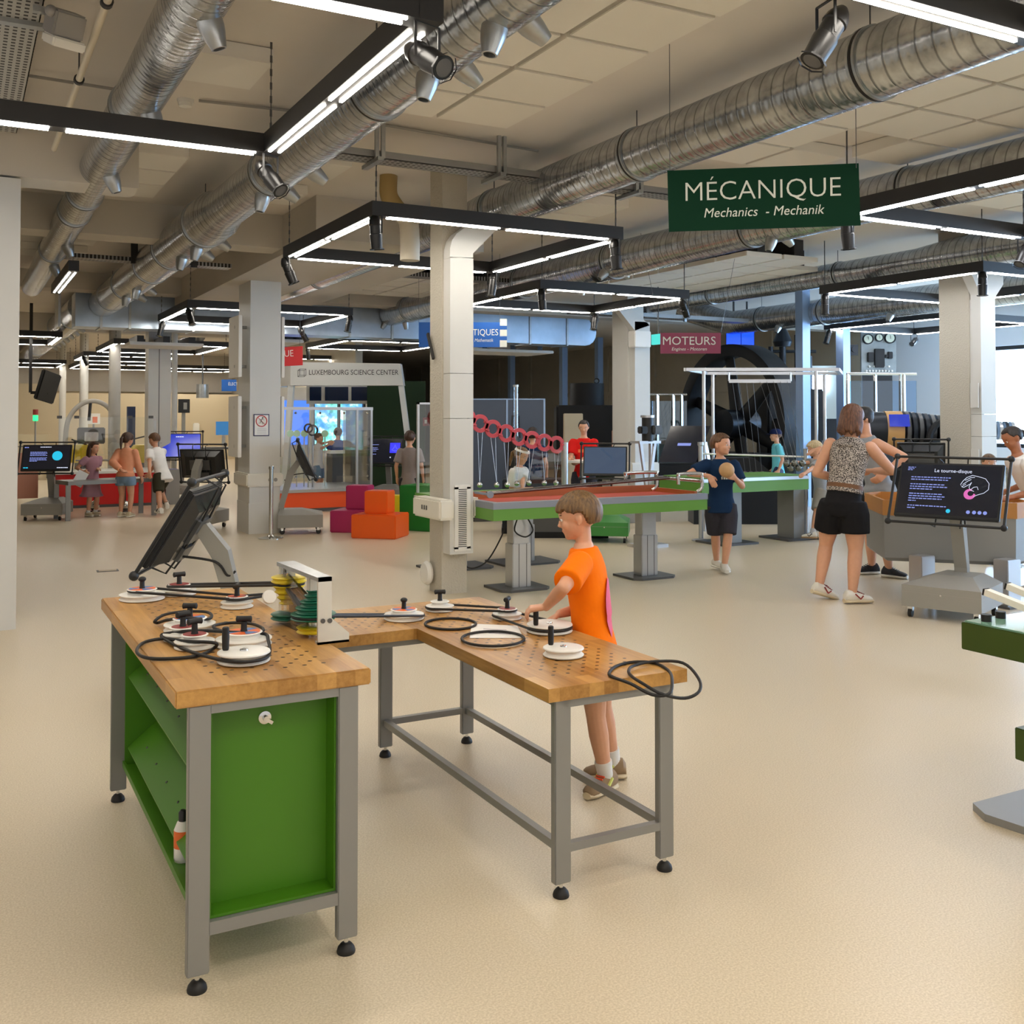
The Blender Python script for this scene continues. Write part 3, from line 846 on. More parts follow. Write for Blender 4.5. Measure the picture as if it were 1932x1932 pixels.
# ---------------------------------------------------------------- trays, pipes, detectors
def tray_cross():
    t = thing('cable_tray', 'perforated galvanised cable tray crossing above the tall pillar', 'cable tray', (4.0, 7.55, 3.60))
    b = B().b2(-1.75, 3.4, -.10, .10, 0, .006); b.b2(-1.75, 3.4, -.10, -.094, 0, .06); b.b2(-1.75, 3.4, .094, .10, 0, .06)
    obj('tray', b, 'tray', t)
    for px in (703, 932, 1190):
        q = onY(px, 330, 7.5).x - 4.0
        h = B().box((q, -.14, .15), (.03, .03, .32)); h.box((q + .05, -.14, .15), (.03, .03, .32)); h.box((q + .02, 0, -.02), (.05, .36, .03))
        obj('hanger', h, 'galv', t)
    c = B()
    for k in range(3): c.tube([(-1.7, -.04 + .04 * k, .02), (3.3, -.04 + .04 * k, .025)], .012, 6)
    obj('cable', c, 'steel_dark', t)
    t2 = thing('cable_tray', 'short cable tray below the far left ducts', 'cable tray', (2.0, 13.5, 3.52))
    obj('tray', B().b2(-.95, 1.1, -.12, .12, 0, .05), 'tray', t2)
    for x in (-.1, .62): obj('hanger', B().box((x, -.13, .16), (.08, .03, .38)), 'lamp_black', t2)
    t3 = thing('cable_tray', 'bluish cable tray running to the elbowed duct', 'cable tray', (10.6, 14.9, 3.35))
    obj('tray', B().b2(-1.4, 2.4, -.15, .15, 0, .07), 'tray', t3)
    obj('hanger', B().box((-.5, -.16, .2), (.05, .05, .5)).box((.9, -.16, .2), (.05, .05, .5)), 'galv', t3)
    t4 = thing('cable_tray', 'cable tray with hangers behind the pillar frame', 'cable tray', (6.3, 13.3, 3.55))
    obj('tray', B().b2(-1.2, 2.2, -.12, .12, 0, .06), 'tray', t4)
    obj('hanger', B().box((0, -.14, .15), (.07, .05, .36)).box((1.2, -.14, .15), (.05, .05, .36)), 'galv', t4)
tray_cross()
def tray_left():
    t = thing('cable_tray', 'wide perforated cable tray running along the upper left edge', 'cable tray', (.14, 3.0, 3.70))
    b = B().b2(-.22, .22, -1.5, 5.4, 0, .006); b.b2(.214, .22, -1.5, 5.4, 0, .06); b.b2(-.22, -.214, -1.5, 5.4, 0, .06)
    obj('tray', b, 'tray_y', t)
    for y in (3.0, 4.9): obj('cross_bracket', B().box((0, y, -.012), (.6, .06, .025)), 'galv', t)
    u = thing('floodlight', 'grey box-shaped floodlight clamped to the upper left tray', 'floodlight', onz(122, 45, 3.62))
    k = M.Rotation(radians(20), 4, 'Z') @ M.Rotation(radians(25), 4, 'X')
    obj('housing', B().box((0, 0, 0), (.16, .14, .13), k, .01), 'alu_soft', u)
    obj('shade', B().box((.01, -.01, -.09), (.17, .15, .05), k, .008), 'white_plastic', u)
    obj('knob', B().ball((-.07, -.07, .03), .03), 'alu_soft', u, smooth=True)
    obj('bracket', B().box((-.11, 0, .05), (.08, .04, .03)), 'galv', u)
    p = thing('pipe', 'thin white pipe hung left of the leftmost duct', 'pipe', (.61, 3.0, 3.6))
    obj('tube', B().cone((0, 0, 0), (0, 5.35, 0), .02, seg=14), 'pipe', p, smooth=True)
    for y in (2.25, 3.55):
        c = obj('clamp', B().cone((0, y - .02, 0), (0, y + .02, 0), .03, seg=14), 'lamp_black', p)
        obj('rod', B().cone((0, y, .02), (0, y, .3), .005, seg=6), 'steel_dark', c)
    for (lab, pa, pb, z) in (('left', (50, 142), (240, 172), 3.85), ('middle', (375, 190), (560, 210), 3.88), ('right', (720, 235), (1015, 285), 3.88)):
        q = obj('conduit', B().cone(onz(*pa, z), onz(*pb, z), .011, seg=8), 'panel_edge', smooth=True)
        tag(q, 'thin %s conduit crossing the ceiling' % lab, 'conduit')
    s = thing('smoke_detector', 'white round smoke detector beside the leftmost duct', 'smoke detector', onz(350, 188, 3.9))
    obj('base', B().lathe([(.055, -.025), (.06, 0)], seg=24), 'white_plastic', s, smooth=True)
    obj('head', B().lathe([(.025, -.055), (.045, -.05), (.05, -.03), (.05, -.024)], seg=24), 'white_plastic', s, smooth=True)
    e = thing('drain_pipe', 'stained felt-wrapped drain pipe beside the tall pillar top', 'pipe', (3.72, 9.15, 3.2))
    obj('upper_bend', B().tube(spline([(-.12, 0, .7), (-.12, 0, .52), (-.06, 0, .42), (0, 0, .36)], 6, False), .085, 16), 'felt_pipe', e, smooth=True)
    obj('lower_bend', B().tube(spline([(0, 0, .37), (.08, 0, .28), (.10, 0, .12), (.10, 0, -.1)], 6, False), .095, 16), 'pipe', e, smooth=True)
tray_left()

# ---------------------------------------------------------------- hanging signs
def hang_sign(name, label, corners, m, cables, thick=.012):
    """corners TL, TR, BR, BL as world points"""
    c = sum((V(p) for p in corners), V()) / 4
    t = thing(name, label, 'sign', c)
    n = (V(corners[1]) - V(corners[0])).cross(V(corners[3]) - V(corners[0])).normalized()
    obj('board', B().slab([V(p) - c for p in corners], n * thick), m, t)
    for p, q in cables: obj('cable', B().cone(V(p) - c, V(q) - c, .0025, seg=5), 'steel_dark', t)
    x = (V(corners[1]) - V(corners[0])).normalized(); out = -n if n.dot(CAMP - c) < 0 else n
    z = out; y = z.cross(x)
    rot = M((x, y, z)).transposed().to_euler()
    # board front faces outwards: it is thickened away from the viewer
    return t, rot, c, x, y, z
def sign_mecanique():
    d = 6.2
    dl, dr = 6.28, 6.12
    TL, BL = ond(1259, 322, dl), ond(1262, 437, dl); TR, BR = ond(1620, 308, dr), ond(1624, 425, dr)
    t, rot, c, x, y, z = hang_sign('hanging_sign', 'large dark green hanging sign reading MECANIQUE above the hall', (TL, TR, BR, BL), 'sign_green',
        [(TL + V((.02, 0, -.03)), V((TL.x + .02, TL.y, CEIL))), (TR - V((.02, 0, .03)), V((TR.x - .02, TR.y, CEIL)))])
    f = z * .003 if True else 0
    text('MÉCANIQUE', .168, 'letter', t, y * .045 + f - x * .005, rot, sx=.98)
    text('Mechanics  - Mechanik', .082, 'letter', t, y * -.085 + f, rot, shear=.2, sx=.95)
sign_mecanique()
def sign_moteurs():
    d = 13.0
    c4 = [ond(1246, 628, d), ond(1360, 628, d), ond(1360, 667, d), ond(1246, 667, d)]
    t, rot, c, x, y, z = hang_sign('hanging_sign', 'plum red hanging sign reading MOTEURS before the engine bay', c4, 'sign_red',
        [(c4[0], V((c4[0].x - .3, c4[0].y, CEIL))), (c4[1], V((c4[1].x + .3, c4[1].y, CEIL)))])
    text('MOTEURS', .15, 'letter', t, y * .025 + z * .004 - x * .02, rot, sx=1.02)
    text('Engines - Motoren', .06, 'letter', t, y * -.075 + z * .004 - x * .02, rot, shear=.2)
    d = 14.5
    c4 = [ond(790, 608, d), ond(943, 608, d), ond(943, 655, d), ond(790, 655, d)]
    t, rot, c, x, y, z = hang_sign('hanging_sign', 'blue hanging sign ending in ATIQUES half hidden by the pillar', c4, 'sign_blue', [(c4[0], V((c4[0].x, c4[0].y, CEIL))), (c4[1], V((c4[1].x, c4[1].y, CEIL)))])
    text('MATHÉMATIQUES', .128, 'letter', t, y * .03 + z * .004 + x * .555, rot, 'RIGHT', sx=.85)
    text('Mathematics - Mathematik', .066, 'letter', t, y * -.08 + z * .004 + x * .48, rot, 'RIGHT', shear=.2, sx=.85)
    q = B()
    for k in range(3):
        zz = .175 - k * .15
        q.slab([x * .575 + y * (zz - .05), x * .675 + y * (zz - .05), x * .675 + y * (zz + .05), x * .575 + y * (zz + .05)], z * -.012)
    obj('white_square', q, 'letter', t)
    k2 = B()
    for k in range(2):
        zz = .10 - k * .15; k2.slab([x * .57 + y * (zz - .03), x * .675 + y * (zz - .03), x * .675 + y * (zz + .03), x * .57 + y * (zz + .03)], z * -.010)
    obj('edge_strip', k2, 'sign_blue', t)
    d = 17.5
    c4 = [ond(478, 658, d), ond(571, 653, d), ond(571, 689, d), ond(478, 694, d)]
    t, rot, c, x, y, z = hang_sign('hanging_sign', 'scarlet hanging sign ending in QUE behind the notice pillar', c4, 'sign_scarlet', [(c4[1] - V((.05, 0, 0)), V((c4[1].x - .05, c4[1].y, CEIL)))])
    text('QUE', .16, 'letter', t, y * .045 + z * .004 + x * .27, rot, 'RIGHT', sx=.85)
    d = 26
    c4 = [ond(418, 716, d), ond(446, 716, d), ond(446, 738, d), ond(418, 738, d)]
    t, rot, c, x, y, z = hang_sign('hanging_sign', 'small distant blue hanging sign left of the notice pillar', c4, 'sign_blue', [(c4[1] - V((.05, 0, 0)), V((c4[1].x - .05, c4[1].y, CEIL)))])
    text('ÉLECT', .11, 'letter', t, y * .03 + z * .004 + x * -.02, rot, 'LEFT', sx=.8)
sign_moteurs()
# ================================================================ TABLES IN THE FOREGROUND
ZL, ZR = .84, .70
def foot(leg, x, y, z0=.046):
    f = obj('foot', B().lathe([(.027, 0), (.028, .005), (.025, .016), (.016, .027), (.008, .030)], (x, y, 0), 20), 'rubber', leg, smooth=True)
    obj('stud', B().cone((x, y, .026), (x, y, z0 + .01), .007, seg=10), 'chrome', f)
def workbench():
    ox, oy = .82, 3.77
    t = thing('workbench', 'tall workbench with oak pegboard top, grey legs and green cabinet', 'workbench', (ox, oy, 0))
    W = (ox, oy, 0)
    obj('tabletop', B().b2(.535, 1.105, 2.94, 4.60, ZL - .048, ZL, .004), 'oak_l', t, world=W)
    lx = (.604, 1.038); ly = (2.965, 4.57)
    for i, y in enumerate(ly):
        for x in lx:
            l = obj('leg', B().b2(x - .031, x + .031, y - .015, y + .015, .046, ZL - .048, .003), 'steel_grey', t, world=W)
            foot(l, x - ox, y - oy)
    for y in ly: obj('top_rail', B().b2(lx[0] + .031, lx[1] - .031, y - .013, y + .013, ZL - .075, ZL - .049), 'steel_grey', t, world=W)
    for y in ly: obj('bottom_rail', B().b2(lx[0] + .031, lx[1] - .031, y - .013, y + .013, .150, .186), 'steel_grey', t, world=W)
    for x in lx: obj('side_rail', B().b2(x - .013, x + .013, ly[0] + .015, ly[1] - .015, ZL - .075, ZL - .049), 'steel_grey', t, world=W)
    xa, xb = lx[0] + .020, lx[1] + .028; ya, yb = 2.99, 4.55
    # end panel: recessed sheet framed by a green lip
    e = obj('end_panel', B().b2(lx[0] + .032, lx[1] - .032, ya + .055, ya + .065, .187, ZL - .076), 'green', t, world=W)
    lip = B().b2(lx[0] + .032, lx[1] - .032, ya - .02, ya + .06, .187, .195)
    lip.b2(lx[1] - .038, lx[1] - .032, ya - .02, ya + .06, .195, ZL - .076); lip.b2(lx[0] + .032, lx[0] + .038, ya - .02, ya + .06, .195, ZL - .076)
    obj('panel_lip', lip, 'green', e, world=W)
    kx = onY(500, 1354, ya + .05)
    k = obj('latch', B().lathe([(.019, 0), (.019, .004), (.012, .006)], (0, 0, 0), 20, M.Translation((kx.x - ox, ya + .054 - oy, kx.z)) @ M.Rotation(pi / 2, 4, 'X')), 'chrome', t, smooth=True)
    obj('latch_turn', B().bar((kx.x - ox, ya + .035 - oy, kx.z), (kx.x - ox + .018, ya + .030 - oy, kx.z - .012), .010, .010).cone((kx.x - ox, ya + .05 - oy, kx.z), (kx.x - ox, ya + .03 - oy, kx.z), .009), 'chrome', k)
    obj('end_panel', B().b2(xa, xb, yb - .02, yb - .01, .15, ZL - .076), 'green', t, world=W)
    obj('bottom_board', B().b2(xa - .004, xb, ya + .06, yb - .02, .147, .157), 'green', t, world=W)
    obj('bottom_lip', B().b2(xa - .006, xa + .004, ya + .0, yb - .0, .143, .168), 'green', t, world=W)
    obj('middle_wall', B().b2(.835, .843, ya + .065, yb - .02, .157, ZL - .076), 'green', t, world=W)
    obj('near_wall', B().b2(xa, lx[0] + .20, ya + .066, ya + .074, .157, ZL - .076), 'green', t, world=W)
    for z in (.222, .515):
        pts = [(xa + .012, z), (xa + .012, z + .006), (.834, z + .171), (.834, z + .165)]
        s = obj('sloping_shelf', B().slab([(x - ox, ya + .075 - oy, zz) for x, zz in pts], (0, yb - .096 - ya, 0)), 'green', t)
        sc = B()
        for k_ in range(6): sc.ball((xa + .06 - ox + .0, 3.25 + k_ * .22 - oy, z + .046), .005, u=8, v=6)
        obj('screw', sc, 'steel_dark', s)
    # bottle on the bottom board, just inside the near leg
    b = thing('squeeze_bottle', 'white bottle with orange label on the lower shelf by the leg', 'bottle', (xa + .035, onX(347, 1600, xa + .035).y + .02, .157))
    obj('bottle_body', B().lathe([(.026, 0), (.028, .01), (.028, .10), (.018, .125), (.010, .13)], seg=20), 'white_plastic', b, smooth=True)
    obj('bottle_label', B().lathe([(.0285, .045), (.0285, .10)], seg=20), 'orange_sticker', b, smooth=True)
    obj('cap', B().lathe([(.014, .128), (.014, .155), (.008, .162)], seg=16), 'black', b, smooth=True)
workbench()
def l_table():
    ox, oy = 0, 0
    x0, x1, y0, y1 = 1.722, 2.293, 2.935, 4.595; yn = 4.035; xl = 1.13
    t = thing('pegboard_table', 'lower L-shaped oak pegboard table on open grey steel frame', 'table', (2.0, 3.77, 0)); W = (2.0, 3.77, 0)
    b = B().prism([(x0, y0), (x1, y0), (x1, y1), (xl, y1), (xl, yn), (x0, yn)], ZR - .045, ZR)
    o = obj('tabletop', b, MT['oak_r'], t, loc=(-2.0, -3.77, 0))
    lx, ly = (1.787, 2.213), (2.965, 4.565)
    for y in ly:
        for x in lx:
            l = obj('leg', B().b2(x - .031, x + .031, y - .015, y + .015, .046, ZR - .045, .003), 'steel_grey', t, world=W); foot(l, x - 2.0, y - 3.77)
    ap = [((lx[0], ly[0]), (lx[1], ly[0])), ((lx[0], ly[1]), (lx[1], ly[1])), ((lx[0], ly[0]), (lx[0], ly[1])), ((lx[1], ly[0]), (lx[1], ly[1])), ((xl + .06, yn + .05), (lx[0], yn + .05)), ((xl + .06, ly[1]), (lx[0], ly[1])), ((xl + .06, yn + .05), (xl + .06, ly[1]))]
    for a, c in ap: obj('apron', B().bar((a[0], a[1], ZR - .060), (c[0], c[1], ZR - .060), .03, .028, UP), 'steel_grey', t, world=W)
    zs = .160
    for a, c in ap[:4]: obj('stretcher', B().bar((a[0], a[1], zs), (c[0], c[1], zs), .028, .028, UP), 'steel_grey', t, world=W)
l_table()

# ---------------------------------------------------------------- pulleys
def pulley(label, p, R, cap='red_sticker', handle='T', r=None, ang=0, hub='white_plastic', k=1):
    t = thing('pulley', label, 'pulley', p, 0, 'white belt pulleys on the pegboards')
    h = .024 * k
    if handle == 'crank':
        obj('wheel', B().lathe([(R, .004), (R + .0015, .008), (R - .010, .017), (R - .010, .021), (R + .0015, .030), (R, .034), (R - .004, .036)], seg=48), 'white_plastic', t, smooth=True)
        obj('axle_cap', B().lathe([(.013, .036), (.012, .040), (.006, .041)], seg=18).lathe([(.004, .041), (.004, .0425)], seg=8), 'chrome', t, smooth=True)
        gx, gy = (R - .022) * cos(ang), (R - .022) * sin(ang)
        obj('grip', B().lathe([(.0085, .036), (.0105, .042), (.0115, .075), (.0105, .105), (.007, .108)], (gx, gy, 0), 18), 'rubber', t, smooth=True)
        return t
    r = r or R * .62
    w_ = obj('wheel', B().lathe([(R, .003), (R, .006), (R - .009, .012), (R - .009, .015), (R, .021), (R, .024), (r + .004, .025)], seg=44), 'white_plastic', t, smooth=True)
    obj('upper_wheel', B().lathe([(r + .003, .025), (r - .005, .032), (r - .005, .036), (r + .004, .043), (r, .045)], seg=40), hub, w_, smooth=True)
    s = obj('sticker', B().lathe([(r - .003, .0452), (r - .003, .0462)], seg=36), cap[0] if isinstance(cap, tuple) else cap, t)
    if isinstance(cap, tuple):
        q = B()
        for a0 in (0.4, 2.5, 4.6):
            q.prism([(0, 0)] + [((r - .004) * cos(a0 + j * .16), (r - .004) * sin(a0 + j * .16)) for j in range(7)], .0463, .0467)
        obj('sticker_pattern', q, cap[1], s)
    hd = obj('handle_stem', B().lathe([(.012, .046), (.010, .055), (.0095, .078)], seg=16), 'rubber', t, smooth=True)
    dx, dy = .026 * cos(ang), .026 * sin(ang)
    if handle == 'T':
        obj('handle_bar', B().rings([(V((-dx, -dy, .086)) * 1.0, .006), (V((-dx * .9, -dy * .9, .086)), .011), (V((-dx * .4, -dy * .4, .087)), .0095), (V((dx * .4, dy * .4, .087)), .0095), (V((dx * .9, dy * .9, .086)), .011), (V((dx, dy, .086)), .006)], 14), 'rubber', hd, smooth=True)
    else:
        obj('handle_bar', B().ball((0, 0, .084), (.016, .016, .011)), 'rubber', hd, smooth=True)
    return t
def at(x, y, z): return onz(x, y, z)
def rad_px(x, y, z, wpx):
    p = onz(x, y, z); return wpx / 2 / FPX * (p - CAMP).dot(FW)
PL = {}
def pul(key, x, y, z, wpx, label, cap, handle, ang=0.0):
    PL[key] = (onz(x, y, z), rad_px(x, y, z, wpx))
    pulley(label, PL[key][0], PL[key][1], cap, handle, None, ang)
ob = ('orange_sticker', 'blue_sticker'); bo = ('blue_sticker', 'orange_sticker')
rb = ('red_sticker', 'orange_sticker')
pul('p1', 268, 1131, ZL, 82, 'large pulley with orange sticker at the back left corner of the workbench', ob, 'ball')
pul('p2', 338, 1122, ZL, 62, 'pulley with red sticker behind the workbench corner pulley', 'red_sticker', 'T', .2)
pul('p3', 447, 1146, ZL, 60, 'pulley linked by belt near the yellow stepped pulley', rb, 'T', 1.0)
pul('p4', 358, 1189, ZL, 94, 'large pulley with blue and orange sticker, rearmost of the loose cluster', bo, 'T', -.5)
pul('p5', 345, 1207, ZL, 72, 'small pulley with red sticker in the middle of the cluster', 'red_sticker', 'T', .4)
pul('p6', 367, 1222, ZL, 74, 'small pulley with red sticker nearest the workbench left edge', 'red_sticker', 'T', .3)
pul('p7', 460, 1217, ZL, 103, 'large pulley with orange and blue sticker behind the crank wheel', ob, 'T', -.4)
pul('p8', 460, 1249, ZL, 96, 'flat white crank wheel with upright grip on the workbench front', None, 'crank', radians(150))
pul('p9', 762, 1168, ZR, 75, 'pulley with orange sticker on the arm of the L-shaped table', ob, 'ball')
pul('p10', 830, 1152, ZR, 53, 'white pulley at the back of the L-shaped table', 'white_plastic', 'T', -.3)
pul('p11', 957, 1167, ZR, 55, 'pulley with red sticker beside the hand of the boy', 'red_sticker', 'T', .8)
pul('p12', 1037, 1192, ZR, 85, 'white crank wheel whose grip the boy in orange holds', None, 'crank', radians(188))
pul('p13', 1063, 1238, ZR, 76, 'white crank wheel standing alone on the L-shaped table', None, 'crank', radians(120))

# ---------------------------------------------------------------- belts
def belt(label, pts, r=.0055, group='black belts on the pegboard tables', closed=True, n=7):
    c = sum((V(p) for p in pts), V()) / len(pts); c.z = min(V(p).z for p in pts) - r
    o = obj('belt', B().tube(spline([V(p) - c for p in pts], n, closed), r, 8, closed), 'rubber', smooth=True); o.location = c
    return tag(o, label, 'belt', group)
def around(keys, z, off=.0, flip=None):
    """belt round two pulleys: tangent loop at height z above the board"""
    (p, r), (q, s) = keys
    d = V((q.x - p.x, q.y - p.y, 0)); a = atan2(d.y, d.x); pts = []
    for k in range(-4, 5): 
        t = a + pi / 2 + (k + 4) / 8 * pi; pts.append(V((p.x + r * cos(t), p.y + r * sin(t), p.z + z)))
    for k in range(9):
        t = a - pi / 2 + k / 8 * pi; pts.append(V((q.x + s * cos(t), q.y + s * sin(t), q.z + (z if off == 0 else off))))
    out = []
    n = len(pts)
    for i in range(n):
        A, C = pts[i], pts[(i + 1) % n]
        m = 6 if (A - C).length > .06 else 1
        for j in range(m): out.append(A.lerp(C, j / m))
    return out
def sm(k, f=.62): return (PL[k][0], PL[k][1] * f)
Yt = onz(545, 1176, ZL)    # axis of the yellow stepped pulley
Gt = onz(591, 1200, ZL)    # axis of the green stepped pulley
belt('belt stretched between the corner pulley and the pulley near the gear stand', around((sm('p1', .6), sm('p3', .62)), .039), n=3)
belt('belt from the red-stickered pulley to the yellow stepped pulley', around((sm('p2', .65), (V((Yt.x, Yt.y, ZL)), .052)), .039, .145), n=3)
belt('belt from the pulley near the gear stand to its small side wheel', around((sm('p3', .66), (onz(502, 1136, ZL), .022)), .037, .03), n=3)
P = lambda x, y, z=.007: onz(x, y, ZL + z)
belt('loose belt lying over the rearmost pulley of the cluster', [P(292, 1172, .02), P(310, 1160, .035), P(345, 1154, .04), P(385, 1154, .04), P(399, 1160, .04), P(392, 1168, .035), P(350, 1166, .05), P(315, 1170, .03), P(298, 1175, .01)])
belt('long loose belt looping off the left edge of the workbench', [P(258, 1228), P(272, 1212), P(310, 1205, .012), P(350, 1210, .028), P(405, 1213, .03), P(402, 1224), P(370, 1238), P(310, 1243), P(272, 1240)])
belt('belt wound between the crank wheel and the red-stickered pulleys', [P(310, 1196, .022), P(312, 1206, .012), P(350, 1226, .012), P(408, 1243, .018), P(450, 1249, .020), P(490, 1245, .020), P(508, 1234, .022), P(506, 1208, .028), P(497, 1195, .03), P(440, 1193, .045), P(380, 1190, .045)])
belt('short belt curled behind the orange and blue stickered pulley', [P(405, 1180, .02), P(440, 1175, .012), P(475, 1177, .012), P(496, 1186, .02), P(488, 1193, .034), P(440, 1193, .036), P(410, 1188, .03)])
belt('belt from the gear stand to the pulley on the table arm', around((sm('p9', .98), (V((Gt.x, Gt.y, ZR)), .070)), .018, .21), n=3)
belt('belt linking the two back pulleys of the L-shaped table', around((sm('p10', .98), sm('p11', .62)), .018, .039), n=3)
belt('belt running to the crank wheel the boy turns', around((sm('p11', .98), sm('p12', .97)), .016, .020), n=3)
Q = lambda x, y, z=.0055: onz(x, y, ZR + z)
def ring_px(cx, cy, rx, ry, n=20, z=.0055, tw=0): return [Q(cx + rx * cos(2 * pi * k / n), cy + ry * sin(2 * pi * k / n) + tw * cos(2 * pi * k / n), z) for k in range(n)]
belt('ring belt lying behind the sheet of paper', ring_px(850, 1177, 48, 10.5), n=2)
belt('ring belt lying half over the sheet of paper', ring_px(930, 1205, 59, 14, z=.008), n=2)
belt('left ring belt of the pair hanging over the table corner', [Q(1149, 1270), Q(1162, 1257), Q(1195, 1249), Q(1235, 1251), Q(1262, 1266, .005), Q(1268, 1286, .006), Q(1258, 1296, .006) + V((0, -.012, -.02)), Q(1225, 1297, .004) + V((0, -.016, -.02)), Q(1190, 1290, .006), Q(1158, 1278)], n=5)
belt('right ring belt of the pair hanging over the table corner', [Q(1186, 1266, .012), Q(1195, 1256, .012), Q(1235, 1248, .012), Q(1280, 1252, .01) + V((.02, 0, 0)), Q(1306, 1275, -.0) + V((.02, -.01, -.01)), Q(1303, 1292, -.01) + V((.02, -.02, -.02)), Q(1280, 1304, -.02) + V((.01, -.02, -.02)), Q(1245, 1301, -.0) + V((0, -.01, -.012)), Q(1210, 1288, .012), Q(1192, 1276, .012)], n=5)
pp = [Q(890, 1177, .001), Q(976, 1181, .001), Q(988, 1204, .001), Q(886, 1204, .001)]
po = thing('paper_sheet', 'white sheet of paper lying on the L-shaped table', 'paper', sum(pp, V()) / 4)
obj('sheet', B().slab([p - po.location for p in pp], (0, 0, .001)), 'paper', po)
pr = B()
for k in range(3): pr.slab([(Q(912 + k * 5, 1186 + k * 4, .0025) - po.location), (Q(955 + k * 4, 1188 + k * 4, .0025) - po.location), (Q(956 + k * 4, 1189 + k * 4, .0025) - po.location), (Q(912 + k * 5, 1187 + k * 4, .0025) - po.location)], (0, 0, .0003))
obj('printing', pr, 'letter_grey', po)

# ---------------------------------------------------------------- gear stand with stepped pulleys
def gear_stand():
    base = V((Gt.x, Gt.y, ZL))
    t = thing('pulley_stand', 'metal and acrylic stand carrying yellow and green stepped pulleys', 'pulley stand', base)
    W = base
    def stack(c, prof, m, nm):
        p = []
        for z, r in prof:
            p += [(r - .004, z), (r, z + .003), (r - .007, z + .009), (r - .007, z + .012), (r, z + .018), (r - .004, z + .0205)]
        return obj(nm, B().lathe(p, c - W, 40), m, t, smooth=True)
    yc = V((Yt.x, Yt.y, ZL + .072)); gc = V((Gt.x, Gt.y, ZL + .060))
    y1 = stack(yc, [(0, .036), (.021, .044), (.042, .053), (.063, .060), (.080, .065)], 'yellow', 'yellow_stepped_pulley')
    g1 = stack(gc, [(0, .078), (.021, .062), (.042, .047), (.063, .034), (.078, .026)], 'pulley_green', 'green_stepped_pulley')
    g2 = stack(V((Yt.x, Yt.y, ZL + .018)), [(0, .066)], 'pulley_green', 'green_lower_pulley')
    y2 = stack(V((Gt.x, Gt.y, ZL + .014)), [(0, .058)], 'yellow', 'yellow_lower_pulley')
    for c in (Yt, Gt): obj('axle', B().cone(V((c.x, c.y, ZL)) - W, V((c.x, c.y, ZL + .20)) - W, .007, seg=14), 'chrome', t, smooth=True)
    fa, fb = onz(600, 1217, ZL), onz(642, 1208, ZL)
    X = fa.y
    wd = .075
    up = [(0, 0), (.108, 0), (.108, .03), (.047, .085), (.047, .222), (0, .222)]
    o = V((fa.x, fa.y, ZL))
    obj('upright_plate', B().slab([o + V((x, 0, z)) - W for x, z in up], (0, .012, 0)), 'alu_bright', t)
    obj('foot_plate', B().slab([o + V((x, y, 0)) - W for x, y in ((0, 0), (.108, 0), (.108, .03), (0, .03))], (0, 0, .008)), 'alu_bright', t)
    sc = obj('screw', B().lathe([(.008, 0), (.008, .003)], (0, 0, 0), 14, M.Translation(o + V((.016, -.001, .078)) - W) @ M.Rotation(pi / 2, 4, 'X')), 'steel_dark', t)
    obj('screw', B().lathe([(.008, 0), (.008, .003)], (0, 0, 0), 14, M.Translation(o + V((.040, -.001, .077)) - W) @ M.Rotation(pi / 2, 4, 'X')), 'steel_dark', t)
    e = V((Yt.x - .03, Yt.y + .05, ZL + .245))
    top = o + V((0, 0, .208))
    a, b = top + V((0, 0, 0)), top + V((.047, 0, 0)); c, d = V((Yt.x + .03, Yt.y + .04, top.z)), V((Yt.x - .035, Yt.y + .04, top.z))
    obj('top_bridge', B().slab([a - W, b - W, b + (c - b) * .35 + V((.0, 0, 0)) - W, c + (b - c) * .25 - W, c - W, d - W, d + (a - d) * .3 - W, a + (d - a) * .4 - W], (0, 0, .014)), 'galv', t)
    for p in (V((Yt.x, Yt.y, ZL + .155)), V((Gt.x, Gt.y, ZL + .15))): obj('bearing_block', B().box(p + V((0, 0, .03)) - W, (.04, .03, .06), None, .004), 'alu_bright', t)
    obj('back_plate', B().slab([V((Yt.x - .03, Yt.y + .03, ZL)) - W, V((Yt.x - .03, Yt.y + .03, ZL + .21)) - W, V((Gt.x - .02, Gt.y + .02, ZL + .14)) - W, V((Gt.x - .02, Gt.y + .02, ZL)) - W], (.01, 0, 0)), 'acrylic', t)
    obj('brace', B().bar(V((Yt.x - .02, Yt.y, ZL + .15)) - W, V((Gt.x - .03, Gt.y, ZL + .07)) - W, .014, .012), 'steel_dark', t)
    obj('side_wheel', B().lathe([(.027, 0), (.028, .004), (.022, .008), (.028, .012), (.026, .016)], (0, 0, 0), 28, M.Translation(onz(507, 1127, ZL + .036) - W) @ M.Rotation(radians(70), 4, 'X')), 'white_plastic', t, smooth=True)
gear_stand()

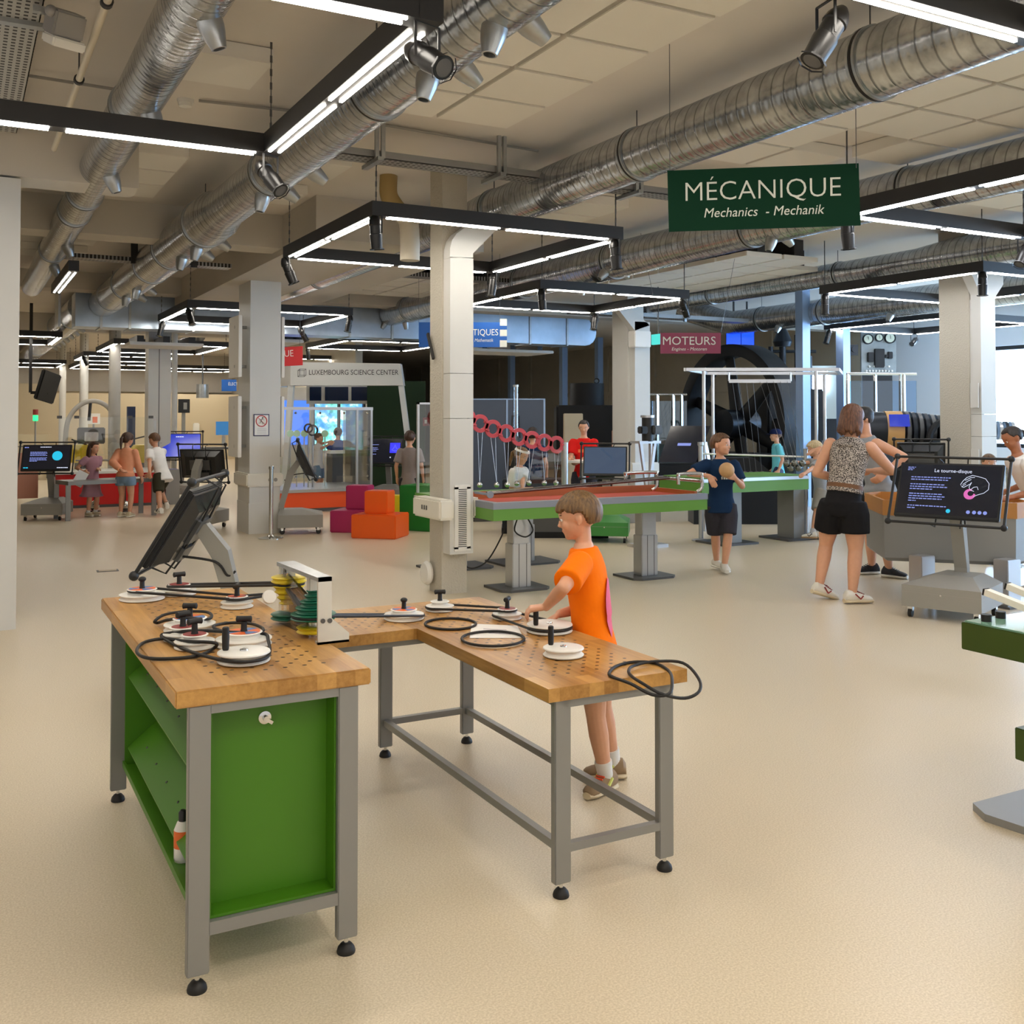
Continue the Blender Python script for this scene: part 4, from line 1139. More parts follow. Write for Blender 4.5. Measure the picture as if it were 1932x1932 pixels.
# ================================================================ KIOSKS
def kiosk(label, loc, rotz, screen='screen_dark', content=None, mon=(.80, .47), tilt=30, cz=1.0, base=True, hgt=.57, wid=.88, group='touch-screen kiosks', bm_='kiosk_grey'):
    """screen faces local -y; base box stands below the screen, arm rises at its back"""
    t = thing('kiosk', label, 'kiosk', loc, rotz, group)
    bw, b0, b1 = .60, -.36, .24
    bb = B().prism([(-bw / 2, b0), (bw / 2, b0), (bw / 2, b1), (-bw / 2, b1)], .09, .26)
    bs = B().loft([(V((0, (b0 + b1) / 2, .26)), V((bw / 2 * 1.414, 0, 0)), V((0, .30 * 1.414, 0))), (V((0, (b0 + b1) / 2 + .1, .335)), V((.2 * 1.414, 0, 0)), V((0, .18 * 1.414, 0)))], 4)
    ro = M.Translation((0, (b0 + b1) / 2, 0)) @ M.Rotation(pi / 4, 4, 'Z') @ M.Translation((0, -(b0 + b1) / 2, 0))
    bm2 = B().slab([(-bw / 2, b0, .26), (bw / 2, b0, .26), (bw / 2, b1, .26), (-bw / 2, b1, .26)], (0, 0, .001))
    # hip-roofed lid
    bm = bb.bm
    lo = [bm.verts.new(p) for p in ((-bw / 2, b0, .2601), (bw / 2, b0, .2601), (bw / 2, b1, .2601), (-bw / 2, b1, .2601))]
    hi = [bm.verts.new(p) for p in ((-.12, b0 + .28, .325), (.16, b0 + .28, .325), (.16, b1 - .02, .325), (-.12, b1 - .02, .325))]
    for i in range(4): bm.faces.new((lo[i], lo[(i + 1) % 4], hi[(i + 1) % 4], hi[i]))
    bm.faces.new(hi); bm.faces.new(list(reversed(lo)))
    bm2.bm.free(); bs.bm.free()
    ba = obj('base', bb, bm_, t)
    obj('seam', B().b2(-bw / 2 - .001, bw / 2 + .001, b0 - .001, b1 + .001, .205, .208), 'panel_edge', ba)
    obj('lock', B().lathe([(.008, 0), (.008, .004)], (0, 0, 0), 10, M.Translation((0, b0 - .001, .20)) @ M.Rotation(pi / 2, 4, 'X')), 'chrome', ba)
    for x in (-.25, .25):
        for y in (b0 + .06, b1 - .06):
            c = obj('caster', B().cone((x - .014, y, .035), (x + .014, y, .035), .035, seg=18), 'rubber', ba, smooth=True)
            obj('caster_fork', B().b2(x - .02, x + .02, y - .018, y + .018, .05, .092), 'chrome', c)
    prof = [(.16, .28), (.235, .28), (.235, .36), (.12, .84), (.00, .99), (-.05, .985), (-.05, .93), (.03, .80), (.16, .36)]
    obj('arm', B().slab([(-.05, y, z) for y, z in prof], (.10, 0, 0)), 'kiosk_grey', t)
    R = M.Translation((0, -.13, cz)) @ M.Rotation(radians(-tilt), 4, 'X')
    w_, h_ = mon
    mo = obj('monitor', B().box((0, 0, 0), (w_, .035, h_), R, .006).slab([R @ V((x * w_ * .47, .016, z * h_ * .47)) for x, z in ((-1, -1), (1, -1), (1, 1), (-1, 1))], R.to_3x3() @ V((0, .012, 0))), 'black', t)
    bk = B(); lo = [bk.bm.verts.new(R @ V((x * w_ * .46, .026, z * h_ * .46))) for x, z in ((-1, -1), (1, -1), (1, 1), (-1, 1))]; hi = [bk.bm.verts.new(R @ V((x * w_ * .34, .082, z * h_ * .33 - .02))) for x, z in ((-1, -1), (1, -1), (1, 1), (-1, 1))]
    for i in range(4): bk.bm.faces.new((lo[i], lo[(i + 1) % 4], hi[(i + 1) % 4], hi[i]))
    bk.bm.faces.new(hi); bk.bm.faces.new(list(reversed(lo))); obj('back_shell', bk, 'black_shell', mo)
    obj('back_bracket', B().box((0, .088, 0), (.30, .03, .14), R).box((0, .085, -.15), (.24, .03, .08), R), 'steel_dark', mo)
    sc = obj('screen', B().box((0, -.0185, .005), (w_ - .035, .003, h_ - .045), R), screen, mo)
    fr = B(); hw, hh = wid / 2, hgt / 2
    cs = [R @ V((x, -.012, z)) for x, z in ((-hw, -hh), (hw, -hh), (hw, hh), (-hw, hh))]
    for i in range(4): fr.cone(cs[i], cs[(i + 1) % 4], .011, seg=10)
    g = obj('bumper_frame', fr, 'black', t, smooth=True)
    for p in cs: obj('corner_ball', B().ball(p, .026), 'black', g, smooth=True)
    for x in (-.12, .12):
        for s in (-1, 1):
            st = B().tube([R @ V((x, -.012, s * hh)), R @ V((x * .8, .075, s * (hh - .005))), R @ V((x * .8, .095, s * .06))], .006, 6)
            obj('frame_strut', st, 'black', g)
    obj('cable', B().tube(spline([R @ V((.05, .06, -.18)), V((.06, .05, cz - .22)), V((.05, .12, cz - .30)), V((.03, .16, cz - .28))], 6, False), .007, 6), 'rubber', t, smooth=True)
    if content: content(sc, R)
    return t
RX = radians(90)
def scr_text(sc, R, s, x, z, size, m='glow_text', align='LEFT'):
    rot = (R.to_3x3() @ M.Rotation(RX, 3, 'X')).to_euler()
    return text(s, size, m, sc, R @ V((x, -.0215, z)), rot, align, .0003)
def lines(sc, R, rows, x0, z0, dz, h, m='glow_text', nm='text_block'):
    b = B()
    for i, L in enumerate(rows):
        if L:
            x = x0
            while x < x0 + L - .008:
                l = min(random.uniform(.012, .035), x0 + L - x); b.box((x + l / 2, -.0212, z0 - i * dz), (l, .0008, h), R); x += l + .006
    o = obj(nm, b, m, sc); return o
def c_tourne(sc, R):
    scr_text(sc, R, 'Le tourne-disque', .02, .165, .042, 'glow_white', 'CENTER')
    lines(sc, R, [.31, .29, 0, .27, .29, .18, 0, .26, .28, .26, .06, 0, .30, .06], -.30, .105, .0205, .008)
    b = B()
    hp = [(.13, .06), (.10, .035), (.09, .055), (.105, .085), (.13, .115), (.17, .135), (.22, .125), (.27, .11), (.30, .07), (.30, .02), (.27, -.01), (.22, -.03), (.195, -.045)]
    b.tube([R @ V((x, -.021, z)) for x, z in hp], .0022, 5)
    for q in ([(.10, .035), (.115, .03), (.16, .06), (.17, .075)], [(.105, .055), (.14, .085), (.165, .10)], [(.12, .09), (.16, .115), (.19, .118)], [(.17, .075), (.155, .035), (.165, .012), (.195, .0)], [(.165, .01), (.19, .035), (.215, .04), (.225, .015)]):
        b.tube([R @ V((x, -.021, z)) for x, z in q], .0022, 5)
    obj('hand_drawing', b, 'glow_white', sc)
    a = B(); n = 22
    A = [(.165 + .044 * cos(t), -.025 + .044 * sin(t)) for t in [radians(70 + 290 * k / n) for k in range(n + 1)]]
    C = [(.172 + .022 * cos(t), -.018 + .022 * sin(t)) for t in [radians(360 - 290 * k / n) for k in range(n + 1)]]
    a.slab([R @ V((x, -.0212, z)) for x, z in A + C], R.to_3x3() @ V((0, -.0006, 0)))
    obj('disc_drawing', a, 'glow_pink', sc)
    d = B()
    for x in (.17, .215, .255, .295): d.lathe([(.015, 0), (.015, .001)], (0, 0, 0), 14, R @ M.Translation((x, -.021, -.175)) @ M.Rotation(pi / 2, 4, 'X'))
    obj('menu_dots', d, 'glow_text', sc)
    obj('home_dot', B().lathe([(.017, 0), (.017, .001)], (0, 0, 0), 14, R @ M.Translation((.02, -.021, -.175)) @ M.Rotation(pi / 2, 4, 'X')), 'glow_cyan', sc)
    lines(sc, R, [.06, .05, .05], -.335, .19, .012, .006, 'glow_text', 'corner_mark')
def c_left(sc, R):
    scr_text(sc, R, 'Qu\'est ce', .0, .17, .03, 'glow_white', 'CENTER') if False else lines(sc, R, [.16], -.10, .17, .02, .012, 'glow_white', 'heading')
    lines(sc, R, [.25, .25, .24, .25, 0, .25, .24, .25, .12], -.24, .09, .018, .009)
    obj('disc_drawing', B().lathe([(.075, 0), (.075, .001)], (0, 0, 0), 28, R @ M.Translation((.16, -.021, .03)) @ M.Rotation(pi / 2, 4, 'X')), 'glow_cyan', sc)
    lines(sc, R, [.06], -.33, .165, .02, .014, 'glow_text', 'corner_mark'); lines(sc, R, [.17], .17, -.16, .02, .014, 'glow_white', 'menu_dots')
    lines(sc, R, [.07], -.32, -.16, .02, .016, 'glow_cyan', 'button')
def c_blue(sc, R):
    lines(sc, R, [.15], -.10, .18, .02, .018, 'glow_white', 'heading'); lines(sc, R, [.08], -.05, .03, .02, .01, 'glow_text')
def c_triangle(sc, R):
    lines(sc, R, [.2, 0, .18, .2, .17, 0, .16], -.33, .12, .03, .010)
    obj('blue_square', B().box((.18, -.021, .06), (.19, .001, .19), R), 'glow_blue', sc)
    obj('shape_outline', B().tube([R @ V((x, -.022, z)) for x, z in ((.18, .12), (.16, .06), (.12, .02), (.18, .0), (.24, .02), (.20, .06))], .004, 5, True), 'glow_text', sc)
    for x in (.1, .26): obj('menu_dots', B().ball(R @ V((x, -.021, -.12)), .012), 'glow_white', sc)
def yaw_face(vec): return atan2(vec.x, -vec.y)   # rotz so that local -y points along vec
def kpos(pb, d, cz=1.0):
    return ond(pb[0], pb[1], d)
# near kiosk seen from behind, facing the left wall
q = ond(352, 985, 5.85)
kiosk('near kiosk seen from behind, leaning black screen beyond the workbench', (q.x + .11, q.y - .05, 0), yaw_face(-RT - FW * .08), tilt=31)
q = ond(1790, 925, 8.2)
fv = (-FW * .77 - RT * .64).normalized()
kiosk('kiosk whose screen reads Le tourne-disque beside the wooden tray', (q.x - fv.x * .13, q.y - fv.y * .13, 0), yaw_face(fv), content=c_tourne, tilt=25)
q = ond(88, 862, 15.9)
fv = (-FW + RT * .15).normalized()
kiosk('far left kiosk showing a blue disc on a dark screen', (q.x - fv.x * .13, q.y - fv.y * .13, 0), yaw_face(fv), content=c_left, tilt=18, mon=(.72, .42), wid=.80, hgt=.50, cz=.95)
q = ond(342, 843, 20.0)
fv = (-FW + RT * .3).normalized()
kiosk('kiosk with blue glowing screen behind the black one', (q.x - fv.x * .13, q.y - fv.y * .13, 0), yaw_face(fv), 'screen_blue', content=c_blue, tilt=20, mon=(.74, .50), wid=.80, hgt=.58, cz=1.02)
q = ond(375, 875, 14.6)
fv = (FW + RT * .15).normalized()
kiosk('kiosk seen squarely from behind left of the notice pillar', (q.x, q.y, 0), yaw_face(fv), tilt=12, mon=(.66, .42), wid=.72, hgt=.56, cz=.92)
q = ond(566, 872, 14.2)
fv = (RT * .979 + FW * .2).normalized()
kiosk('kiosk seen from its side at the orange exhibit wall', (q.x - fv.x * .05, q.y - fv.y * .05, 0), yaw_face(fv), tilt=25, cz=1.0, mon=(.74, .48), wid=.8, hgt=.58)
q = ond(728, 855, 19.0)
fv = (-FW * .98 - RT * .1).normalized()
kiosk('kiosk with blue drawing behind the glass exhibit', (q.x - fv.x * .1, q.y - fv.y * .1, 0), yaw_face(fv), 'screen_dark', content=c_triangle, tilt=15, mon=(.66, .48), wid=.72, hgt=.56, cz=.95)
q = ond(1142, 872, 13.2)
fv = (-FW - RT * .15).normalized()
MT['screen_mirror'] = mat('screen_mirror', S(10, 12, 18), .04, spec=1.0, emit=.4, ecol=S(76, 96, 124))  # bluish reflection painted on the screen as a faint glow
kiosk('kiosk with glossy reflecting screen and green base behind the felt table', (q.x - fv.x * .1, q.y - fv.y * .1, 0), yaw_face(fv), 'screen_mirror', tilt=24, mon=(.56, .40), wid=.62, hgt=.48, cz=1.02, bm_='green_cart')
q = ond(1738, 856, 12.5)
fv = (FW * .9 + RT * .35).normalized()
kiosk('kiosk seen from behind near the turbine by the right pillar', (q.x, q.y, 0), yaw_face(fv), tilt=25, mon=(.55, .34), wid=.62, hgt=.42, cz=1.12)
# ================================================================ MIDDLE DISTANCE
def bx(name, P, d, m, parent, W, bev=.0, mtx=None):
    return obj(name, B().box(V(P) - V(W), d, mtx, bev), m, parent)
def lift_leg(t, x, y, z1, W, plate=(.50, .42), w_=.17, step=.42):
    l = obj('leg', B().b2(x - w_ / 2 - .012, x + w_ / 2 + .012, y - .075, y + .075, .02, step, .006), 'alu', t, world=W)
    g = B()
    for k in (-.03, .05): g.b2(x + k - .003, x + k + .003, y - .0765, y - .075, .02, step)
    obj('groove', g, 'steel_dark', l, world=W)
    obj('inner_column', B().b2(x - w_ / 2, x + w_ / 2, y - .065, y + .065, step, z1, .006), 'alu', l, world=W)
    k = .06
    obj('foot_plate', B().prism([(x - plate[0] / 2 + k, y - plate[1] / 2), (x + plate[0] / 2 - k, y - plate[1] / 2), (x + plate[0] / 2, y - plate[1] / 2 + k), (x + plate[0] / 2, y + plate[1] / 2), (x - plate[0] / 2, y + plate[1] / 2), (x - plate[0] / 2, y - plate[1] / 2 + k)], 0, .022), 'steel_dark', l, world=W)
def felt_table():
    y0, y1 = 7.95, 8.78
    a, b = onY(931, 981, y0), onY(1334.5, 962, y0)
    x0, x1 = a.x, b.x; zb, zm, zt = .685, .785, .842
    t = thing('felt_table', 'long green-sided table with red felt bed and sloping steel rails', 'table', ((x0 + x1) / 2, 8.36, 0)); W = t.location
    obj('apron', B().b2(x0, x1, y0, y1, zb, zm), 'green_table', t, world=W)
    r = B(); k = .07
    r.b2(x0 - .004, x1 + .004, y0 - .004, y0 + k, zm, zt); r.b2(x0 - .004, x1 + .004, y1 - k, y1, zm, zt); r.b2(x0 - .004, x0 + k, y0 + k, y1 - k, zm, zt); r.b2(x1 - k, x1 + .004, y0 + k, y1 - k, zm, zt)
    obj('rim', r, 'rim_grey', t, world=W)
    obj('felt_bed', B().b2(x0 + k, x1 - k, y0 + k, y1 - k, zm, zm + .035), 'felt', t, world=W)
    s = B().b2(x0 + k, x1 - k, y1 - k - .03, y1 - k, zm + .035, zt + .045); s.b2(x1 - k - .03, x1 - k, y0 + k, y1 - k, zm + .03, zt + .02)
    obj('cushion', s, 'rail_wood', t, world=W)
    for x in (4.60, 6.05): lift_leg(t, x, 8.40, zb, W)
    p0, p1 = V((x0 + .12, y0 + .28, zt + .06)), V((x1 - .25, y0 + .28, zt + .145))
    for dy, rr in ((0, .014), (.09, .014), (.05, .018)): obj('rail', B().cone(p0 + V((0, dy, 0)) - W, p1 + V((0, dy, 0)) - W, rr, seg=12), 'rail_steel' if rr < .02 else 'rail_brown', t, smooth=True)
    obj('pivot', B().lathe([(.032, -.008), (.032, .008)], (0, 0, 0), 20, M.Translation(p0 + V((-.06, -.10, 0)) - W) @ M.Rotation(pi / 2, 4, 'X')).cone(p0 + V((-.06, -.11, .0)) - W, p0 + V((-.06, .2, 0)) - W, .012), 'rim_grey', t, smooth=True)
    for xa, xb, yy_ in ((x1 - .62, x1 - .24, y0 + .5), (x1 - .26, x1 + .03, y0 + .12)):
        z = zt + .19
        pts = [V((xa, yy_, z - .10)), V((xa, yy_, z - .02)), V((xa + .02, yy_, z)), V((xb - .03, yy_, z)), V((xb, yy_, z - .03)), V((xb, yy_, z - .14)), V((xb - .04, yy_ + .02, z - .18))]
        obj('push_bar', B().tube([p - W for p in spline(pts, 5, False)], .017, 10), 'chrome', t, smooth=True)
    obj('end_rail', B().cone(V((x1 - .05, y0 + .03, zt + .12)) - W, V((x1 - .05, y0 + .7, zt + .12)) - W, .015, seg=10), 'chrome', t, smooth=True)
    c = B().tube([V(p) - W for p in spline([(4.55, 8.3, .685), (4.50, 8.28, .55), (4.60, 8.26, .49), (4.68, 8.26, .55), (4.62, 8.28, .68)], 6, False)], .007, 6)
    obj('cable', c, 'rubber', t, smooth=True)
    c = obj('cable', B().tube(spline([(4.16, 8.75, .30), (4.20, 8.72, .20), (4.30, 8.7, .17), (4.42, 8.65, .25), (4.52, 8.55, .5), (4.54, 8.5, .68)], 8, False), .007, 6), 'rubber', smooth=True)
    tag(c, 'black cable drooping from the felt table to the tall pillar', 'cable')
felt_table()
def green_table():
    y0, y1 = 9.75, 10.6; x0, x1 = 7.85, onY(1526, 934, 9.75).x
    za, zb = .665, .80; zt = .84
    t = thing('green_table', 'green table on slab legs behind the boy with the ball', 'table', ((x0 + x1) / 2, 10.1, 0)); W = t.location
    obj('apron', B().b2(x0, x1, y0, y1, za, zb), 'green_table', t, world=W)
    obj('rim', B().b2(x0 - .005, x1 + .005, y0 - .005, y1, zb, zt), 'alu', t, world=W)
    obj('top', B().b2(x0 + .03, x1 - .03, y0 + .05, y1 - .05, zt, zt + .012), 'green_table', t, world=W)
    for px in (1394, 1513):
        x = onY(px, 1020, 9.9).x
        l = obj('leg', B().b2(x - .09, x + .09, 9.95, 10.25, .02, za), 'steel_grey', t, world=W)
        obj('foot_plate', B().b2(x - .28, x + .28, 9.85, 10.4, 0, .025), 'steel_dark', l, world=W)
green_table()
def pendulum():
    y0, y1 = 9.35, 10.25
    x0, x1 = onY(783, 930, y1).x, onY(1085, 930, y0).x
    zt = onY(1000, 934, y0).z
    t = thing('pendulum_table', 'green-topped exhibit table with seven steel pendulum balls behind glass', 'exhibit', ((x0 + x1) / 2, 9.8, 0)); W = t.location
    obj('top', B().b2(x0, x1, y0 - .01, y1, zt - .03, zt), 'green_table', t, world=W)
    obj('rim', B().b2(x0 - .01, x1 + .01, y0 - .02, y1 + .01, zt - .10, zt - .03), 'alu', t, world=W)
    for x in (x0 + .3, x1 - .35): lift_leg(t, x, 9.85, zt - .1, W, (.7, .5))
    gx = onY(1062, 900, y0).x
    g = obj('glass_front', B().b2(x0 + .75, gx, y0 + .02, y0 + .03, zt, onY(1000, 851, y0).z), 'glass', t, world=W)
    gl = obj('glass_side', B().b2(x0 + .02, x0 + .40, y1 - .04, y1 - .03, zt, onY(786, 760, y0).z), 'glass', t, world=W)
    obj('edge_profile', B().b2(x0 + .005, x0 + .03, y1 - .05, y1 - .02, zt, onY(786, 757, y0).z).b2(x0 + .005, x0 + .40, y1 - .05, y1 - .02, onY(786, 757, y0).z - .02, onY(786, 757, y0).z), 'alu', gl, world=W)
    yp = 9.8
    C = [onY(x, y, yp) for x, y in ((906, 799), (930, 809), (955, 817.5), (979, 824.5), (1003.5, 830), (1027, 835), (1050, 839))]
    C = [C[0] * 2 - C[1]] + C
    ro, ri = .098, .056
    for i, c in enumerate(C):
        b = B(); n = 28
        ring = [b.bm.verts.new(c - W + V((r * cos(2 * pi * k / n), y, r * sin(2 * pi * k / n)))) for y in (-.01, .01) for r in (ro, ri) for k in range(n)]
        A, I, A2, I2 = ring[:n], ring[n:2 * n], ring[2 * n:3 * n], ring[3 * n:]
        for k in range(n):
            j = (k + 1) % n
            b.bm.faces.new((A[k], A[j], I[j], I[k])); b.bm.faces.new((A2[k], I2[k], I2[j], A2[j])); b.bm.faces.new((A[k], A2[k], A2[j], A[j])); b.bm.faces.new((I[k], I[j], I2[j], I2[k]))
        o = obj('hanger_ring', b, 'pendulum', t)
        if i: 
            p = C[i - 1]; d = (c - p).normalized(); 
            for s in (1, -1): obj('hanger_web', B().bar(p + d * .06 + V((0, 0, s * .04)) - W, c - d * .06 + V((0, 0, s * .04)) - W, .018, .06, V((0, 1, 0))), 'pendulum', o)
    obj('hanger_web', B().bar(C[-1] + V((.06, 0, 0)) - W, C[-1] + V((.14, 0, 0)) - W, .02, .05, V((0, 1, 0))), 'pendulum', t)
    post = onY(1066, 835, yp)
    obj('post', B().cone(V((post.x, yp, zt)) - W, V((post.x, yp, post.z)) - W, .035, seg=18), 'alu', t, smooth=True)
    for c, (x, y) in zip(C[1:], ((905, 915), (937, 915), (957, 914.5), (975, 912), (998, 911), (1027, 911), (1049, 911))):
        q = onY(x, y, yp - .05)
        b = thing('pendulum_ball', 'steel pendulum ball hanging from the red ring bar', 'ball', q, 0, 'steel pendulum balls in a row')
        obj('ball', B().ball((0, 0, 0), .029, u=20, v=14), 'chrome', b, smooth=True)
        for s in (-.03, .03): obj('wire', B().cone((0, 0, .02), c + V((s, 0, -.062)) - q, .0022, seg=5), 'alu', b)
pendulum()
def device_stand():
    p = ond(1222, 925, 12.6); p.z = 0
    t = thing('device_stand', 'aluminium X-frame stand carrying a black camera-like device', 'stand', p)
    b = B(); h = 1.28
    for s in (-1, 1):
        b.bar((s * .10, 0, 0), (-s * .11, 0, h), .035, .035)
    b.bar((.13, .1, 0), (.13, .1, h), .05, .05); b.box((.0, .04, h), (.32, .2, .03))
    b.box((0, 0, .02), (.4, .3, .04))
    obj('frame', b, 'alu', t)
    obj('device_body', B().cone((0, 0, h + .01), (0, 0, h + .30), .07, seg=20), 'black', t, smooth=True)
    obj('device_block', B().box((-.10, -.04, h + .15), (.10, .1, .09), None, .012), 'black', t); obj('device_block', B().box((.09, -.06, h + .15), (.13, .1, .11), None, .015), 'steel_dark', t)
    obj('device_cap', B().cone((0, 0, h + .30), (0, 0, h + .33), .085, seg=20), 'alu', t, smooth=True)
device_stand()
def low_plinth():
    a = onz(1190, 993)
    o = obj('low_plinth', B().box((0, 0, .17), (2.4, .5, .34)), 'steel_soft'); o.location = (a.x - .4, a.y + .6, 0)
    tag(o, 'low grey plinth behind the kiosk with green base', 'plinth')
    o = obj('storage_bin', B().loft([(V((0, 0, 0)), V((.30, 0, 0)), V((0, .2, 0))), (V((0, 0, .22)), V((.36, 0, 0)), V((0, .25, 0)))], 24), 'steel_dark', smooth=True); o.location = onz(930, 985) + V((0, .3, 0))
    tag(o, 'dark grey tub on the floor under the felt table end', 'bin')
low_plinth()

# ---------------------------------------------------------------- foam seats
def foam(name, label, px, d, w_, hs, dp, m, back=None, rot=None):
    p = ond(px, 1000, d); p.z = 0
    t = thing(name, label, 'foam block', p, -YAW + (rot or 0))
    obj('seat_block', B().b2(-w_ / 2, w_ / 2, 0, dp, 0, hs, .012), m, t)
    if back:
        bw, bh, off, b0 = back; obj('back_block', B().b2(off - bw / 2, off + bw / 2, b0, b0 + .3, hs, hs + bh, .012), m, t)
    return t
foam('foam_chair', 'glossy orange foam chair of two blocks, front of the group', 704, 13.4, .62, .31, .52, 'foam_orange', (.32, .30, -.03, .16), radians(-14))
foam('foam_chair', 'magenta foam chair of two blocks left behind the orange one', 655, 14.1, .50, .30, .55, 'foam_magenta', (.32, .33, .06, .22), radians(-10))
foam('foam_cube', 'tall green foam block beside the tall pillar', 785, 14.3, .55, .63, .55, 'foam_green', None, radians(-25))
foam('foam_cube', 'small yellow foam block peeping between orange and green', 741, 15.2, .28, .42, .3, 'foam_yellow', None, 0)
def stanchion(label, p, h=.95):
    t = thing('stanchion', label, 'barrier post', p)
    obj('base', B().lathe([(.16, 0), (.16, .012), (.05, .03), (.035, .05)], seg=30), 'chrome', t, smooth=True)
    obj('post', B().lathe([(.026, .03), (.026, h - .05), (.034, h - .045), (.034, h - .01), (.02, h)], seg=20), 'chrome', t, smooth=True)
    return t
stanchion('chrome barrier post in front of the notice pillar', onz(511, 1016))
t = stanchion('chrome barrier post with black belt at the right edge', ond(1903, 930, 11.0) * 1 + V((0, 0, 0)) - V((0, 0, ond(1903, 930, 11.0).z)), 1.13)
obj('belt_strap', B().tube(spline([(.02, 0, 1.05), (.12, -.1, .92), (.26, -.2, .82), (.45, -.3, .78)], 5, False), [.022] * 16, 6), 'rubber', t)

# ---------------------------------------------------------------- glazed exhibit with orange base
def glass_exhibit():
    Y = 16.7; x0, x1 = onY(500, 960, Y).x, onY(703, 955, Y).x
    zt = onY(620, 922, Y).z; zg = onY(620, 768, Y).z
    t = thing('glass_exhibit', 'large glass case on orange base with steel frame', 'exhibit', ((x0 + x1) / 2, Y + .6, 0)); W = t.location
    obj('base_panel', B().b2(x0, x1, Y, Y + 1.6, .06, zt - .05), 'orange_wall', t, world=W)
    obj('kick', B().b2(x0, x1, Y + .02, Y + 1.55, 0, .06), 'steel_dark', t, world=W)
    obj('base_rim', B().b2(x0 - .02, x1 + .02, Y - .02, Y + 1.62, zt - .05, zt), 'alu', t, world=W)
    obj('glass_front', B().b2(x0, x1, Y + .01, Y + .02, zt, zg - .05), 'glass', t, world=W)
    obj('glass_side', B().b2(x1 - .02, x1 - .01, Y + .03, Y + 1.5, zt, zg - .05), 'glass', t, world=W)
    f = B().b2(x0, x1, Y - .01, Y + .03, zg - .05, zg)
    for x in (x1 - .04, x1 - .30): f.b2(x, x + .035, Y - .005, Y + .03, zt, zg)
    f.b2(x1 - .04, x1, Y + .03, Y + 1.5, zg - .05, zg)
    obj('frame', f, 'alu', t, world=W)
    for k in range(4):
        for z in (zg - .1, zt + .2): obj('glass_clamp', B().ball(V((x0 + .5 + k * .42, Y - .01, z)) - W, .02, u=10, v=6), 'chrome', t)
    for i, (px, py, r) in enumerate(((590, 812, .085), (582, 808, .07))):
        q = onY(px, py, Y + .5)
        c = thing('curved_black_part', 'black curved ring seen through the glass case' if i else 'second black ring seen through the glass case', 'exhibit part', q)
        obj('ring', B().tube([(r * cos(a * pi / 12), 0, r * sin(a * pi / 12)) for a in range(24)], .016, 6, True), 'black', c, smooth=True)
        obj('stem', B().cone((0, 0, -r), (0, 0, zt - q.z), .012, seg=8), 'alu', c)
    for k, px in enumerate((548, 560, 574, 613)):
        q = onY(px, 818, Y + .7); c = thing('glow_disc', 'pale translucent disc on a rod inside the glass case', 'exhibit part', q, 0, 'pale discs in the glass case')
        obj('disc', B().lathe([(.06, -.01), (.06, .01)], (0, 0, 0), 20, M.Rotation(pi / 2, 4, 'X')), 'disc_pale', c); obj('rod', B().cone((0, 0, -.05), (0, 0, zt - q.z), .01, seg=6), 'alu', c)
    q = onY(668, 858, Y + 1.1)
    w = thing('white_workbench', 'white worktop behind the glass case', 'table', (q.x + .25, Y + 2.05, 0))
    obj('worktop', B().box((0, 0, .92), (.9, .4, .05)), 'white_plastic', w); obj('cabinet', B().box((0, 0, .45), (.8, .36, .88)), 'steel_dark', w)
    # glowing panel added behind the case, standing in for trees reflected in its glass
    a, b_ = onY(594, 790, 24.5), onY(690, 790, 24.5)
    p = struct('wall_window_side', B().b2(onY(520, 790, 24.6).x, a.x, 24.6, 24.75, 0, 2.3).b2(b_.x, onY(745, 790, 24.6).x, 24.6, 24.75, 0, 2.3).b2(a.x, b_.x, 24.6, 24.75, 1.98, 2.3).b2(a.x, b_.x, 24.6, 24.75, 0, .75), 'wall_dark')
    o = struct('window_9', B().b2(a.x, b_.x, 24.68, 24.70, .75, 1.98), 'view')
    fr = B()
    for k in (0, .5, 1): x = a.x + (b_.x - a.x) * k; fr.b2(x - .03, x + .03, 24.6, 24.68, .75, 1.98)
    obj('window_frame', fr, 'lamp_black', o)  # bars laid across the added reflection panel
    o = struct('window_10', B().b2(onY(530, 790, 24.5).x, onY(588, 790, 24.5).x, 24.56, 24.58, .9, 1.98), 'view_blue')  # evenly glowing blue panel set against the solid wall
glass_exhibit()

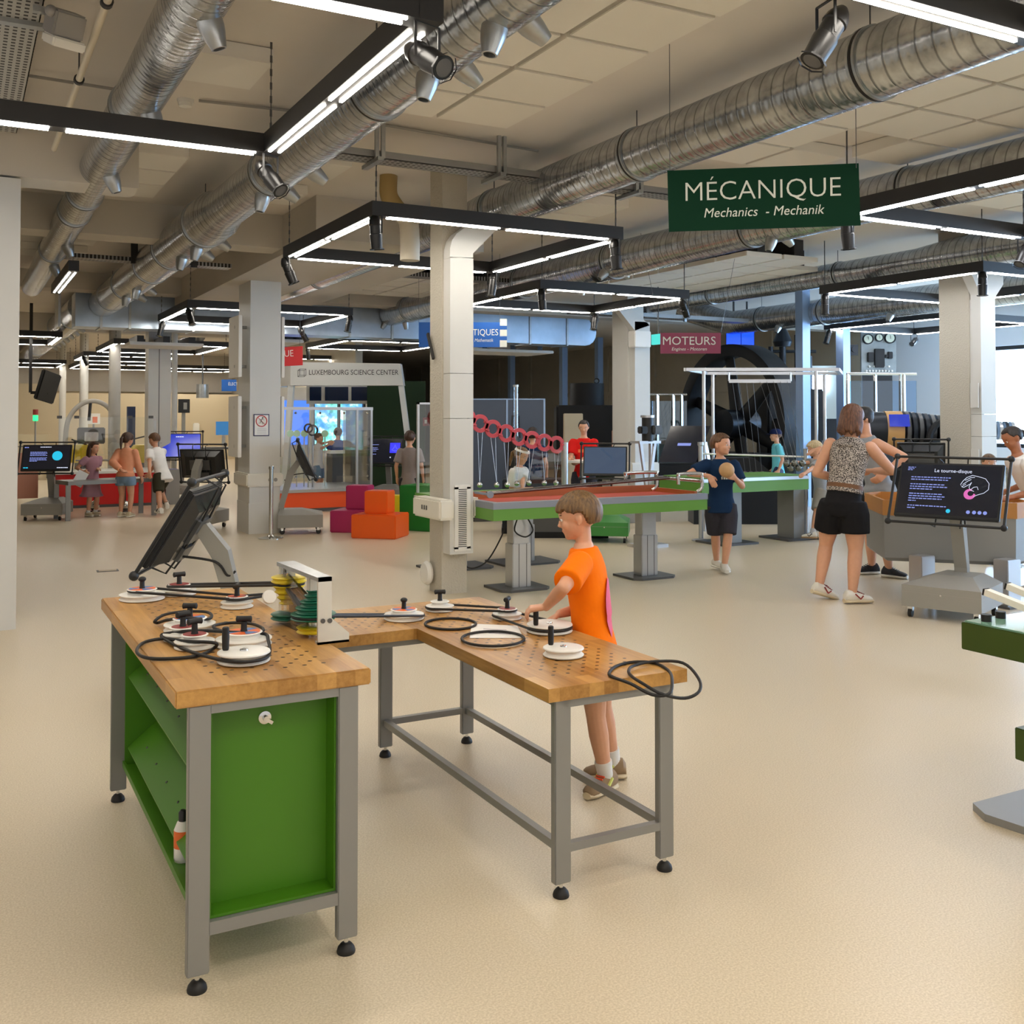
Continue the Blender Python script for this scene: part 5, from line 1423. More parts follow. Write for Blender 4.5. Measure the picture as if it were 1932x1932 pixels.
# ---------------------------------------------------------------- white portal with lettering
def portal():
    d = 19.6
    def pt(x, y, dd=0): return ond(x, y, d + dd)
    t = thing('portal', 'white trapezoid portal with the lettering LUXEMBOURG SCIENCE CENTER', 'portal', pt(655, 705)); W = t.location
    f = [pt(548, 683), pt(755, 686), pt(761, 727), pt(548, 727)]
    off = FW * .35
    obj('beam', B().slab([p - W for p in f], off), 'white_portal', t)
    s = [pt(505, 690, 1.2), pt(548, 683), pt(548, 727), pt(505, 729, 1.2)]
    obj('side_beam', B().slab([p - W for p in s], off), 'white_portal', t)
    for a, b_ in ((pt(757, 727, .15), pt(782, 925, .15)), (pt(550, 727, .15), pt(536, 925, .15)), (pt(512, 727, 1.4), pt(500, 912, 1.4))):
        b2_ = a + (b_ - a) * (a.z / (a.z - b_.z)); obj('leg', B().bar(a - W, b2_ - W, .10, .16, FW), 'white_portal', t)
    n = -FW; x = RT; y = UP
    rot = M((x, y, n)).transposed().to_euler()
    text('LUXEMBOURG SCIENCE CENTER', .135, 'letter_dark', t, pt(667, 703) - W - FW * .004, rot, sx=.86)
    text('1033', .15, 'letter_grey', t, pt(528, 699, .55) - W - FW * .02, rot, sx=.8)
    c = B(); q = pt(568, 705) - W - FW * .004; k = .06
    P8 = [q + RT * (sx * k + dz * .035) + UP * (sz * k + dz * .03) for dz in (0, 1) for sx, sz in ((-1, -1), (1, -1), (1, 1), (-1, 1))]
    for i in range(4):
        for a, b_ in ((i, (i + 1) % 4), (i + 4, (i + 1) % 4 + 4), (i, i + 4)): c.cone(P8[a], P8[b_], .004, seg=4)
    obj('cube_emblem', c, 'letter_dark', t)
    # row of dark panes behind the portal
    u = thing('dark_booth', 'row of dark blue panes in white frames behind the portal', 'booth', pt(650, 745, 2.5)); W2 = u.location
    obj('booth_frame', B().slab([pt(578, 728, 2.5) - W2, pt(752, 728, 2.5) - W2, pt(738, 762, 2.5) - W2, pt(578, 762, 2.5) - W2], FW * .2), 'white_portal', u)
    for xa, xb in ((584, 606), (613, 657), (663, 731)): obj('pane', B().slab([pt(xa, 730, 2.47) - W2, pt(xb, 730, 2.47) - W2, pt(xb, 756, 2.47) - W2, pt(xa, 756, 2.47) - W2], FW * .02), 'pane_blue', u)
    for px in (588, 748):
        q = pt(px, 762, 2.6); obj('booth_post', B().bar(q - W2, V((q.x, q.y, 0)) - W2, .08, .08), 'white_portal', u)
portal()

# ---------------------------------------------------------------- far left: red counter and its surroundings
def red_counter():
    Y = 19.3; x0, x1 = onY(103, 930, Y).x, onY(306, 930, Y).x; zt = onY(200, 889, Y).z
    t = thing('counter', 'glossy red counter with white top behind the three children', 'counter', ((x0 + x1) / 2, Y + .5, 0)); W = t.location
    obj('front', B().b2(x0, x1, Y, Y + 1.0, .05, zt - .04), 'red_wall', t, world=W)
    obj('kick', B().b2(x0, x1, Y + .01, Y + .95, 0, .05), 'steel_dark', t, world=W)
    obj('counter_top', B().b2(x0 - .05, x1 + .05, Y - .04, Y + 1.05, zt - .04, zt), 'white_plastic', t, world=W)
    gz = onY(200, 787, Y).z
    g = obj('glass_screen', B().b2(onY(112, 850, Y).x, onY(300, 850, Y).x, Y + .3, Y + .31, zt, gz), 'glass', t, world=W)
    n = 8; gx = onY(300, 850, Y).x
    obj('glass_corner', B().tube([V((gx + .12 * sin(pi / 2 * k / n), Y + .3 + .12 - .12 * cos(pi / 2 * k / n), (zt + gz) / 2)) - W for k in range(n + 1)], .004, 4), 'glass', g)
    for px in (115, 148, 250, 290): q = onY(px, 790, Y); obj('glass_clamp', B().box(V((q.x, Y + .3, gz)) - W, (.08, .03, .05)), 'steel_dark', g)
    obj('end_post', B().b2(x1 + .06, x1 + .30, Y - .02, Y + .4, 0, zt), 'steel_grey', t, world=W)
    o = obj('pink_panel', B().b2(onY(36, 930, Y).x, onY(77, 930, Y).x, Y + .7, Y + .8, .15, .95), 'pink', t, world=W)
    # grey table in front of the counter
    a, c = onz(128, 983), onz(290, 972)
    q = thing('grey_table', 'narrow grey steel table where three children stand', 'table', ((a.x + c.x) / 2, (a.y + c.y) / 2, 0)); W = q.location; h = .60
    dv = (c - a).normalized(); nv = V((-dv.y, dv.x, 0))
    obj('top', B().slab([a + V((0, 0, h - .06)) - W, c + V((0, 0, h - .06)) - W, c + nv * .55 + V((0, 0, h - .06)) - W, a + nv * .55 + V((0, 0, h - .06)) - W], (0, 0, .06)), 'steel_grey', q)
    for p in (a, c, a + nv * .5, c + nv * .5): 
        l = obj('leg', B().bar(p - W, p + V((0, 0, h - .06)) - W, .07, .07), 'steel_grey', q)
    for px in (178, 236):
        p = onz(px, 965) - W
        r = thing('swing_rod', 'thin black rod with a steel ball over the grey table' if px < 200 else 'second rod with a steel ball at the grey table', 'exhibit part', onz(px, 965))
        obj('rod', B().cone((0, 0, .08), (0, 0, .98), .012, seg=8), 'black', r); obj('ball', B().ball((0, 0, .10), .085), 'chrome', r, smooth=True); obj('tip', B().ball((0, 0, .98), .03), 'black', r)
        obj('cross_bar', B().cone((-.3, 0, .86), (.2, 0, .86), .012, seg=8), 'steel_grey', r); obj('base', B().lathe([(.1, 0), (.1, .015)], seg=16), 'steel_dark', r)
red_counter()
def far_left_stuff():
    def T(n, lab, cat, px, py, d): return thing(n, lab, cat, ond(px, py, d))
    for px, lab in ((152, 'left yellow seat shell behind the glass screen'), (266, 'right yellow seat shell behind the glass screen')):
        t = T('yellow_seat', lab, 'seat', px, 855, 22); z = t.location.z
        obj('shell', B().loft([(V((0, 0, -.2)), V((.22, 0, 0)), V((0, .2, 0))), (V((0, 0, .0)), V((.33, 0, 0)), V((0, .25, 0))), (V((.05, 0, .18)), V((.2, 0, 0)), V((0, .25, 0)))], 16), 'yellow', t, smooth=True)
        obj('pedestal', B().cone((0, 0, -.2), (0, 0, -z), .12, seg=14), 'steel_dark', t); obj('edge_bar', B().bar((-.2, -.2, .30), (.25, -.2, .12 if px < 200 else .42), .03, .03), 'black', t)
    t = T('monitor', 'grey monitor seen from behind above the red counter', 'monitor', 172, 822, 22.5); z = t.location.z
    obj('housing', B().box((0, 0, 0), (.57, .06, .36), None, .02), 'steel_dark', t); obj('mount', B().box((0, -.05, -.02), (.28, .05, .2), None, .01), 'alu', t); obj('stand', B().cone((0, .02, -.15), (0, .02, -z), .05, seg=12), 'alu', t)
    t = T('arch', 'big grey tubular arch in the far left', 'exhibit', 170, 830, 24); z = t.location.z
    pts = [V((-.55, 0, -z)), V((-.52, 0, .2)), V((-.40, 0, .62)), V((-.15, 0, .86)), V((.15, 0, .9)), V((.42, 0, .72)), V((.5, .3, .4)), V((.5, .5, -z))]
    obj('tube', B().tube(spline(pts, 7, False), .055, 12), 'steel_soft', t, smooth=True)
    obj('drop_rod', B().cone((0, 0, .86), (-.03, 0, .45), .035, seg=8), 'black', t)
    t = T('signal_tower', 'signal tower lamp glowing green on the far cabinet', 'lamp', 67, 788, 25); z = t.location.z
    obj('green_lamp', B().cone((0, 0, -.08), (0, 0, .06), .06, seg=14), 'glow_green', t); obj('red_lamp', B().cone((0, 0, .07), (0, 0, .20), .06, seg=14), 'red_sticker', t); obj('pole', B().cone((0, 0, -.08), (0, 0, -z), .02, seg=8), 'steel_grey', t)
    t = T('machine_cabinet', 'cream machine cabinet with wired front at the far left', 'cabinet', 58, 850, 25.5); z = t.location.z
    obj('body', B().box((0, .3, .1 - z / 2 + .1), (.9, .5, z + .4)), 'wall_cream', t); obj('cage', B().box((0, 0, .1), (.75, .02, .02)).box((-.37, 0, -.3), (.02, .02, .8)).box((.37, 0, -.3), (.02, .02, .8)), 'steel_dark', t)
    obj('label', B().box((-.1, .03, -.02), (.16, .02, .10)), 'yellow', t); obj('hose', B().tube(spline([(-.1, 0, -.6), (-.1, 0, -.1), (0, 0, .08), (.12, 0, .05)], 5, False), .02, 6), 'black', t)
    t = T('blue_box', 'slim blue machine column behind the girl in the peach top', 'exhibit', 247, 805, 23); z = t.location.z
    obj('column', B().box((0, 0, (.25 - z) / 2 + .1), (.16, .2, z + .45)), 'navy', t); obj('cap', B().cone((0, 0, .36), (0, 0, .42), .07, seg=12), 'alu', t)
    t = T('poster', 'white poster with an orange spot in the far left', 'poster', 177, 790, 29)
    z = t.location.z
    obj('sheet', B().box((0, 0, 0), (.33, .02, .30)), 'paper', t); obj('orange_spot', B().box((.03, -.012, -.03), (.13, .004, .17)), 'orange_sticker', t)
    obj('post', B().cone((0, .03, .1), (0, .03, -z), .03, seg=8), 'steel_grey', t)
    t = T('hanging_monitor', 'black monitor hung slanting from a post at the far left', 'monitor', 90, 730, 21); z = t.location.z
    k = M.Rotation(radians(15), 4, 'Y') @ M.Rotation(radians(60), 4, 'Z')
    obj('housing', B().box((0, 0, 0), (.75, .08, .62), k, .02), 'black', t); obj('arm', B().bar((-.32, 0, -.12), (.0, 0, -.12), .06, .06), 'lamp_black', t); obj('hanging_post', B().bar((-.32, 0, -.12), (-.32, 0, CEIL - z), .06, .06), 'lamp_black', t)
    t = T('wall_monitor', 'black wall monitor left of the notice pillar', 'monitor', 347, 766, 30)
    obj('housing', B().box((0, 0, 0), (.32, .08, .40)), 'black', t); obj('picture', B().box((.03, -.045, 0), (.1, .01, .2)), 'steel_grey', t); obj('post', B().box((0, .05, -1), (.1, .05, 2 * t.location.z - 2 + .0)), 'steel_grey', t)
    t = T('screen_table', 'distant blue screen standing on a table', 'screen', 421, 808, 26); z = t.location.z
    obj('screen_front', B().box((0, 0, 0), (.36, .05, .34)), 'screen_vivid2', t); obj('stem', B().box((.02, .03, -.3), (.08, .05, .3)), 'alu', t); obj('table', B().box((0, .1, -.50), (1.1, .6, .05)).box((-.4, .1, -.5 - (z - .5) / 2), (.05, .4, z - .5)).box((.4, .1, -.5 - (z - .5) / 2), (.05, .4, z - .5)), 'steel_dark', t)
    t = T('dispenser', 'white dispenser hung on the far wall', 'dispenser', 365, 812, 37.9); t.location.y = 38.45
    obj('body', B().box((0, 0, 0), (.22, .15, .55), None, .03), 'white_plastic', t)
    t = T('extractor', 'clear round lamp hung in the distance left of the pillar', 'lamp', 382, 738, 27)
    obj('shade', B().lathe([(.16, -.18), (.16, .18)], seg=20), 'galv', t, smooth=True); obj('rod', B().cone((0, 0, .18), (0, 0, CEIL - t.location.z), .02, seg=8), 'steel_dark', t)
far_left_stuff()

# ================================================================ ENGINE BAY ON THE RIGHT
def engine_bay():
    c = ond(1392, 800, 20.0)
    t = thing('flywheel', 'huge black spoked flywheel of the old engine', 'flywheel', c); r = 1.55
    b = B(); n = 64
    prof = [(r, -.24), (r, .24), (r - .06, .26), (r - .22, .22), (r - .24, .1), (r - .24, -.1), (r - .22, -.22), (r - .06, -.26)]
    rows = []
    for k in range(n):
        a = 2 * pi * k / n; rows.append([b.bm.verts.new((x, q * cos(a), q * sin(a))) for q, x in prof])
    for k in range(n):
        A, C = rows[k], rows[(k + 1) % n]
        for i in range(len(prof)): j = (i + 1) % len(prof); b.bm.faces.new((A[i], A[j], C[j], C[i]))
    obj('rim', b, 'machine', t, smooth=True)
    for k in range(6):
        a = radians(20 + 60 * k); d = V((0, cos(a), sin(a))); obj('spoke', B().loft([(d * .2, V((.07, 0, 0)), V((0, -d.z, d.y)) * .17), (d * (r - .2), V((.06, 0, 0)), V((0, -d.z, d.y)) * .11)], 12), 'machine', t, smooth=True)
    obj('hub', B().cone((-.35, 0, 0), (.35, 0, 0), .28, seg=28), 'machine2', t, smooth=True)
    obj('pit_frame', B().box((0, 0, -c.z / 2 - .28), (.9, 2.2, c.z - .56)), 'machine', t)
    def blk(name, lab, px, py, d, dims, m='machine', extra=None):
        p = ond(px, py, d); o = thing(name, lab, 'machine', (p.x, p.y, 0), -YAW)
        obj('body', B().b2(-dims[0] / 2, dims[0] / 2, -dims[1] / 2, dims[1] / 2, 0, p.z, .04), m, o)
        if extra: extra(o, p.z)
        return o
    def ex1(o, z):
        obj('cylinder', B().cone((-.3, 0, z), (-.3, 0, z + .45), .35, seg=24), 'machine', o, smooth=True); obj('lifting_eye', B().tube([(-.1 + .05 * cos(a * pi / 6), 0, z + .50 + .05 * sin(a * pi / 6)) for a in range(12)], .012, 6, True), 'machine2', o)
        obj('valve', B().cone((.3, -.5, z - .3), (.3, -.7, z - .3), .12, seg=16), 'machine2', o, smooth=True)
    blk('engine_block', 'black engine block behind the girl in the red shirt', 1135, 765, 21, (1.9, 1.2), 'machine', ex1)
    blk('engine_block', 'low black machine left of the flywheel', 1255, 872, 19, (1.3, 1.0), 'machine')
    def ex2(o, z):
        for k, (x, h) in enumerate(((-.45, .9), (-.2, 1.4), (.1, 1.15), (.35, .7))): obj('pipe', B().cone((x, -.2, z), (x, -.2, z + h), .05 + .02 * (k % 2), seg=12), 'machine2', o, smooth=True)
        obj('valve_head', B().lathe([(.16, 0), (.2, .1), (.12, .3), (.06, .4)], (-.2, -.2, z + .9), 18), 'machine2', o, smooth=True)
        obj('gauge', B().cone((.1, -.42, z + .6), (.1, -.46, z + .6), .09, seg=18), 'white_plastic', o); obj('cross_pipe', B().cone((-.5, -.2, z + .8), (.5, -.2, z + .8), .035, seg=10), 'machine2', o)
        obj('lever', B().bar((-.1, -.45, z - .4), (.25, -.45, z + .25), .03, .03), 'alu', o)
    blk('engine_block', 'dark valve machine with pipes right of the flywheel', 1490, 735, 21.8, (1.2, 1.0), 'machine', ex2)
    blk('engine_block', 'dark engine with bright reflections behind the steel posts', 1560, 790, 20.5, (2.0, .9), 'machine', None)
    p = ond(1555, 730, 21)
    o = struct('window_11', B().slab([ond(1530, 712, 23.5), ond(1562, 700, 23.5), ond(1562, 735, 23.5), ond(1530, 748, 23.5)], FW * .05), 'daylight')
    o2 = struct('trim_1', B().slab([ond(1515, 690, 23.6), ond(1590, 690, 23.6), V((ond(1590, 800, 23.6).x, ond(1590, 800, 23.6).y, 0)), V((ond(1515, 800, 23.6).x, ond(1515, 800, 23.6).y, 0))], FW * .05), 'wall_dark')
    # control board with gauges
    p = ond(1657, 665, 21.0)
    t = thing('control_board', 'grey marble control board with three dial gauges', 'control board', p, -YAW)
    obj('slab', B().box((0, 0, 0), (.72, .06, .86), None, .006), 'marble', t)
    obj('support', B().b2(-.3, .3, .04, .10, -p.z, .3), 'machine', t)
    for x, z, q in ((-.23, .27, .105), (0, .30, .08), (.22, .29, .11)):
        g = obj('gauge', B().cone((x, -.03, z), (x, -.10, z), q, seg=24), 'machine', t, smooth=True); f = obj('dial', B().cone((x - .01, -.10, z), (x - .01, -.105, z), q * .8, seg=24), 'dial', g); obj('needle', B().bar((x, -.108, z - .02), (x - .01, -.108, z + q * .5), .012, .004), 'black', f)
    for x, z, a, c_ in ((0, -.12, .2, .38), (-.18, -.10, .12, .2), (.22, -.06, .09, .14), (.14, -.08, .06, .06)): obj('switch', B().box((x, -.06, z), (a, .08, c_), None, .01), 'machine', t)
    b = B()
    for i in range(9): b.ball((-.26 + i * .065, -.045, -.38), .022, u=10, v=6)
    for i in range(5): b.ball((-.2 + i * .1, -.045, -.29), .022, u=10, v=6)
    obj('fuse_row', b, 'white_plastic', t)
    obj('side_gauge', B().box((-.50, 0, .05), (.16, .06, .22)).cone((-.5, -.03, .06), (-.5, -.06, .06), .06, seg=16), 'machine2', t)
    # twin blue monitors
    for px, lab in ((1384, 'left blue monitor above the flywheel'), (1409, 'right blue monitor above the flywheel')):
        q = ond(px, 641, 20.5); t = thing('blue_monitor', lab, 'monitor', q, -YAW - .3)
        obj('housing', B().box((0, .03, 0), (.30, .05, .34)), 'black', t); obj('screen', B().box((0, 0, 0), (.28, .012, .32)), 'screen_vivid', t); obj('pole', B().cone((0, .06, 0), (0, .06, CEIL - q.z), .02, seg=8), 'steel_dark', t)
    # glass railings
    def railing(lab, pts, z, d, posts):
        a, c_ = ond(pts[0], 800, d), ond(pts[1], 800, d); a.z = c_.z = 0; zb = z[1]
        t = thing('glass_railing', lab, 'railing', (a + c_) / 2); W = t.location
        obj('hand_rail', B().cone(a + V((0, 0, z[0])) - W, c_ + V((0, 0, z[0])) - W, .025, seg=10), 'chrome', t, smooth=True)
        for px in posts:
            q = a + (c_ - a) * ((px - pts[0]) / (pts[1] - pts[0])); l = obj('post', B().bar(q + V((0, 0, zb)) - W, q + V((0, 0, z[0])) - W, .045, .045), 'chrome', t)
        obj('glass_pane', B().slab([a + V((0, 0, zb + .12)) - W, c_ + V((0, 0, zb + .12)) - W, c_ + V((0, 0, z[0] - .12)) - W, a + V((0, 0, z[0] - .12)) - W], FW * .01), 'glass_blue', t)
    railing('bright glass railing right of the steel posts', (1598, 1730), (2.33, 1.15), 17.75, (1600, 1652, 1700, 1706))
    railing('dark glass railing left of the flywheel', (1215, 1296), (2.0, .0), 19, (1219, 1240, 1270, 1286))
    # deck under the right railing
    a, c_ = ond(1590, 800, 17.6), ond(1745, 800, 17.6)
    obj_ = struct('trim_2', B().slab([V((a.x, a.y, 1.0)), V((c_.x, c_.y, 1.0)), V((c_.x, c_.y, 1.15)) , V((a.x, a.y, 1.15))], FW * 1.2), 'wall_white')
    # turbine
    p = ond(1712, 812, 14.2)
    t = thing('turbine', 'cut-open jet turbine with ringed casing', 'turbine', p, -YAW + radians(-8))
    def ring(x, q, w_, m, nm, sc=.86):
        q *= sc; obj(nm, B().lathe([(q - .06, -w_ / 2), (q, -w_ / 2), (q, w_ / 2), (q - .06, w_ / 2)], (0, 0, 0), 36, M.Translation((x, 0, 0)) @ M.Rotation(pi / 2, 4, 'Y')), m, t, smooth=True)
    ring(-.42, .30, .26, 'machine2', 'front_ring'); ring(-.20, .31, .22, 'tan', 'tan_shell')
    for k in range(9): ring(-.03 + .085 * k, .31 - .012 * k, .05, 'machine2' if k % 2 else 'steel_dark', 'casing_ring')
    obj('core', B().cone((-.6, 0, 0), (1.0, 0, 0), .22, .12, seg=24), 'machine2', t, smooth=True)
    for k in range(8): ring(.80 + .08 * k, .17 - .004 * k, .04, 'alu' if k % 2 else 'machine2', 'compressor_ring')
    obj('info_panel', B().box((-.17, -.32, .03), (.26, .02, .17), M.Rotation(radians(-20), 4, 'X')), 'screen_blue', t)
    obj('cradle', B().box((0, 0, -p.z / 2 - .2), (1.3, .5, p.z - .5)), 'machine', t)
    p = ond(1790, 830, 13.8)
    t = thing('arched_casing', 'curved dark casing segment beside the right pillar', 'machine', p, -YAW)
    obj('arc', B().tube([(.26 * cos(pi * k / 14), 0, .26 * sin(pi * k / 14)) for k in range(15)], .045, 8), 'machine', t, smooth=True); obj('stand', B().box((0, 0, -p.z / 2), (.55, .3, p.z)), 'machine2', t)
    # Newton cradle rig
    d0, d1 = 14.3, 15.6
    zt = 2.23
    F4 = [ond(1328, 800, d0), ond(1540, 800, d0), ond(1556, 800, d1), ond(1345, 800, d1)]
    for q in F4: q.z = 0
    c = sum(F4, V()) / 4
    t = thing('cradle_rig', 'tall steel frame with hanging cradle balls before the flywheel', 'exhibit', c)
    for q in F4: obj('post', B().cone(q - c, q + V((0, 0, zt)) - c, .024, seg=14), 'alu', t, smooth=True)
    ext = [F4[0] - RT * .25, F4[1] + RT * .3, F4[2] + RT * .25, F4[3] - RT * .1]
    fr = B()
    for i in range(4): fr.bar(ext[i] + V((0, 0, zt + .02)) - c, ext[(i + 1) % 4] + V((0, 0, zt + .02)) - c, .06, .045)
    obj('top_frame', fr, 'alu', t)
    e = B()
    m0, m1 = F4[0].lerp(F4[3], .5) + RT * .3 + V((0, 0, zt - .12)), F4[0].lerp(F4[3], .5) + RT * 1.2 + V((0, 0, zt - .12))
    e.bar(m0 - c, m1 - c, .03, .05); e.bar(m0 - c, m0 + V((0, 0, .12)) - c, .02, .02); e.bar(m1 - c, m1 + V((0, 0, .12)) - c, .02, .02)
    obj('wire_bar', e, 'alu', t)
    for k in range(9):
        held = k >= 4
        px, py = ((1406 + k * 10.5, 894) if not held else (1484 + (k - 4) * 7.5, 874 + (k % 2) * 9))
        q = ond(px, py, 14.9 if not held else 12.6)
        o = thing('cradle_ball', 'steel ball of the row hanging low before the black pan' if not held else 'steel ball of the cluster held by the blond child', 'ball', q, 0, 'cradle balls hanging in a row' if not held else 'cradle balls in the cluster')
        obj('ball', B().ball((0, 0, 0), .042, u=18, v=12), 'ball_steel', o, smooth=True)
        top = m0.lerp(m1, (k + .5) / 9); obj('wire', B().cone(q + V((0, 0, .03)) - c, top - c, .003, seg=4), 'steel_dark', t)
    q = ond(1398, 905, 15.2); o = thing('black_pan', 'black pan-shaped base below the hanging balls', 'exhibit part', (q.x, q.y, 0), -YAW)
    obj('pan', B().slab([(-.62, 0, .62), (-.2, 0, .98), (.2, 0, .98), (.62, 0, .62)], (0, .5, 0)), 'machine', o); obj('base', B().b2(-.7, .7, 0, .5, 0, .62), 'machine2', o)
    # white barrier rope and post
    a, c_ = ond(1322, 856, 13.2), ond(1520, 862, 13.6)
    s = thing('barrier_post', 'slim barrier post left of the boy with the ball', 'barrier post', (a.x, a.y, 0))
    obj('post', B().lathe([(.12, 0), (.12, .015), (.03, .03), (.03, a.z + .1), (.04, a.z + .11), (.04, a.z + .15)], seg=18), 'alu', s, smooth=True)
    s2 = thing('barrier_post', 'slim barrier post hidden behind the blond child', 'barrier post', (c_.x, c_.y, 0))
    obj('post', B().lathe([(.12, 0), (.12, .015), (.03, .03), (.03, c_.z + .1), (.04, c_.z + .11)], seg=18), 'alu', s2, smooth=True)
    o = obj('barrier_rope', B().cone(V((0, 0, 0)), c_ - a, .012, seg=8), 'white_plastic', smooth=True); o.location = a; tag(o, 'white barrier rope stretched before the flywheel', 'barrier rope')
    # dark slanted screen console and grey partition
    q = ond(1290, 830, 15.5); o = thing('dark_console', 'dark slanted console screen before the black machine', 'console', (q.x, q.y, 0), -YAW - .2)
    obj('screen', B().slab([(-.38, 0, .90), (.18, 0, .90), (.40, .2, 1.45), (-.2, .2, 1.45)], (0, .04, .0)), 'screen_dark', o); obj('leg', B().bar((.30, .1, 1.2), (.52, .1, .0), .06, .08, FW), 'alu', o); obj('text_block', B().slab([(-.1, -.012 + .09, 1.15), (.1, -.012 + .09, 1.15), (.11, .09, 1.19), (-.09, .09, 1.19)], (0, -.004, 0)), 'glow_text', o)
    q = ond(960, 850, 17.0); o = thing('grey_partition', 'blue-grey partition screen behind the pendulum bar', 'partition', (q.x, q.y, 0), -YAW)
    z1 = ond(960, 752, 17.0).z
    obj('board', B().b2(-.62, .60, 0, .04, .05, z1), 'partition', o); fr = B()
    for x in (-.62, -.03, .59): fr.b2(x - .015, x + .015, -.01, .05, 0, z1)
    fr.b2(-.62, .60, -.01, .05, z1 - .02, z1); obj('frame', fr, 'steel_blue', o)
    q = ond(973, 800, 16.0); o = thing('glass_cylinder', 'tall clear tube on a black stand before the partition', 'exhibit', (q.x, q.y, 0))
    z0 = ond(973, 790, 16).z; obj('tube', B().lathe([(.042, z0 - .35), (.042, ond(973, 730, 16).z)], seg=18), 'acrylic', o, smooth=True); obj('tube_cap', B().lathe([(.045, ond(973, 730, 16).z), (.045, ond(973, 726, 16).z)], seg=18), 'galv', o); obj('stand', B().cone((0, 0, 0), (0, 0, z0 - .35), .16, seg=16), 'black', o, smooth=True)
    obj('bracket', B().tube([(-.08, 0, z0 - .3), (-.06, 0, z0 + .05), (.06, 0, z0 + .05), (.08, 0, z0 - .3)], .012, 6), 'black', o)
    for px, py, d, dims, m, lab in ((1010, 905, 14, (.9, .5), 'machine2', 'dark cabinet behind the girl with the headband'), (1082, 780, 19, (.35, .3), 'wall_cream', 'pale noticeboard behind the red-shirted girl'), (1060, 930, 13.5, (1.2, .5), 'steel_dark', 'dark side bench behind the pendulum table'), (1165, 812, 17.5, (.16, .2), 'rail_wood', 'narrow wooden frame left of the bluish pillar')):
        q = ond(px, py, d); o = thing('cabinet', lab, 'cabinet', (q.x, q.y, 0), -YAW); obj('body', B().b2(-dims[0] / 2, dims[0] / 2, 0, dims[1], 0, q.z, .01), m, o); obj('plinth', B().b2(-dims[0] / 2 - .01, dims[0] / 2 + .01, -.01, dims[1], 0, .08), 'machine', o)
    q = ond(1100, 868, 14.8); o = thing('round_table', 'small pale round table at the girl in the red shirt', 'table', (q.x, q.y, 0))
    obj('top', B().lathe([(.30, q.z - .03), (.30, q.z)], seg=28), 'white_plastic', o, smooth=True); obj('column', B().cone((0, 0, 0), (0, 0, q.z - .03), .04, seg=12), 'alu', o); obj('shelf', B().lathe([(.2, q.z - .42), (.2, q.z - .40)], seg=24), 'cream_plastic', o)
    q = ond(1614, 855, 14.5); o = thing('grey_cabinet', 'grey cabinet with a red sign behind the patterned top', 'cabinet', (q.x, q.y, 0), -YAW)
    obj('body', B().b2(-.14, .14, 0, .3, 0, ond(1614, 815, 14.5).z), 'steel_blue', o); obj('red_label', B().box((-.06, -.005, ond(1605, 825, 14.5).z), (.12, .008, .10)), 'sign_scarlet', o)
    q = ond(754, 810, 22); o = thing('green_door', 'dark green door panel with a red fire sign', 'door panel', (q.x, q.y, 0), -YAW)
    obj('panel_board', B().b2(-.7, .55, 0, .05, 0, 2.35), 'door_green', o); obj('fire_sign', B().box((.58, -.02, 1.48), (.16, .01, .18)), 'red_sticker', o); obj('fire_symbol', B().box((.56, -.027, 1.48), (.05, .004, .08)), 'white_plastic', o)
    o = obj('exit_sign', B().box((0, 0, 0), (.05, .3, .16)), 'glow_exit'); o.location = ond(1242, 640, 16); tag(o, 'small green lit exit sign at the red hanging sign', 'exit sign')
    obj('sign_rod', B().cone((0, 0, .08), (0, 0, CEIL - o.location.z), .01, seg=6), 'steel_dark', o)
engine_bay()

# ================================================================ RIGHT FOREGROUND
def tray_table():
    z = .865
    A, Bp, C = onz(1919, 949, z), onz(1665, 943, z), onz(1631, 929.5, z)
    mid = (A + Bp) / 2; n = V((-(Bp - A).y, (Bp - A).x, 0)).normalized()
    if n.dot(FW) < 0: n = -n
    c = mid + n * .52; c.z = 0
    poly = [A, Bp, C]; poly = [V((p.x, p.y, 0)) for p in poly]; poly += [2 * c - p for p in poly]
    t = thing('tray_table', 'big wooden-rimmed octagonal tray table with grey tapered body', 'table', c)
    P = [p - c for p in poly]; k = .97; nn = len(P)
    b = B(); zr = .73
    rim = lambda s, zz: [b.bm.verts.new((p.x * s, p.y * s, zz)) for p in P]
    o0, o1, i1, i0 = rim(1, zr), rim(1, z), rim(.965, z), rim(.965, z - .09)
    for u, v in ((o0, o1), (o1, i1), (i1, i0)):
        for i in range(nn): b.bm.faces.new((u[i], u[(i + 1) % nn], v[(i + 1) % nn], v[i]))
    b.bm.faces.new(i0); b.bm.faces.new(list(reversed(o0)))
    obj('rim', b, 'veneer', t)
    g = B(); q0 = [g.bm.verts.new((p.x * .985, p.y * .985, zr - .001)) for p in P]; q1 = [g.bm.verts.new((p.x * .975, p.y * .975, .36)) for p in P]; q2 = [g.bm.verts.new((p.x * .93, p.y * .93, .33)) for p in P]
    for u, v in ((q0, q1), (q1, q2)):
        for i in range(nn): g.bm.faces.new((u[i], u[(i + 1) % nn], v[(i + 1) % nn], v[i]))
    g.bm.faces.new(q0); g.bm.faces.new(list(reversed(q2))); obj('body', g, 'steel_grey', t)
    for px, py in ((1742, 1140), (1905, 1150), (1800, 1060)):
        q = onz(px, py); q = q + n * (.12 if py > 1100 else .0) - c; l = obj('leg', B().b2(q.x - .085, q.x + .085, q.y - .07, q.y + .07, .02, .4, .006), 'alu', t); obj('foot_plate', B().b2(q.x - .11, q.x + .1, q.y - .1, q.y + .1, 0, .02), 'steel_dark', l)
tray_table()
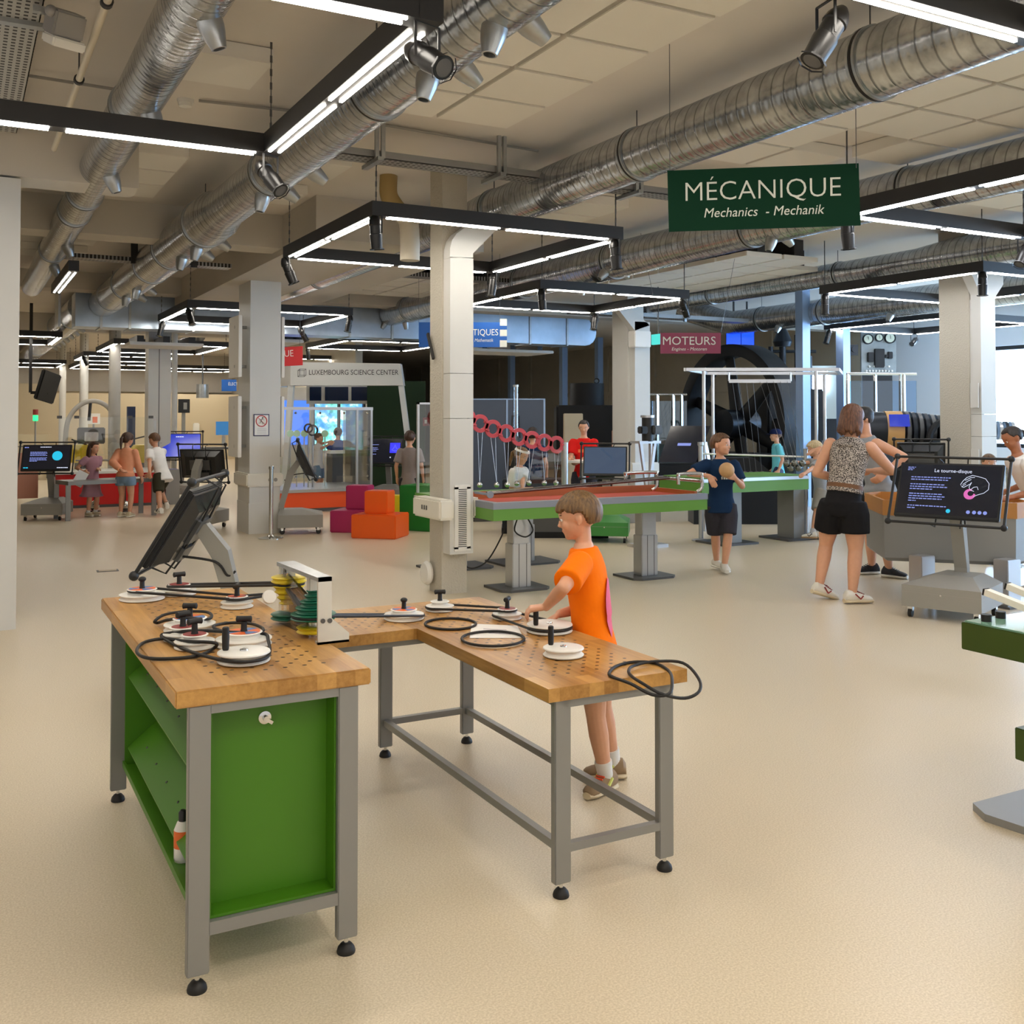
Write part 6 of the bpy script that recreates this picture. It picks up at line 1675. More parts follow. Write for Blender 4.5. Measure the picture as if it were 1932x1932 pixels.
def corner_exhibit():
    z = .80; q = onz(1813, 1173, z); x0, yf = q.x, q.y
    t = thing('ball_run_table', 'dark green stepped exhibit table cut by the right edge', 'exhibit', (x0 + .5, yf - .8, 0)); W = t.location
    obj('upper_board', B().b2(x0, x0 + 1.3, yf - 1.6, yf, z - .105, z, .003), 'green_deep', t, world=W)
    obj('clear_top', B().b2(x0 + .01, x0 + 1.29, yf - 1.59, yf - .01, z, z + .006), 'teal_glass', t, world=W)
    q2 = onz(1914, 1372, .42); obj('lower_board', B().b2(q2.x, q2.x + 1.0, q2.y - 1.4, q2.y, .30, .42, .003), 'green_deep', t, world=W)
    f = onz(1890, 1560)
    fp = onz(1858, 1550)
    obj('foot_plate', B().slab([(fp.x, fp.y, 0), (fp.x + .06, fp.y + .10, 0), (fp.x + 1.2, fp.y + .10, 0), (fp.x + 1.2, fp.y - .16, 0), (fp.x + .02, fp.y - .16, 0)], (0, 0, .03)), 'steel_grey', t, world=W)
    obj('column', B().b2(fp.x + .55, fp.x + .8, fp.y - .15, fp.y + .09, .03, z - .105), 'steel_grey', t, world=W)
    for px, py in ((1861, 1172), (1888, 1166)):
        p = onz(px, py, z + .006); obj('peg', B().cone(V((p.x, p.y, z + .006)) - W, V((p.x, p.y, z + .032)) - W, .019, seg=18), 'rubber', t, smooth=True)
    for (xa, ya), (xb, yb) in (((1862, 1117), (1990, 1168)), ((1903, 1106), (2010, 1150))):
        a = onz(xa, ya, z + .10); b_ = onz(xb, yb, z + .04)
        r = obj('rail', B().bar(a - W, b_ - W, .035, .025), 'cream_plastic', t); obj('end_cap', B().bar(a - W, a + (a - b_).normalized() * .008 - W, .036, .026), 'rubber', r)
        obj('rail_support', B().cone(V((b_.x, b_.y, z)) - W, b_ - W, .012, seg=8), 'alu', r)
corner_exhibit()
def floor_bits():
    p = onz(203, 1077); o = thing('floor_socket', 'small floor socket hatch left of the workbench', 'floor socket', p, radians(-3))
    obj('frame', B().box((0, 0, .002), (.21, .13, .004)), 'steel_dark', o); obj('lid', B().box((0, .005, .004), (.17, .09, .004)), 'floor_lid', o)
floor_bits()
# ================================================================ PEOPLE
def smooth01(x): x = max(0.0, min(1.0, x)); return x * x * (3 - 2 * x)
def ik(a, c, l1, l2, hint):
    a, c = V(a), V(c); d = c - a; L = min(d.length, (l1 + l2) * .999)
    u = d.normalized(); c = a + u * L
    x = (l1 * l1 - l2 * l2 + L * L) / (2 * L); hgt = sqrt(max(0, l1 * l1 - x * x))
    n = V(hint) - u * V(hint).dot(u)
    n = n.normalized() if n.length > 1e-5 else u.orthogonal()
    return a + u * x + n * hgt, c
def cap(b, p, q, r0, r1, seg=14):
    """round-ended tapered limb segment"""
    p, q = V(p), V(q); u = (q - p).normalized(); pts = []
    for k in (80, 50, 20): a = radians(k); pts.append((p - u * r0 * sin(a), r0 * cos(a)))
    pts.append((p, r0)); pts.append((p.lerp(q, .5), (r0 + r1) / 2)); pts.append((q, r1))
    for k in (20, 50, 80): a = radians(k); pts.append((q + u * r1 * sin(a), r1 * cos(a)))
    b.rings(pts, seg)
def limb(b, pts, seg=14):
    """(point, radius) chain with rounded ends"""
    for (p, r), (q, s) in zip(pts, pts[1:]): cap(b, p, q, r, s, seg)
def hand(b, w, d, n, L, side, curl=40, spread=.9, thumb=1.0, k=1.0):
    """w wrist, d pointing direction, n palm normal (fingers curl to it), side unit vector towards the thumb"""
    d, n, side = V(d).normalized(), V(n).normalized(), V(side).normalized()
    s = (side - d * side.dot(d)).normalized(); n = d.cross(s) if d.cross(s).dot(n) > 0 else s.cross(d)
    pr = .085 * L * k
    for i in range(4):
        o = s * ((1.5 - i) * .105 * L)
        cap(b, w + o * .6 + d * .03 * L, w + d * .5 * L + o - n * .0, pr * 1.15, pr, 10)
    fl = (.42, .48, .45, .36)
    for i in range(4):
        o = s * ((1.5 - i) * .115 * L * spread); p = w + d * .5 * L + o
        a1, a2, a3 = radians(curl * .7), radians(curl * 1.5), radians(curl * 2.1); r = .062 * L * k * (1.0, 1.02, 1.0, .88)[i]
        f = fl[i] * L; fan = s * ((1.5 - i) * .06)
        q = p + (d * cos(a1) + n * sin(a1) + fan).normalized() * f * .42
        q2 = q + (d * cos(a2) + n * sin(a2)).normalized() * f * .33; q3 = q2 + (d * cos(a3) + n * sin(a3)).normalized() * f * .25
        cap(b, p, q, r, r * .95, 9); cap(b, q, q2, r * .95, r * .88, 9); cap(b, q2, q3, r * .88, r * .75, 9)
    t0 = w + d * .12 * L + s * .16 * L; t1 = t0 + (d * .7 + s * .65 + n * .35 * thumb).normalized() * .27 * L; t2 = t1 + (d * .85 + s * .15 + n * .55 * thumb).normalized() * .22 * L
    cap(b, w + d * .06 * L + s * .06 * L, t0, pr * 1.1, pr, 9); cap(b, t0, t1, pr * .95, .068 * L * k, 9); cap(b, t1, t2, .066 * L * k, .052 * L * k, 9)
def hair_mesh(b, Hm, hh, front=18, side=-8, back=-48, vol=1.0, part=0, wave=.02, pinch=None):
    nu, nv = 72, 40; rows = []
    for j in range(nv + 1):
        el = -pi / 2 + pi * j / nv; row = []
        for i in range(nu):
            az = 2 * pi * i / nu; a = degrees_abs(az)
            if a < 50: lim = front + part * sin(az * 2) * 4 + 3 * sin(az * 23)
            elif a < 95: lim = front + (side - front) * smooth01((a - 50) / 30) + 2 * sin(az * 19)
            elif a < 125: lim = side + (back - side) * smooth01((a - 98) / 25)
            else: lim = back
            t = smooth01((math.degrees(el) - lim + 3) / 6)
            r = .80 + (.2 + (vol - 1)) * t + t * wave * (.5 * sin(az * 31 + 2 * sin(el * 5)) + .5 * sin(az * 17 + el * 3))
            x, y, z = sin(az) * cos(el), cos(az) * cos(el), sin(el)
            row.append(b.bm.verts.new(Hm @ V((x * .405 * hh * r, (y * .49 - .03) * hh * r, (z * .445 * r + .095) * hh))))
        rows.append(row)
    for A, C in zip(rows, rows[1:]):
        for i in range(nu): b.bm.faces.new((A[i], A[(i + 1) % nu], C[(i + 1) % nu], C[i]))
def degrees_abs(az):
    a = math.degrees(az) % 360; return min(a, 360 - a)
def head_mesh(b, Hm, hh):
    e = lambda c, r: b.ball(Hm @ (V(c) * hh), V(r) * hh, Hm.to_3x3(), 24, 16)
    def e2(c, r):
        c = V(c) * hh; r = V(r) * hh
        vs = bmesh.ops.create_uvsphere(b.bm, u_segments=24, v_segments=16, radius=1)['verts']
        for v in vs: v.co = Hm @ (V((v.co.x * r.x, v.co.y * r.y, v.co.z * r.z)) + c)
    e2((0, -.03, .11), (.365, .45, .39)); e2((0, .09, -.10), (.30, .31, .36)); e2((0, .17, -.30), (.19, .20, .17)); e2((0, .27, -.385), (.09, .09, .075))
    e2((0, .375, -.09), (.05, .075, .10)); e2((0, .425, -.125), (.052, .055, .045)); e2((0, .36, .045), (.20, .05, .04))
    e2((.15, .25, -.12), (.12, .12, .13)); e2((-.15, .25, -.12), (.12, .12, .13)); e2((0, .345, -.25), (.09, .055, .05))
    for s in (1, -1):
        e2((s * .365, -.05, -.04), (.035, .075, .105)); e2((s * .385, -.07, -.01), (.025, .055, .08)); e2((s * .37, -.02, -.13), (.025, .035, .04))
def person(label, base, face, h, adult, skin, hair, shirt, bottoms, shoes, lean=0, side=0, hy=0, hp=0, LW=None, RW=None, LE=None, RE=None, LA=None, RA=None, lf=0, rf=0, lh={}, rh={}, voxel=.009, sleeve=.62, hair_style={}, hem=-.05, short_len=.9, flare=0, prints=None, sock=None, legs=True, knee=None, group=None, extra=None, sleeveless=False, headroll=0, capcol=None):
    face = V((face.x, face.y, 0)).normalized()
    rz = atan2(face.y, face.x) - pi / 2
    t = thing('person', label, 'person', (base.x, base.y, 0), rz, group)
    Wm = M.Translation((base.x, base.y, 0)) @ M.Rotation(rz, 4, 'Z'); Wi = Wm.inverted()
    L = lambda p: Wi @ V(p)
    hh = h * (.133 if adult else .158); hz = h * (.515 if adult else .49)
    nb = (.845 if adult else .815) * h - hz          # hip -> neck base
    la, sa = radians(lean), radians(side)
    u = V((sin(sa), sin(la) * cos(sa), cos(la) * cos(sa))); g = V((0, cos(la), -sin(la))); x = g.cross(u); x.normalize()
    hip = V((0, 0, hz)); sp = lambda dz, dx=0, dy=0: hip + u * dz + x * dx + g * dy
    sh = .102 * h if adult else .098 * h
    SL, SR = sp(nb - .035 * h, -sh), sp(nb - .035 * h, sh)
    ua, fa = .172 * h, .148 * h; hl = .098 * h
    if LW is None: LW = SL + V((-.05 * h, .02 * h, -.30 * h))
    else: LW = L(LW)
    if RW is None: RW = SR + V((.05 * h, .02 * h, -.30 * h))
    else: RW = L(RW)
    EL, LW = ik(SL, LW, ua, fa, LE or (-.5, -1, -.3)); ER, RW = ik(SR, RW, ua, fa, RE or (.5, -1, -.3))
    hx = .055 * h; HL, HR = hip + V((-hx, 0, -.02 * h)), hip + V((hx, 0, -.02 * h))
    LA = L(LA) if LA is not None else V((-hx, 0, .045 * h)); RA = L(RA) if RA is not None else V((hx, 0, .045 * h))
    tl = (hz - .02 * h - .045 * h) * .5
    kl = tl * 1.012
    KL, _ = ik(HL, LA, kl, kl, (knee or {}).get('L', (-.05, 1, 0))); KR, _ = ik(HR, RA, kl, kl, (knee or {}).get('R', (.05, 1, 0)))
    nk = sp(nb, 0, -.005 * h)
    hc = nk + (u * .7 + UP * .3).normalized() * (.05 * h if adult else .035 * h) + V((0, .012 * h, 0)) + UP * hh * .47 + g * (hh * .06)
    Hm = M.Translation(hc) @ M.Rotation(radians(-hy), 4, 'Z') @ M.Rotation(radians(hp - lean * .25), 4, 'X') @ M.Rotation(radians(headroll), 4, 'Y')
    b = B(); f = h
    k = 1.0 if adult else .92
    tors = [(-.07, .060, .052), (-.02, .084, .062), (.05, .078, .056), (.12, .072, .052), (.19, .082, .058), (.255, .090, .055), (nb / h - .03, .088, .045), (nb / h + .002, .045, .036), (nb / h + .02, .032, .032)]
    b.loft([(sp(z * f), x * w_ * f * (.90 if z < nb / h - .02 else 1), g * d * f * (.88 if z < nb / h - .02 else 1)) for z, w_, d in tors], 22)
    cap(b, sp(nb - .01 * h), hc - UP * hh * .22 - (Hm.to_3x3() @ V((0, hh * .10, 0))), .031 * h * (1 if adult else .92), .030 * h * (1 if adult else .9))
    head_mesh(b, Hm, hh)
    for S_, E_, W_ in ((SL, EL, LW), (SR, ER, RW)):
        limb(b, [(S_, .034 * f * k), (S_.lerp(E_, .5), .030 * f * k), (E_, .024 * f * k), (E_.lerp(W_, .3), .0245 * f * k), (W_, .0165 * f * k)])
    if legs:
        for H_, K_, A_ in ((HL, KL, LA), (HR, KR, RA)):
            limb(b, [(H_, .036 * f * k), (H_.lerp(K_, .12), .046 * f * k), (H_.lerp(K_, .3), .052 * f * k * (1.12 if adult else 1)), (H_.lerp(K_, .6), .047 * f * k * (1.1 if adult else 1)), (K_, .036 * f * k), (K_.lerp(A_, .3), .037 * f * k), (K_.lerp(A_, .6), .030 * f * k), (A_, .021 * f * k)])
    for W_, E_, hd, sg in ((LW, EL, lh, -1), (RW, ER, rh, 1)):
        d = hd.get('d') or (W_ - E_); n = hd.get('n') or V((-sg, 0, -.2)); s_ = hd.get('s') or V((0, 1, 0))
        hand(b, W_, d, n, hl, s_, hd.get('curl', 25), hd.get('spread', 1.0), 1.0, max(1.0, voxel / .0065))
    obj('body', b, skin, t, remesh=(voxel, 2 if voxel > .006 else 3))
    # face
    P = lambda c: Hm @ (V(c) * hh)
    R3 = Hm.to_3x3()
    for s in (1, -1):
        ey = obj('eye', B().ball(P((s * .145, .335, .0)), .050 * hh, u=12, v=8), 'eye_white', t, smooth=True)
        obj('iris', B().ball(P((s * .150, .368, .0)), .026 * hh, u=10, v=6), 'eye_dark', ey, smooth=True)
        obj('eyebrow', B().bar(P((s * .08, .385, .10)), P((s * .22, .335, .105)), .022 * hh, .03 * hh, R3 @ V((0, 1, 0))), hair, t)
    obj('lips', B().loft([(P((q * .075, .385 - q * q * .03, -.245)), R3 @ V((0, .018, 0)) * hh, R3 @ V((0, 0, .022 * (1.1 - q * q))) * hh) for q in (-1, -.5, 0, .5, 1)], 10), 'lips', t, smooth=True)
    # hair
    hs = dict(hair_style); kind = hs.pop('kind', 'short'); b = B()
    hair_mesh(b, Hm, hh, **hs)
    if kind in ('long', 'bob', 'pony'):
        rr = lambda c, r: (P(c), r * hh)
        if kind == 'pony': limb(b, [rr((0, -.46, .12), .10), rr((0, -.60, -.05), .12), rr((.02, -.58, -.45), .10), rr((.03, -.52, -.8), .05)])
        else:
            n_ = 15; zl = hs.get('len', -1.05 if kind == 'long' else -.62)
            for q in range(n_):
                a = radians(100 + 160 * q / (n_ - 1)); cx, cy = sin(a), cos(a); j = .04 * ((q * 7) % 3 - 1); e = zl + .12 * ((q * 5) % 4 - 1.5) * .5
                limb(b, [rr((cx * .34, cy * .40 - .03, .12), .12), rr((cx * .39, cy * .46 - .03, -.25), .12), rr((cx * (.42 + j), cy * .46 - .04, (e - .25) / 2 - .1), .11), rr((cx * (.36 + j), cy * .42 - .05, e), .05)], 9)
    obj('hair', b, hair, t, smooth=True)
    if capcol:
        c = B(); pts = []
        c.loft([(P((0, -.03, z)), R3 @ V((r * .43, 0, 0)) * hh, R3 @ V((0, r * .51, 0)) * hh) for z, r in ((.13, 1.0), (.25, .99), (.38, .90), (.48, .72), (.56, .42), (.58, .1))], 28)
        c.loft([(P((0, .35 + .12 * q, .16 - .02 * q)), R3 @ V((.34 - .06 * q, 0, 0)) * hh, R3 @ V((0, 0, .02)) * hh) for q in (0, 1, 2, 3)], 14)
        obj('cap', c, capcol, t, smooth=True)
    # shirt
    off = .013 * f + .003
    if shirt:
        b = B(); top = nb / h
        sec = [(hem, (.106 if hem < .0 else .086) + flare * .10, (.086 if hem < 0 else .068) + flare * .09), (hem + .05, (.100 if hem < 0 else .085) + flare * .05, (.080 if hem < 0 else .066) + flare * .04), (.05, .083, .062), (.12, .080, .060), (.19, .088, .064), (.255, .095, .061), (top - .03, .090, .052), (top - .006, .056, .044), (top + .006, .047, .041)]
        b.loft([(sp(z * f), x * (w_ * f + off * .45), g * (d * f + off * .45)) for z, w_, d in sec], 26)
        if not sleeveless:
            for S_, E_, W_ in ((SL, EL, LW), (SR, ER, RW)):
                e = S_.lerp(E_, sleeve) if sleeve <= 1 else E_
                dd = (E_ - S_).normalized()
                pts = [(S_ - dd * .03 * f, .030 * f), (S_, .039 * f * k + off * .6), (e, (.036 if sleeve <= 1 else .030) * f * k + off * .95)]
                b.rings(pts, 20)
                if sleeve > 1: b.rings([(E_ - dd * .01, .030 * f + off * .9), (E_.lerp(W_, .5), .027 * f + off), (E_.lerp(W_, .93), .020 * f + off * .9)], 18); b.ball(E_, .030 * f + off * .85, u=14, v=10)
        so = obj('shirt', b, shirt, t, remesh=(max(.007, voxel * 1.1), 4))
    if bottoms:
        b = B(); skirt = short_len < 0
        w2 = 1.0
        b.loft([(sp(z * f), x * (w_ * f + off * .5), g * (d * f + off * .5)) for z, w_, d in ((-.085, .064, .056), (-.06, .080, .064), (-.02, .088, .068), (.03, .081, .061), (.08, .077, .057))], 24)
        for H_, K_, A_ in ((HL, KL, LA), (HR, KR, RA)):
            e = H_.lerp(K_, short_len) if short_len <= 1 else K_.lerp(A_, short_len - 1)
            pts = [(H_ + UP * .02 * f, .062 * f), (H_.lerp(e, .3), .064 * f * k + off * .8), (e, (.060 if short_len < .75 else .050) * f * k + off)]
            b.rings(pts, 20)
        obj('shorts', b, bottoms, t, remesh=(max(.007, voxel * 1.1), 3))
    if legs and shoes:
        for A_, ang, nm in ((LA, lf, 'left'), (RA, rf, 'right')):
            yaw, pit = ang if hasattr(ang, '__len__') else (ang, 0)
            Fm = M.Translation((A_.x, A_.y, A_.z - .042 * h)) @ M.Rotation(radians(-yaw), 4, 'Z') @ M.Rotation(radians(-pit), 4, 'X')
            fl = .155 * h; w_ = .031 * h
            b = B()
            sec = [(-.27, .70, .34, .36), (-.20, .95, .52, .52), (-.05, .95, .50, .60), (.12, .88, .40, .45), (.32, .98, .30, .34), (.50, 1.0, .22, .26), (.62, .82, .16, .20), (.68, .45, .10, .12)]
            b.loft([(Fm @ V((0, y * fl, z * .05 * h + .012 * h)), Fm.to_3x3() @ V((w * w_, 0, 0)), Fm.to_3x3() @ V((0, 0, zz * .05 * h + .004))) for y, w, z, zz in sec], 18)
            so = obj('shoe', b, shoes[0], t, smooth=True)
            q = B(); q.loft([(Fm @ V((0, y * fl, .011 * h)), Fm.to_3x3() @ V((w * w_ * 1.08, 0, 0)), Fm.to_3x3() @ V((0, 0, .011 * h))) for y, w, z, zz in [(-.29, .6, 0, 0), (-.2, 1, 0, 0), (.1, .92, 0, 0), (.35, 1.0, 0, 0), (.55, .95, 0, 0), (.70, .5, 0, 0)]], 14)
            obj('sole', q, shoes[1], so, smooth=True)
            if len(shoes) > 2:
                la_ = B()
                for y in (.12, .19, .26, .33): la_.bar(Fm @ V((-.016 * h, y * fl, .062 * h - (y - .1) * .07 * h)), Fm @ V((.016 * h, (y + .03) * fl, .062 * h - (y - .1) * .07 * h)), .006, .006)
                obj('laces', la_, shoes[2], so)
                ac = B()
                for s in (1, -1): ac.bar(Fm @ V((s * w_ * .98, .02 * fl, .050 * h)), Fm @ V((s * w_ * 1.0, .20 * fl, .024 * h)), .008, .010); ac.bar(Fm @ V((s * w_ * 1.0, .20 * fl, .024 * h)), Fm @ V((s * w_ * .92, .30 * fl, .040 * h)), .008, .008)
                obj('side_stripe', ac, shoes[3] if len(shoes) > 3 else shoes[1], so)
            if sock:
                K_ = KL if nm == 'left' else KR
                obj('sock', B().rings([(A_.lerp(K_, -.06), .026 * f), (A_.lerp(K_, .10), .0265 * f), (A_.lerp(K_, sock[1]), .030 * f)], 18), sock[0], t, smooth=True)
    if extra: extra(t, Wm, sp, x, g, Hm, hh, P)
    return t, dict(SL=Wm @ SL, EL=Wm @ EL, LW=Wm @ LW, RW=Wm @ RW)
# ---- the boy in orange
gp = PL['p12'][0] + V((cos(radians(188)), sin(radians(188)), 0)) * (PL['p12'][1] - .022); gp.z = ZR + .108
dg_ = (gp - CAMP).dot(FW)
def ex_boy(t, Wm, sp, x, g, Hm, hh, P):
    h = 1.28
    b = B()
    for pts, m, nm in (([(-.02, .22), (.03, .27), (.06, .20), (.055, .10), (.02, .02), (-.03, .04), (-.055, .12), (-.05, .19)], 'pink_print', 'back_print'),):
        sec = [sp(z * h, xx * h * .9, -.0) for xx, z in pts]
    n = 14; rows = []
    for i in range(13):
        z = .02 + .20 * i / 12; wz = .050 * sin(pi * (i + .6) / 13.2) ** .7; row = []
        for j in range(9):
            q = -1 + j / 4; xx = q * wz; dd = .062 if z < .1 else .066
            yy = -(dd * h + .0075) * sqrt(max(0, 1 - (xx / .105) ** 2)) - .001
            row.append(b.bm.verts.new(sp(z * h, xx * h - .012 * h, yy)))
        rows.append(row)
    for A, C in zip(rows, rows[1:]):
        for i in range(8): b.bm.faces.new((A[i], A[i + 1], C[i + 1], C[i]))
    obj('back_print', b, 'pink_print', t)
fa_ = onz(1120, 1497); ra_ = onz(1128, 1468)
bb_ = ond(1121, 1480, 4.42); bb_.z = 0
boy, J = person('boy in orange T-shirt turning the crank wheel at the L-shaped table', bb_, -RT * .97 + FW * .22, 1.265, False, 'skin', 'hair_blond', 'shirt_orange', 'cloth_grey',
    ('shoe_tan', 'sole_cream', 'lace_orange', 'stripe_lime'), lean=6, hy=-4, hp=-9,
    LW=gp + UP * .004 + RT * .042, RW=ond(1056, 1158, dg_ + .17), LE=(-1, .1, -.25), RE=(.6, -.6, -.6),
    LA=onz(1143, 1468, .057), RA=onz(1158, 1444, .057), lf=(-62, 0), rf=(-12, 0),
    lh=dict(d=V((-.25, .95, -.12)), n=V((.25, -.2, -1)), s=V((1, .25, .1)), curl=50), rh=dict(d=V((-.2, .8, -.5)), n=V((-.3, -.3, -1)), s=V((-1, 0, 0)), curl=20),
    voxel=.0042, sleeve=.80, hair_style=dict(front=13, side=2, back=-40, vol=1.06, wave=.018, part=1), hem=-.128, flare=.06, short_len=.66, sock=('sock_white', .28), extra=ex_boy,
    knee=dict(L=(-.15, 1, 0), R=(0, 1, 0)))
# ---- the boy with the ball
d2 = 10.6; b2_ = ond(1360, 900, d2); b2_.z = 0
def W2(x, y, d): return ond(x, y, d)
bc = ond(1371, 887, d2 - .22)
def ex_navy(t, Wm, sp, x, g, Hm, hh, P):
    q = B()
    for i, (xx, ww) in enumerate(((-.055, .018), (-.03, .018), (-.005, .018), (.02, .012))): q.bar(sp(.185 * 1.41, xx + .0, .066 * 1.41 + .016), sp(.205 * 1.41, xx, .066 * 1.41 + .014), ww, .004, g)
    obj('chest_print', q, 'letter', t)
person('boy in navy T-shirt holding a tan ball against his chest', b2_, -FW + RT * .1, 1.41, False, 'skin', 'hair_brown', 'shirt_navy', 'cloth_char', ('shoe_white', 'sole_white'),
    lean=-1, hy=-48, hp=0, RW=W2(1338, 898, d2 - .16), RE=(1, -.3, .0), LW=W2(1387, 902, d2 - .20), LE=(-.6, -.4, -.8), LA=ond(1367, 1067, 10.5), RA=ond(1352, 1060, 10.75), lf=8, rf=-8,
    rh=dict(d=V((-.35, .35, -.8)), n=V((0, -.8, -.3)), s=V((-1, .3, 0)), curl=14), lh=dict(d=V((.75, .35, .25)), n=V((.2, -1, .1)), s=V((-.2, .2, 1)), curl=26), voxel=.007, sleeve=.72,
    hair_style=dict(front=32, side=4, back=-38, vol=1.05, wave=.03), hem=-.06, short_len=.95, extra=ex_navy)
bt = thing('ball', 'tan leather ball held by the boy in the navy T-shirt', 'ball', bc)
obj('ball_shell', B().ball((0, 0, 0), .078, u=28, v=18), 'leather_tan', bt, smooth=True)
# ---- boy with cap
b3 = onz(1468, 957)
person('boy in turquoise T-shirt and navy cap walking past the flywheel', b3, -RT, 1.36, False, 'skin', 'hair_brown', 'shirt_turq', 'navy', ('shoe_black', 'sole_white', 'letter', 'letter'), lean=2, hy=0,
    LA=ond(1450, 948, 17.7), RA=ond(1492, 945, 18.2), lf=5, rf=(0, 38), voxel=.009, sleeve=.7, hair_style=dict(front=25, side=0, back=-35), hem=-.10, short_len=.5, capcol='cap_navy', sock=('black', .35))
# ---- blond child at the green table
b4 = onz(1550, 1016)
person('blond child in grey shirt reaching for the steel balls', b4, -RT * .95 + FW * .15, 1.27, False, 'skin', 'hair_fair', 'shirt_grey', 'cloth_grey2', ('shoe_white', 'sole_gum', 'black', 'black'), lean=8, hy=10, hp=-6,
    LW=ond(1505, 903, 12.9), RW=ond(1500, 872, 13.3), LE=(-.5, -.4, -1), RE=(.4, 0, -1), LA=ond(1533, 1008, 13.1), RA=ond(1562, 1008, 13.3), lf=12, rf=-6, voxel=.009, sleeve=.75, hair_style=dict(front=14, side=-4, back=-42, vol=1.08, wave=.03), hem=-.09, short_len=.95, sock=('sock_grey', .2))
# ---- woman in patterned top
d5 = 8.85; b5 = onz(1592, 1134)
def ex_belt(t, Wm, sp, x, g, Hm, hh, P):
    h = 1.66
    q = B(); q.loft([(sp(z * h), x * (.081 * h + .020), g * (.061 * h + .022)) for z in (.066, .088)], 28); obj('belt', q, 'belt_brown', t, smooth=True)
    k = B(); c = sp(.29 * h, -.01 * h, -.058 * h - .01)
    for s in (1, -1): k.ball(c + x * s * .035, (.035, .015, .022), u=10, v=8); k.bar(c, c + x * s * .02 - u_(sp) * .06, .02, .008)
    obj('bow', k, 'blouse', t, smooth=True)
def u_(sp): return (sp(1) - sp(0)).normalized()
person('woman in patterned sleeveless top and black shorts seen from behind', b5, FW * .85 + RT * .5, 1.67, True, 'skin', 'hair_auburn', 'blouse', 'shorts_black', ('shoe_white', 'sole_cream', 'red_sticker', 'red_sticker'), lean=12, side=5, hy=14, hp=-6,
    LW=ond(1588, 905, d5 + .30), LE=(-1, -.7, -.2), RW=ond(1650, 888, d5 + .32), RE=(1, -.5, -.3), LA=ond(1545, 1108, 9.0), RA=ond(1608, 1122, 8.8), lf=(48, 16), rf=52, voxel=.009, sleeveless=True,
    hair_style=dict(kind='bob', front=30, side=-20, back=-60, vol=1.08, wave=.03), hem=.045, short_len=.62, extra=ex_belt, knee=dict(L=(-.2, 1, 0), R=(.3, 1, 0)))
# ---- woman behind her
d6_ = 10.2; b6 = ond(1660, 900, 10.3); b6.z = 0
person('woman in grey tank top and dark cap with one hand on her hip', b6, -RT * .9 - FW * .15, 1.66, True, 'skin', 'hair_dark', 'shirt_grey', 'shorts_black', ('shoe_black', 'sole_white', 'black', 'black'), lean=15, hy=10, hp=-8,
    LW=ond(1670, 893, d6_ - .16), LE=(-.3, -1, .3), RW=ond(1548, 846, d6_ + .25), RE=(.2, 0, -1), LA=onz(1678, 1076, .07), RA=onz(1645, 1070, .07), lf=-130, rf=5, voxel=.009, sleeveless=True,
    hair_style=dict(kind='short', front=25, side=-20, back=-50), capcol='black', hem=-.02, short_len=.6, rh=dict(d=V((0, 1, -.3)), n=V((0, -.2, -1)), s=V((-1, 0, 0)), curl=12))
# ---- girl at the tray, right edge
b7 = ond(1966, 900, 9.3); b7.z = 0
person('girl with tied dark hair leaning over the wooden tray at the right edge', b7, -RT, 1.52, True, 'skin_dark', 'hair_dark', 'shirt_white', 'cloth_grey', ('shoe_white', 'sole_white'), lean=26, hy=0, hp=-22,
    LW=ond(1910, 938, 9.15), RW=ond(1904, 925, 9.6), LE=(-.3, -.6, -1), RE=(.3, -.5, -1), voxel=.009, sleeve=.35, hair_style=dict(kind='pony', front=42, side=2, back=-45, vol=1.0, wave=.012), hem=-.05, short_len=.8, lh=dict(d=V((.2, .8, -.2)), n=V((.2, 0, -1)), s=V((1, 0, .3)), curl=20))
b8 = ond(1865, 900, 11.2); b8.z = 0
person('child whose fair hair shows above the disc kiosk screen', b8, -FW, 1.18, False, 'skin', 'hair_blond', 'shirt_white', 'cloth_grey', ('shoe_white', 'sole_white'), voxel=.010, hair_style=dict(front=22))
# ---- three children at the red counter
b9 = onz(173, 974)
def ex_paper(t, Wm, sp, x, g, Hm, hh, P): pass
person('girl in mauve dress at the grey table before the red counter', b9, RT * .75 - FW * .5, 1.18, False, 'skin', 'hair_dkbrown', 'dress_mauve', None, ('shoe_cream', 'sole_white'), hy=-18, hp=-4, lean=3,
    RW=ond(158, 890, 16.2), RE=(.5, -1, -.4), LW=ond(185, 885, 16.3), LE=(-.5, -1, -.4), voxel=.010, sleeve=.6, hair_style=dict(kind='long', front=34, side=-15, back=-60, vol=1.04), hem=-.22, flare=.55, sock=('sock_white', .2))
pp_ = thing('paper_sheet', 'white paper held by the girl in the mauve dress', 'paper', ond(151, 903, 16.1)); obj('sheet', B().box((0, 0, 0), (.16, .004, .24), M.Rotation(.5, 4, 'Y')), 'paper', pp_)
b10 = onz(236, 976)
person('girl in peach blouse and denim shorts seen from behind', b10, FW * .95 + RT * .1, 1.33, False, 'skin', 'hair_dkbrown', 'shirt_peach', 'denim', ('shoe_cream', 'sole_white'), lean=5, hy=20, hp=-10,
    LW=ond(228, 886, 16.1), LE=(-1, -.4, -.1), RW=ond(268, 905, 16.4), RE=(.6, -.8, -.5), voxel=.010, sleeve=1.5, hair_style=dict(kind='pony', front=30, side=-20, back=-60, vol=1.06), hem=-.01, short_len=.42)
b11 = onz(306, 972)
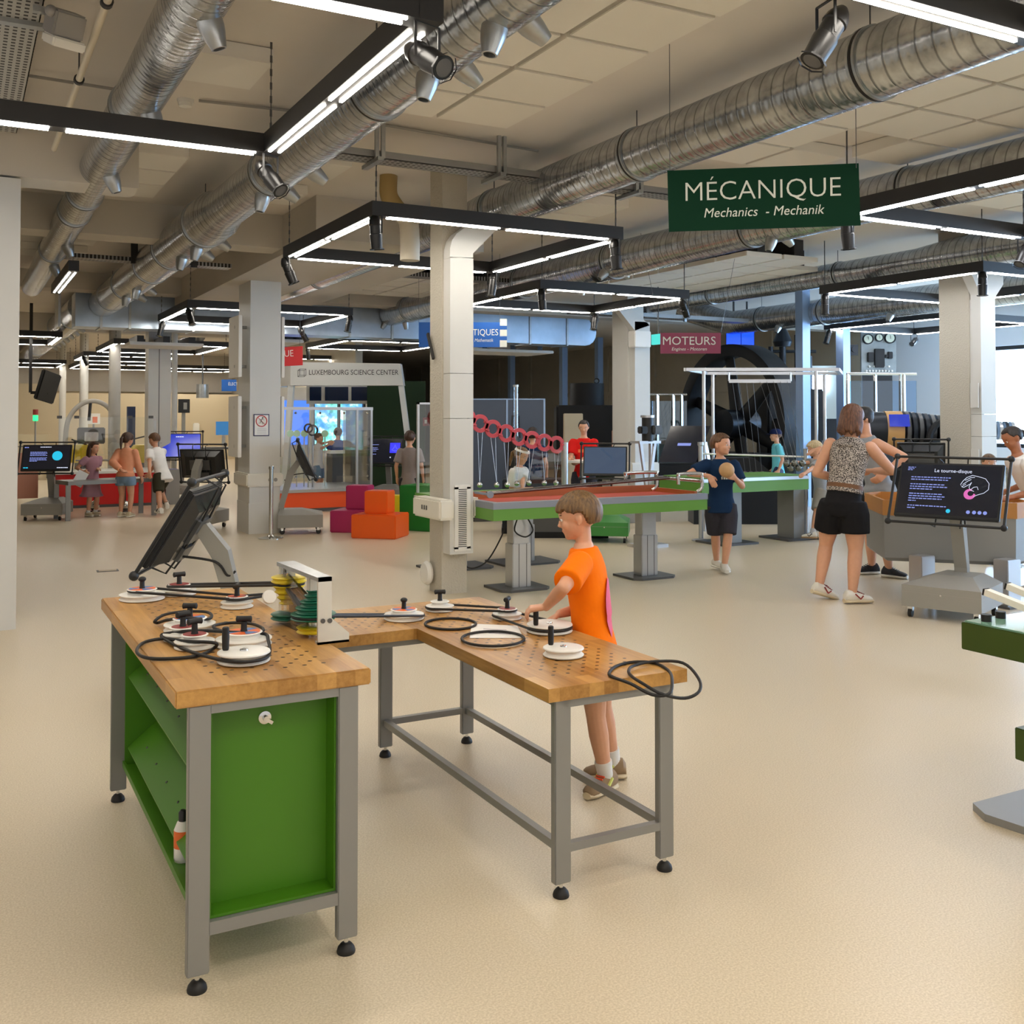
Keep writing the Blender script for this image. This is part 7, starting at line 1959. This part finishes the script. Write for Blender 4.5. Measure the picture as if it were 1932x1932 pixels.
person('boy in white T-shirt and dark green shorts leaning on the grey table', b11, -RT * .75 + FW * .5, 1.36, False, 'skin', 'hair_brown', 'shirt_white', 'shorts_olive', ('shoe_white', 'sole_white', 'black', 'black'), lean=24, hy=-4, hp=-6,
    LW=ond(282, 904, 16.2), LE=(-.4, -.6, -1), RW=ond(280, 895, 16.6), LA=ond(302, 962, 16.3), RA=ond(314, 950, 16.7), lf=10, rf=(30, -30), voxel=.010, sleeve=.7, hair_style=dict(front=18, side=0, back=-40), hem=-.10, short_len=.95)
# ---- others
b12 = ond(773, 900, 15.6); b12.z = 0
person('boy in grey T-shirt seen from behind next to the green block', b12, FW + RT * .15, 1.37, False, 'skin', 'hair_dkbrown', 'shirt_taupe', 'black', ('shoe_white', 'sole_white'), voxel=.010, sleeve=.8, hair_style=dict(front=25, side=0, back=-42), hem=-.10, lean=-1)
b13 = ond(1102, 900, 15.2); b13.z = 0
person('girl in red T-shirt looking down at the round table', b13, -FW - RT * .15, 1.50, True, 'skin', 'hair_dark', 'shirt_red', 'cloth_char', ('shoe_white', 'sole_white'), hp=-14, lean=3, LW=ond(1092, 872, 14.9), RW=ond(1078, 868, 14.9), LE=(-.3, -.6, -1), RE=(.3, -.6, -1), voxel=.010, sleeve=.7, hair_style=dict(kind='pony', front=34, side=-10, back=-50), hem=-.06,
    extra=lambda t, Wm, sp, x, g, Hm, hh, P: obj('chest_print', B().slab([sp(.20 * 1.5, -.075, .118), sp(.20 * 1.5, .075, .118), sp(.23 * 1.5, .075, .112), sp(.23 * 1.5, -.075, .112)], (0, .004, 0)), 'orange_sticker', t))
b14 = ond(972, 900, 11.9); b14.z = 0
person('girl in white T-shirt with cream headband behind the pendulum balls', b14, RT * .75 - FW * .45, 1.24, False, 'skin', 'hair_blond', 'shirt_white', 'cloth_grey', ('shoe_white', 'sole_white'), hp=-18, lean=8, LW=ond(985, 925, 11.6), RW=ond(995, 922, 11.8), voxel=.009, sleeve=.8, hair_style=dict(kind='pony', front=38, side=-10, back=-50), hem=-.08,
    extra=lambda t, Wm, sp, x, g, Hm, hh, P: obj('headband', B().loft([(P((0, -.02, .27)), Hm.to_3x3() @ V((.42, 0, .0)) * hh, Hm.to_3x3() @ V((0, .49, .02)) * hh), (P((0, -.02, .38)), Hm.to_3x3() @ V((.38, 0, 0)) * hh, Hm.to_3x3() @ V((0, .45, .02)) * hh)], 28), 'cream_plastic', t, smooth=True))
b15 = ond(1005, 900, 15.6); b15.z = 0
person('dark-haired child in dark blue behind the pendulum bar', b15, FW, 1.42, False, 'skin', 'hair_dark', 'shirt_navy', 'cloth_char', ('shoe_white', 'sole_white'), voxel=.011, hair_style=dict(front=20, side=-10, back=-50))
b16 = ond(600, 900, 20.6); b16.z = 0
person('child in white shirt seen through the glass case', b16, RT - FW * .2, 1.25, False, 'skin', 'hair_dkbrown', 'shirt_white', 'denim', ('shoe_white', 'sole_white'), voxel=.011, LW=ond(622, 838, 20.5), RW=ond(620, 834, 20.7))
b17 = ond(637, 900, 20.8); b17.z = 0
person('child in blue shirt seen through the glass case', b17, FW, 1.36, False, 'skin', 'hair_dkbrown', 'shirt_blue', 'denim', ('shoe_white', 'sole_white'), voxel=.011, RW=ond(655, 835, 21.0))
# ---------------------------------------------------------------- bake remeshed bodies and lettering
def bake():
    dg = bpy.context.evaluated_depsgraph_get()
    for o in REMESH:
        me = bpy.data.meshes.new_from_object(o.evaluated_get(dg))
        for p in me.polygons: p.use_smooth = True
        o.modifiers.clear(); o.data = me
    for o in [o for o in COL.objects if o.type == 'FONT']:
        me = bpy.data.meshes.new_from_object(o.evaluated_get(dg)); nm = o.name
        n = bpy.data.objects.new('lettering', me); COL.objects.link(n); n.parent = o.parent
        n.location = o.location; n.rotation_euler = o.rotation_euler; n.scale = o.scale
        for k in o.keys():
            if k in ('label',): n[k] = o[k]
        bpy.data.objects.remove(o)
bake()
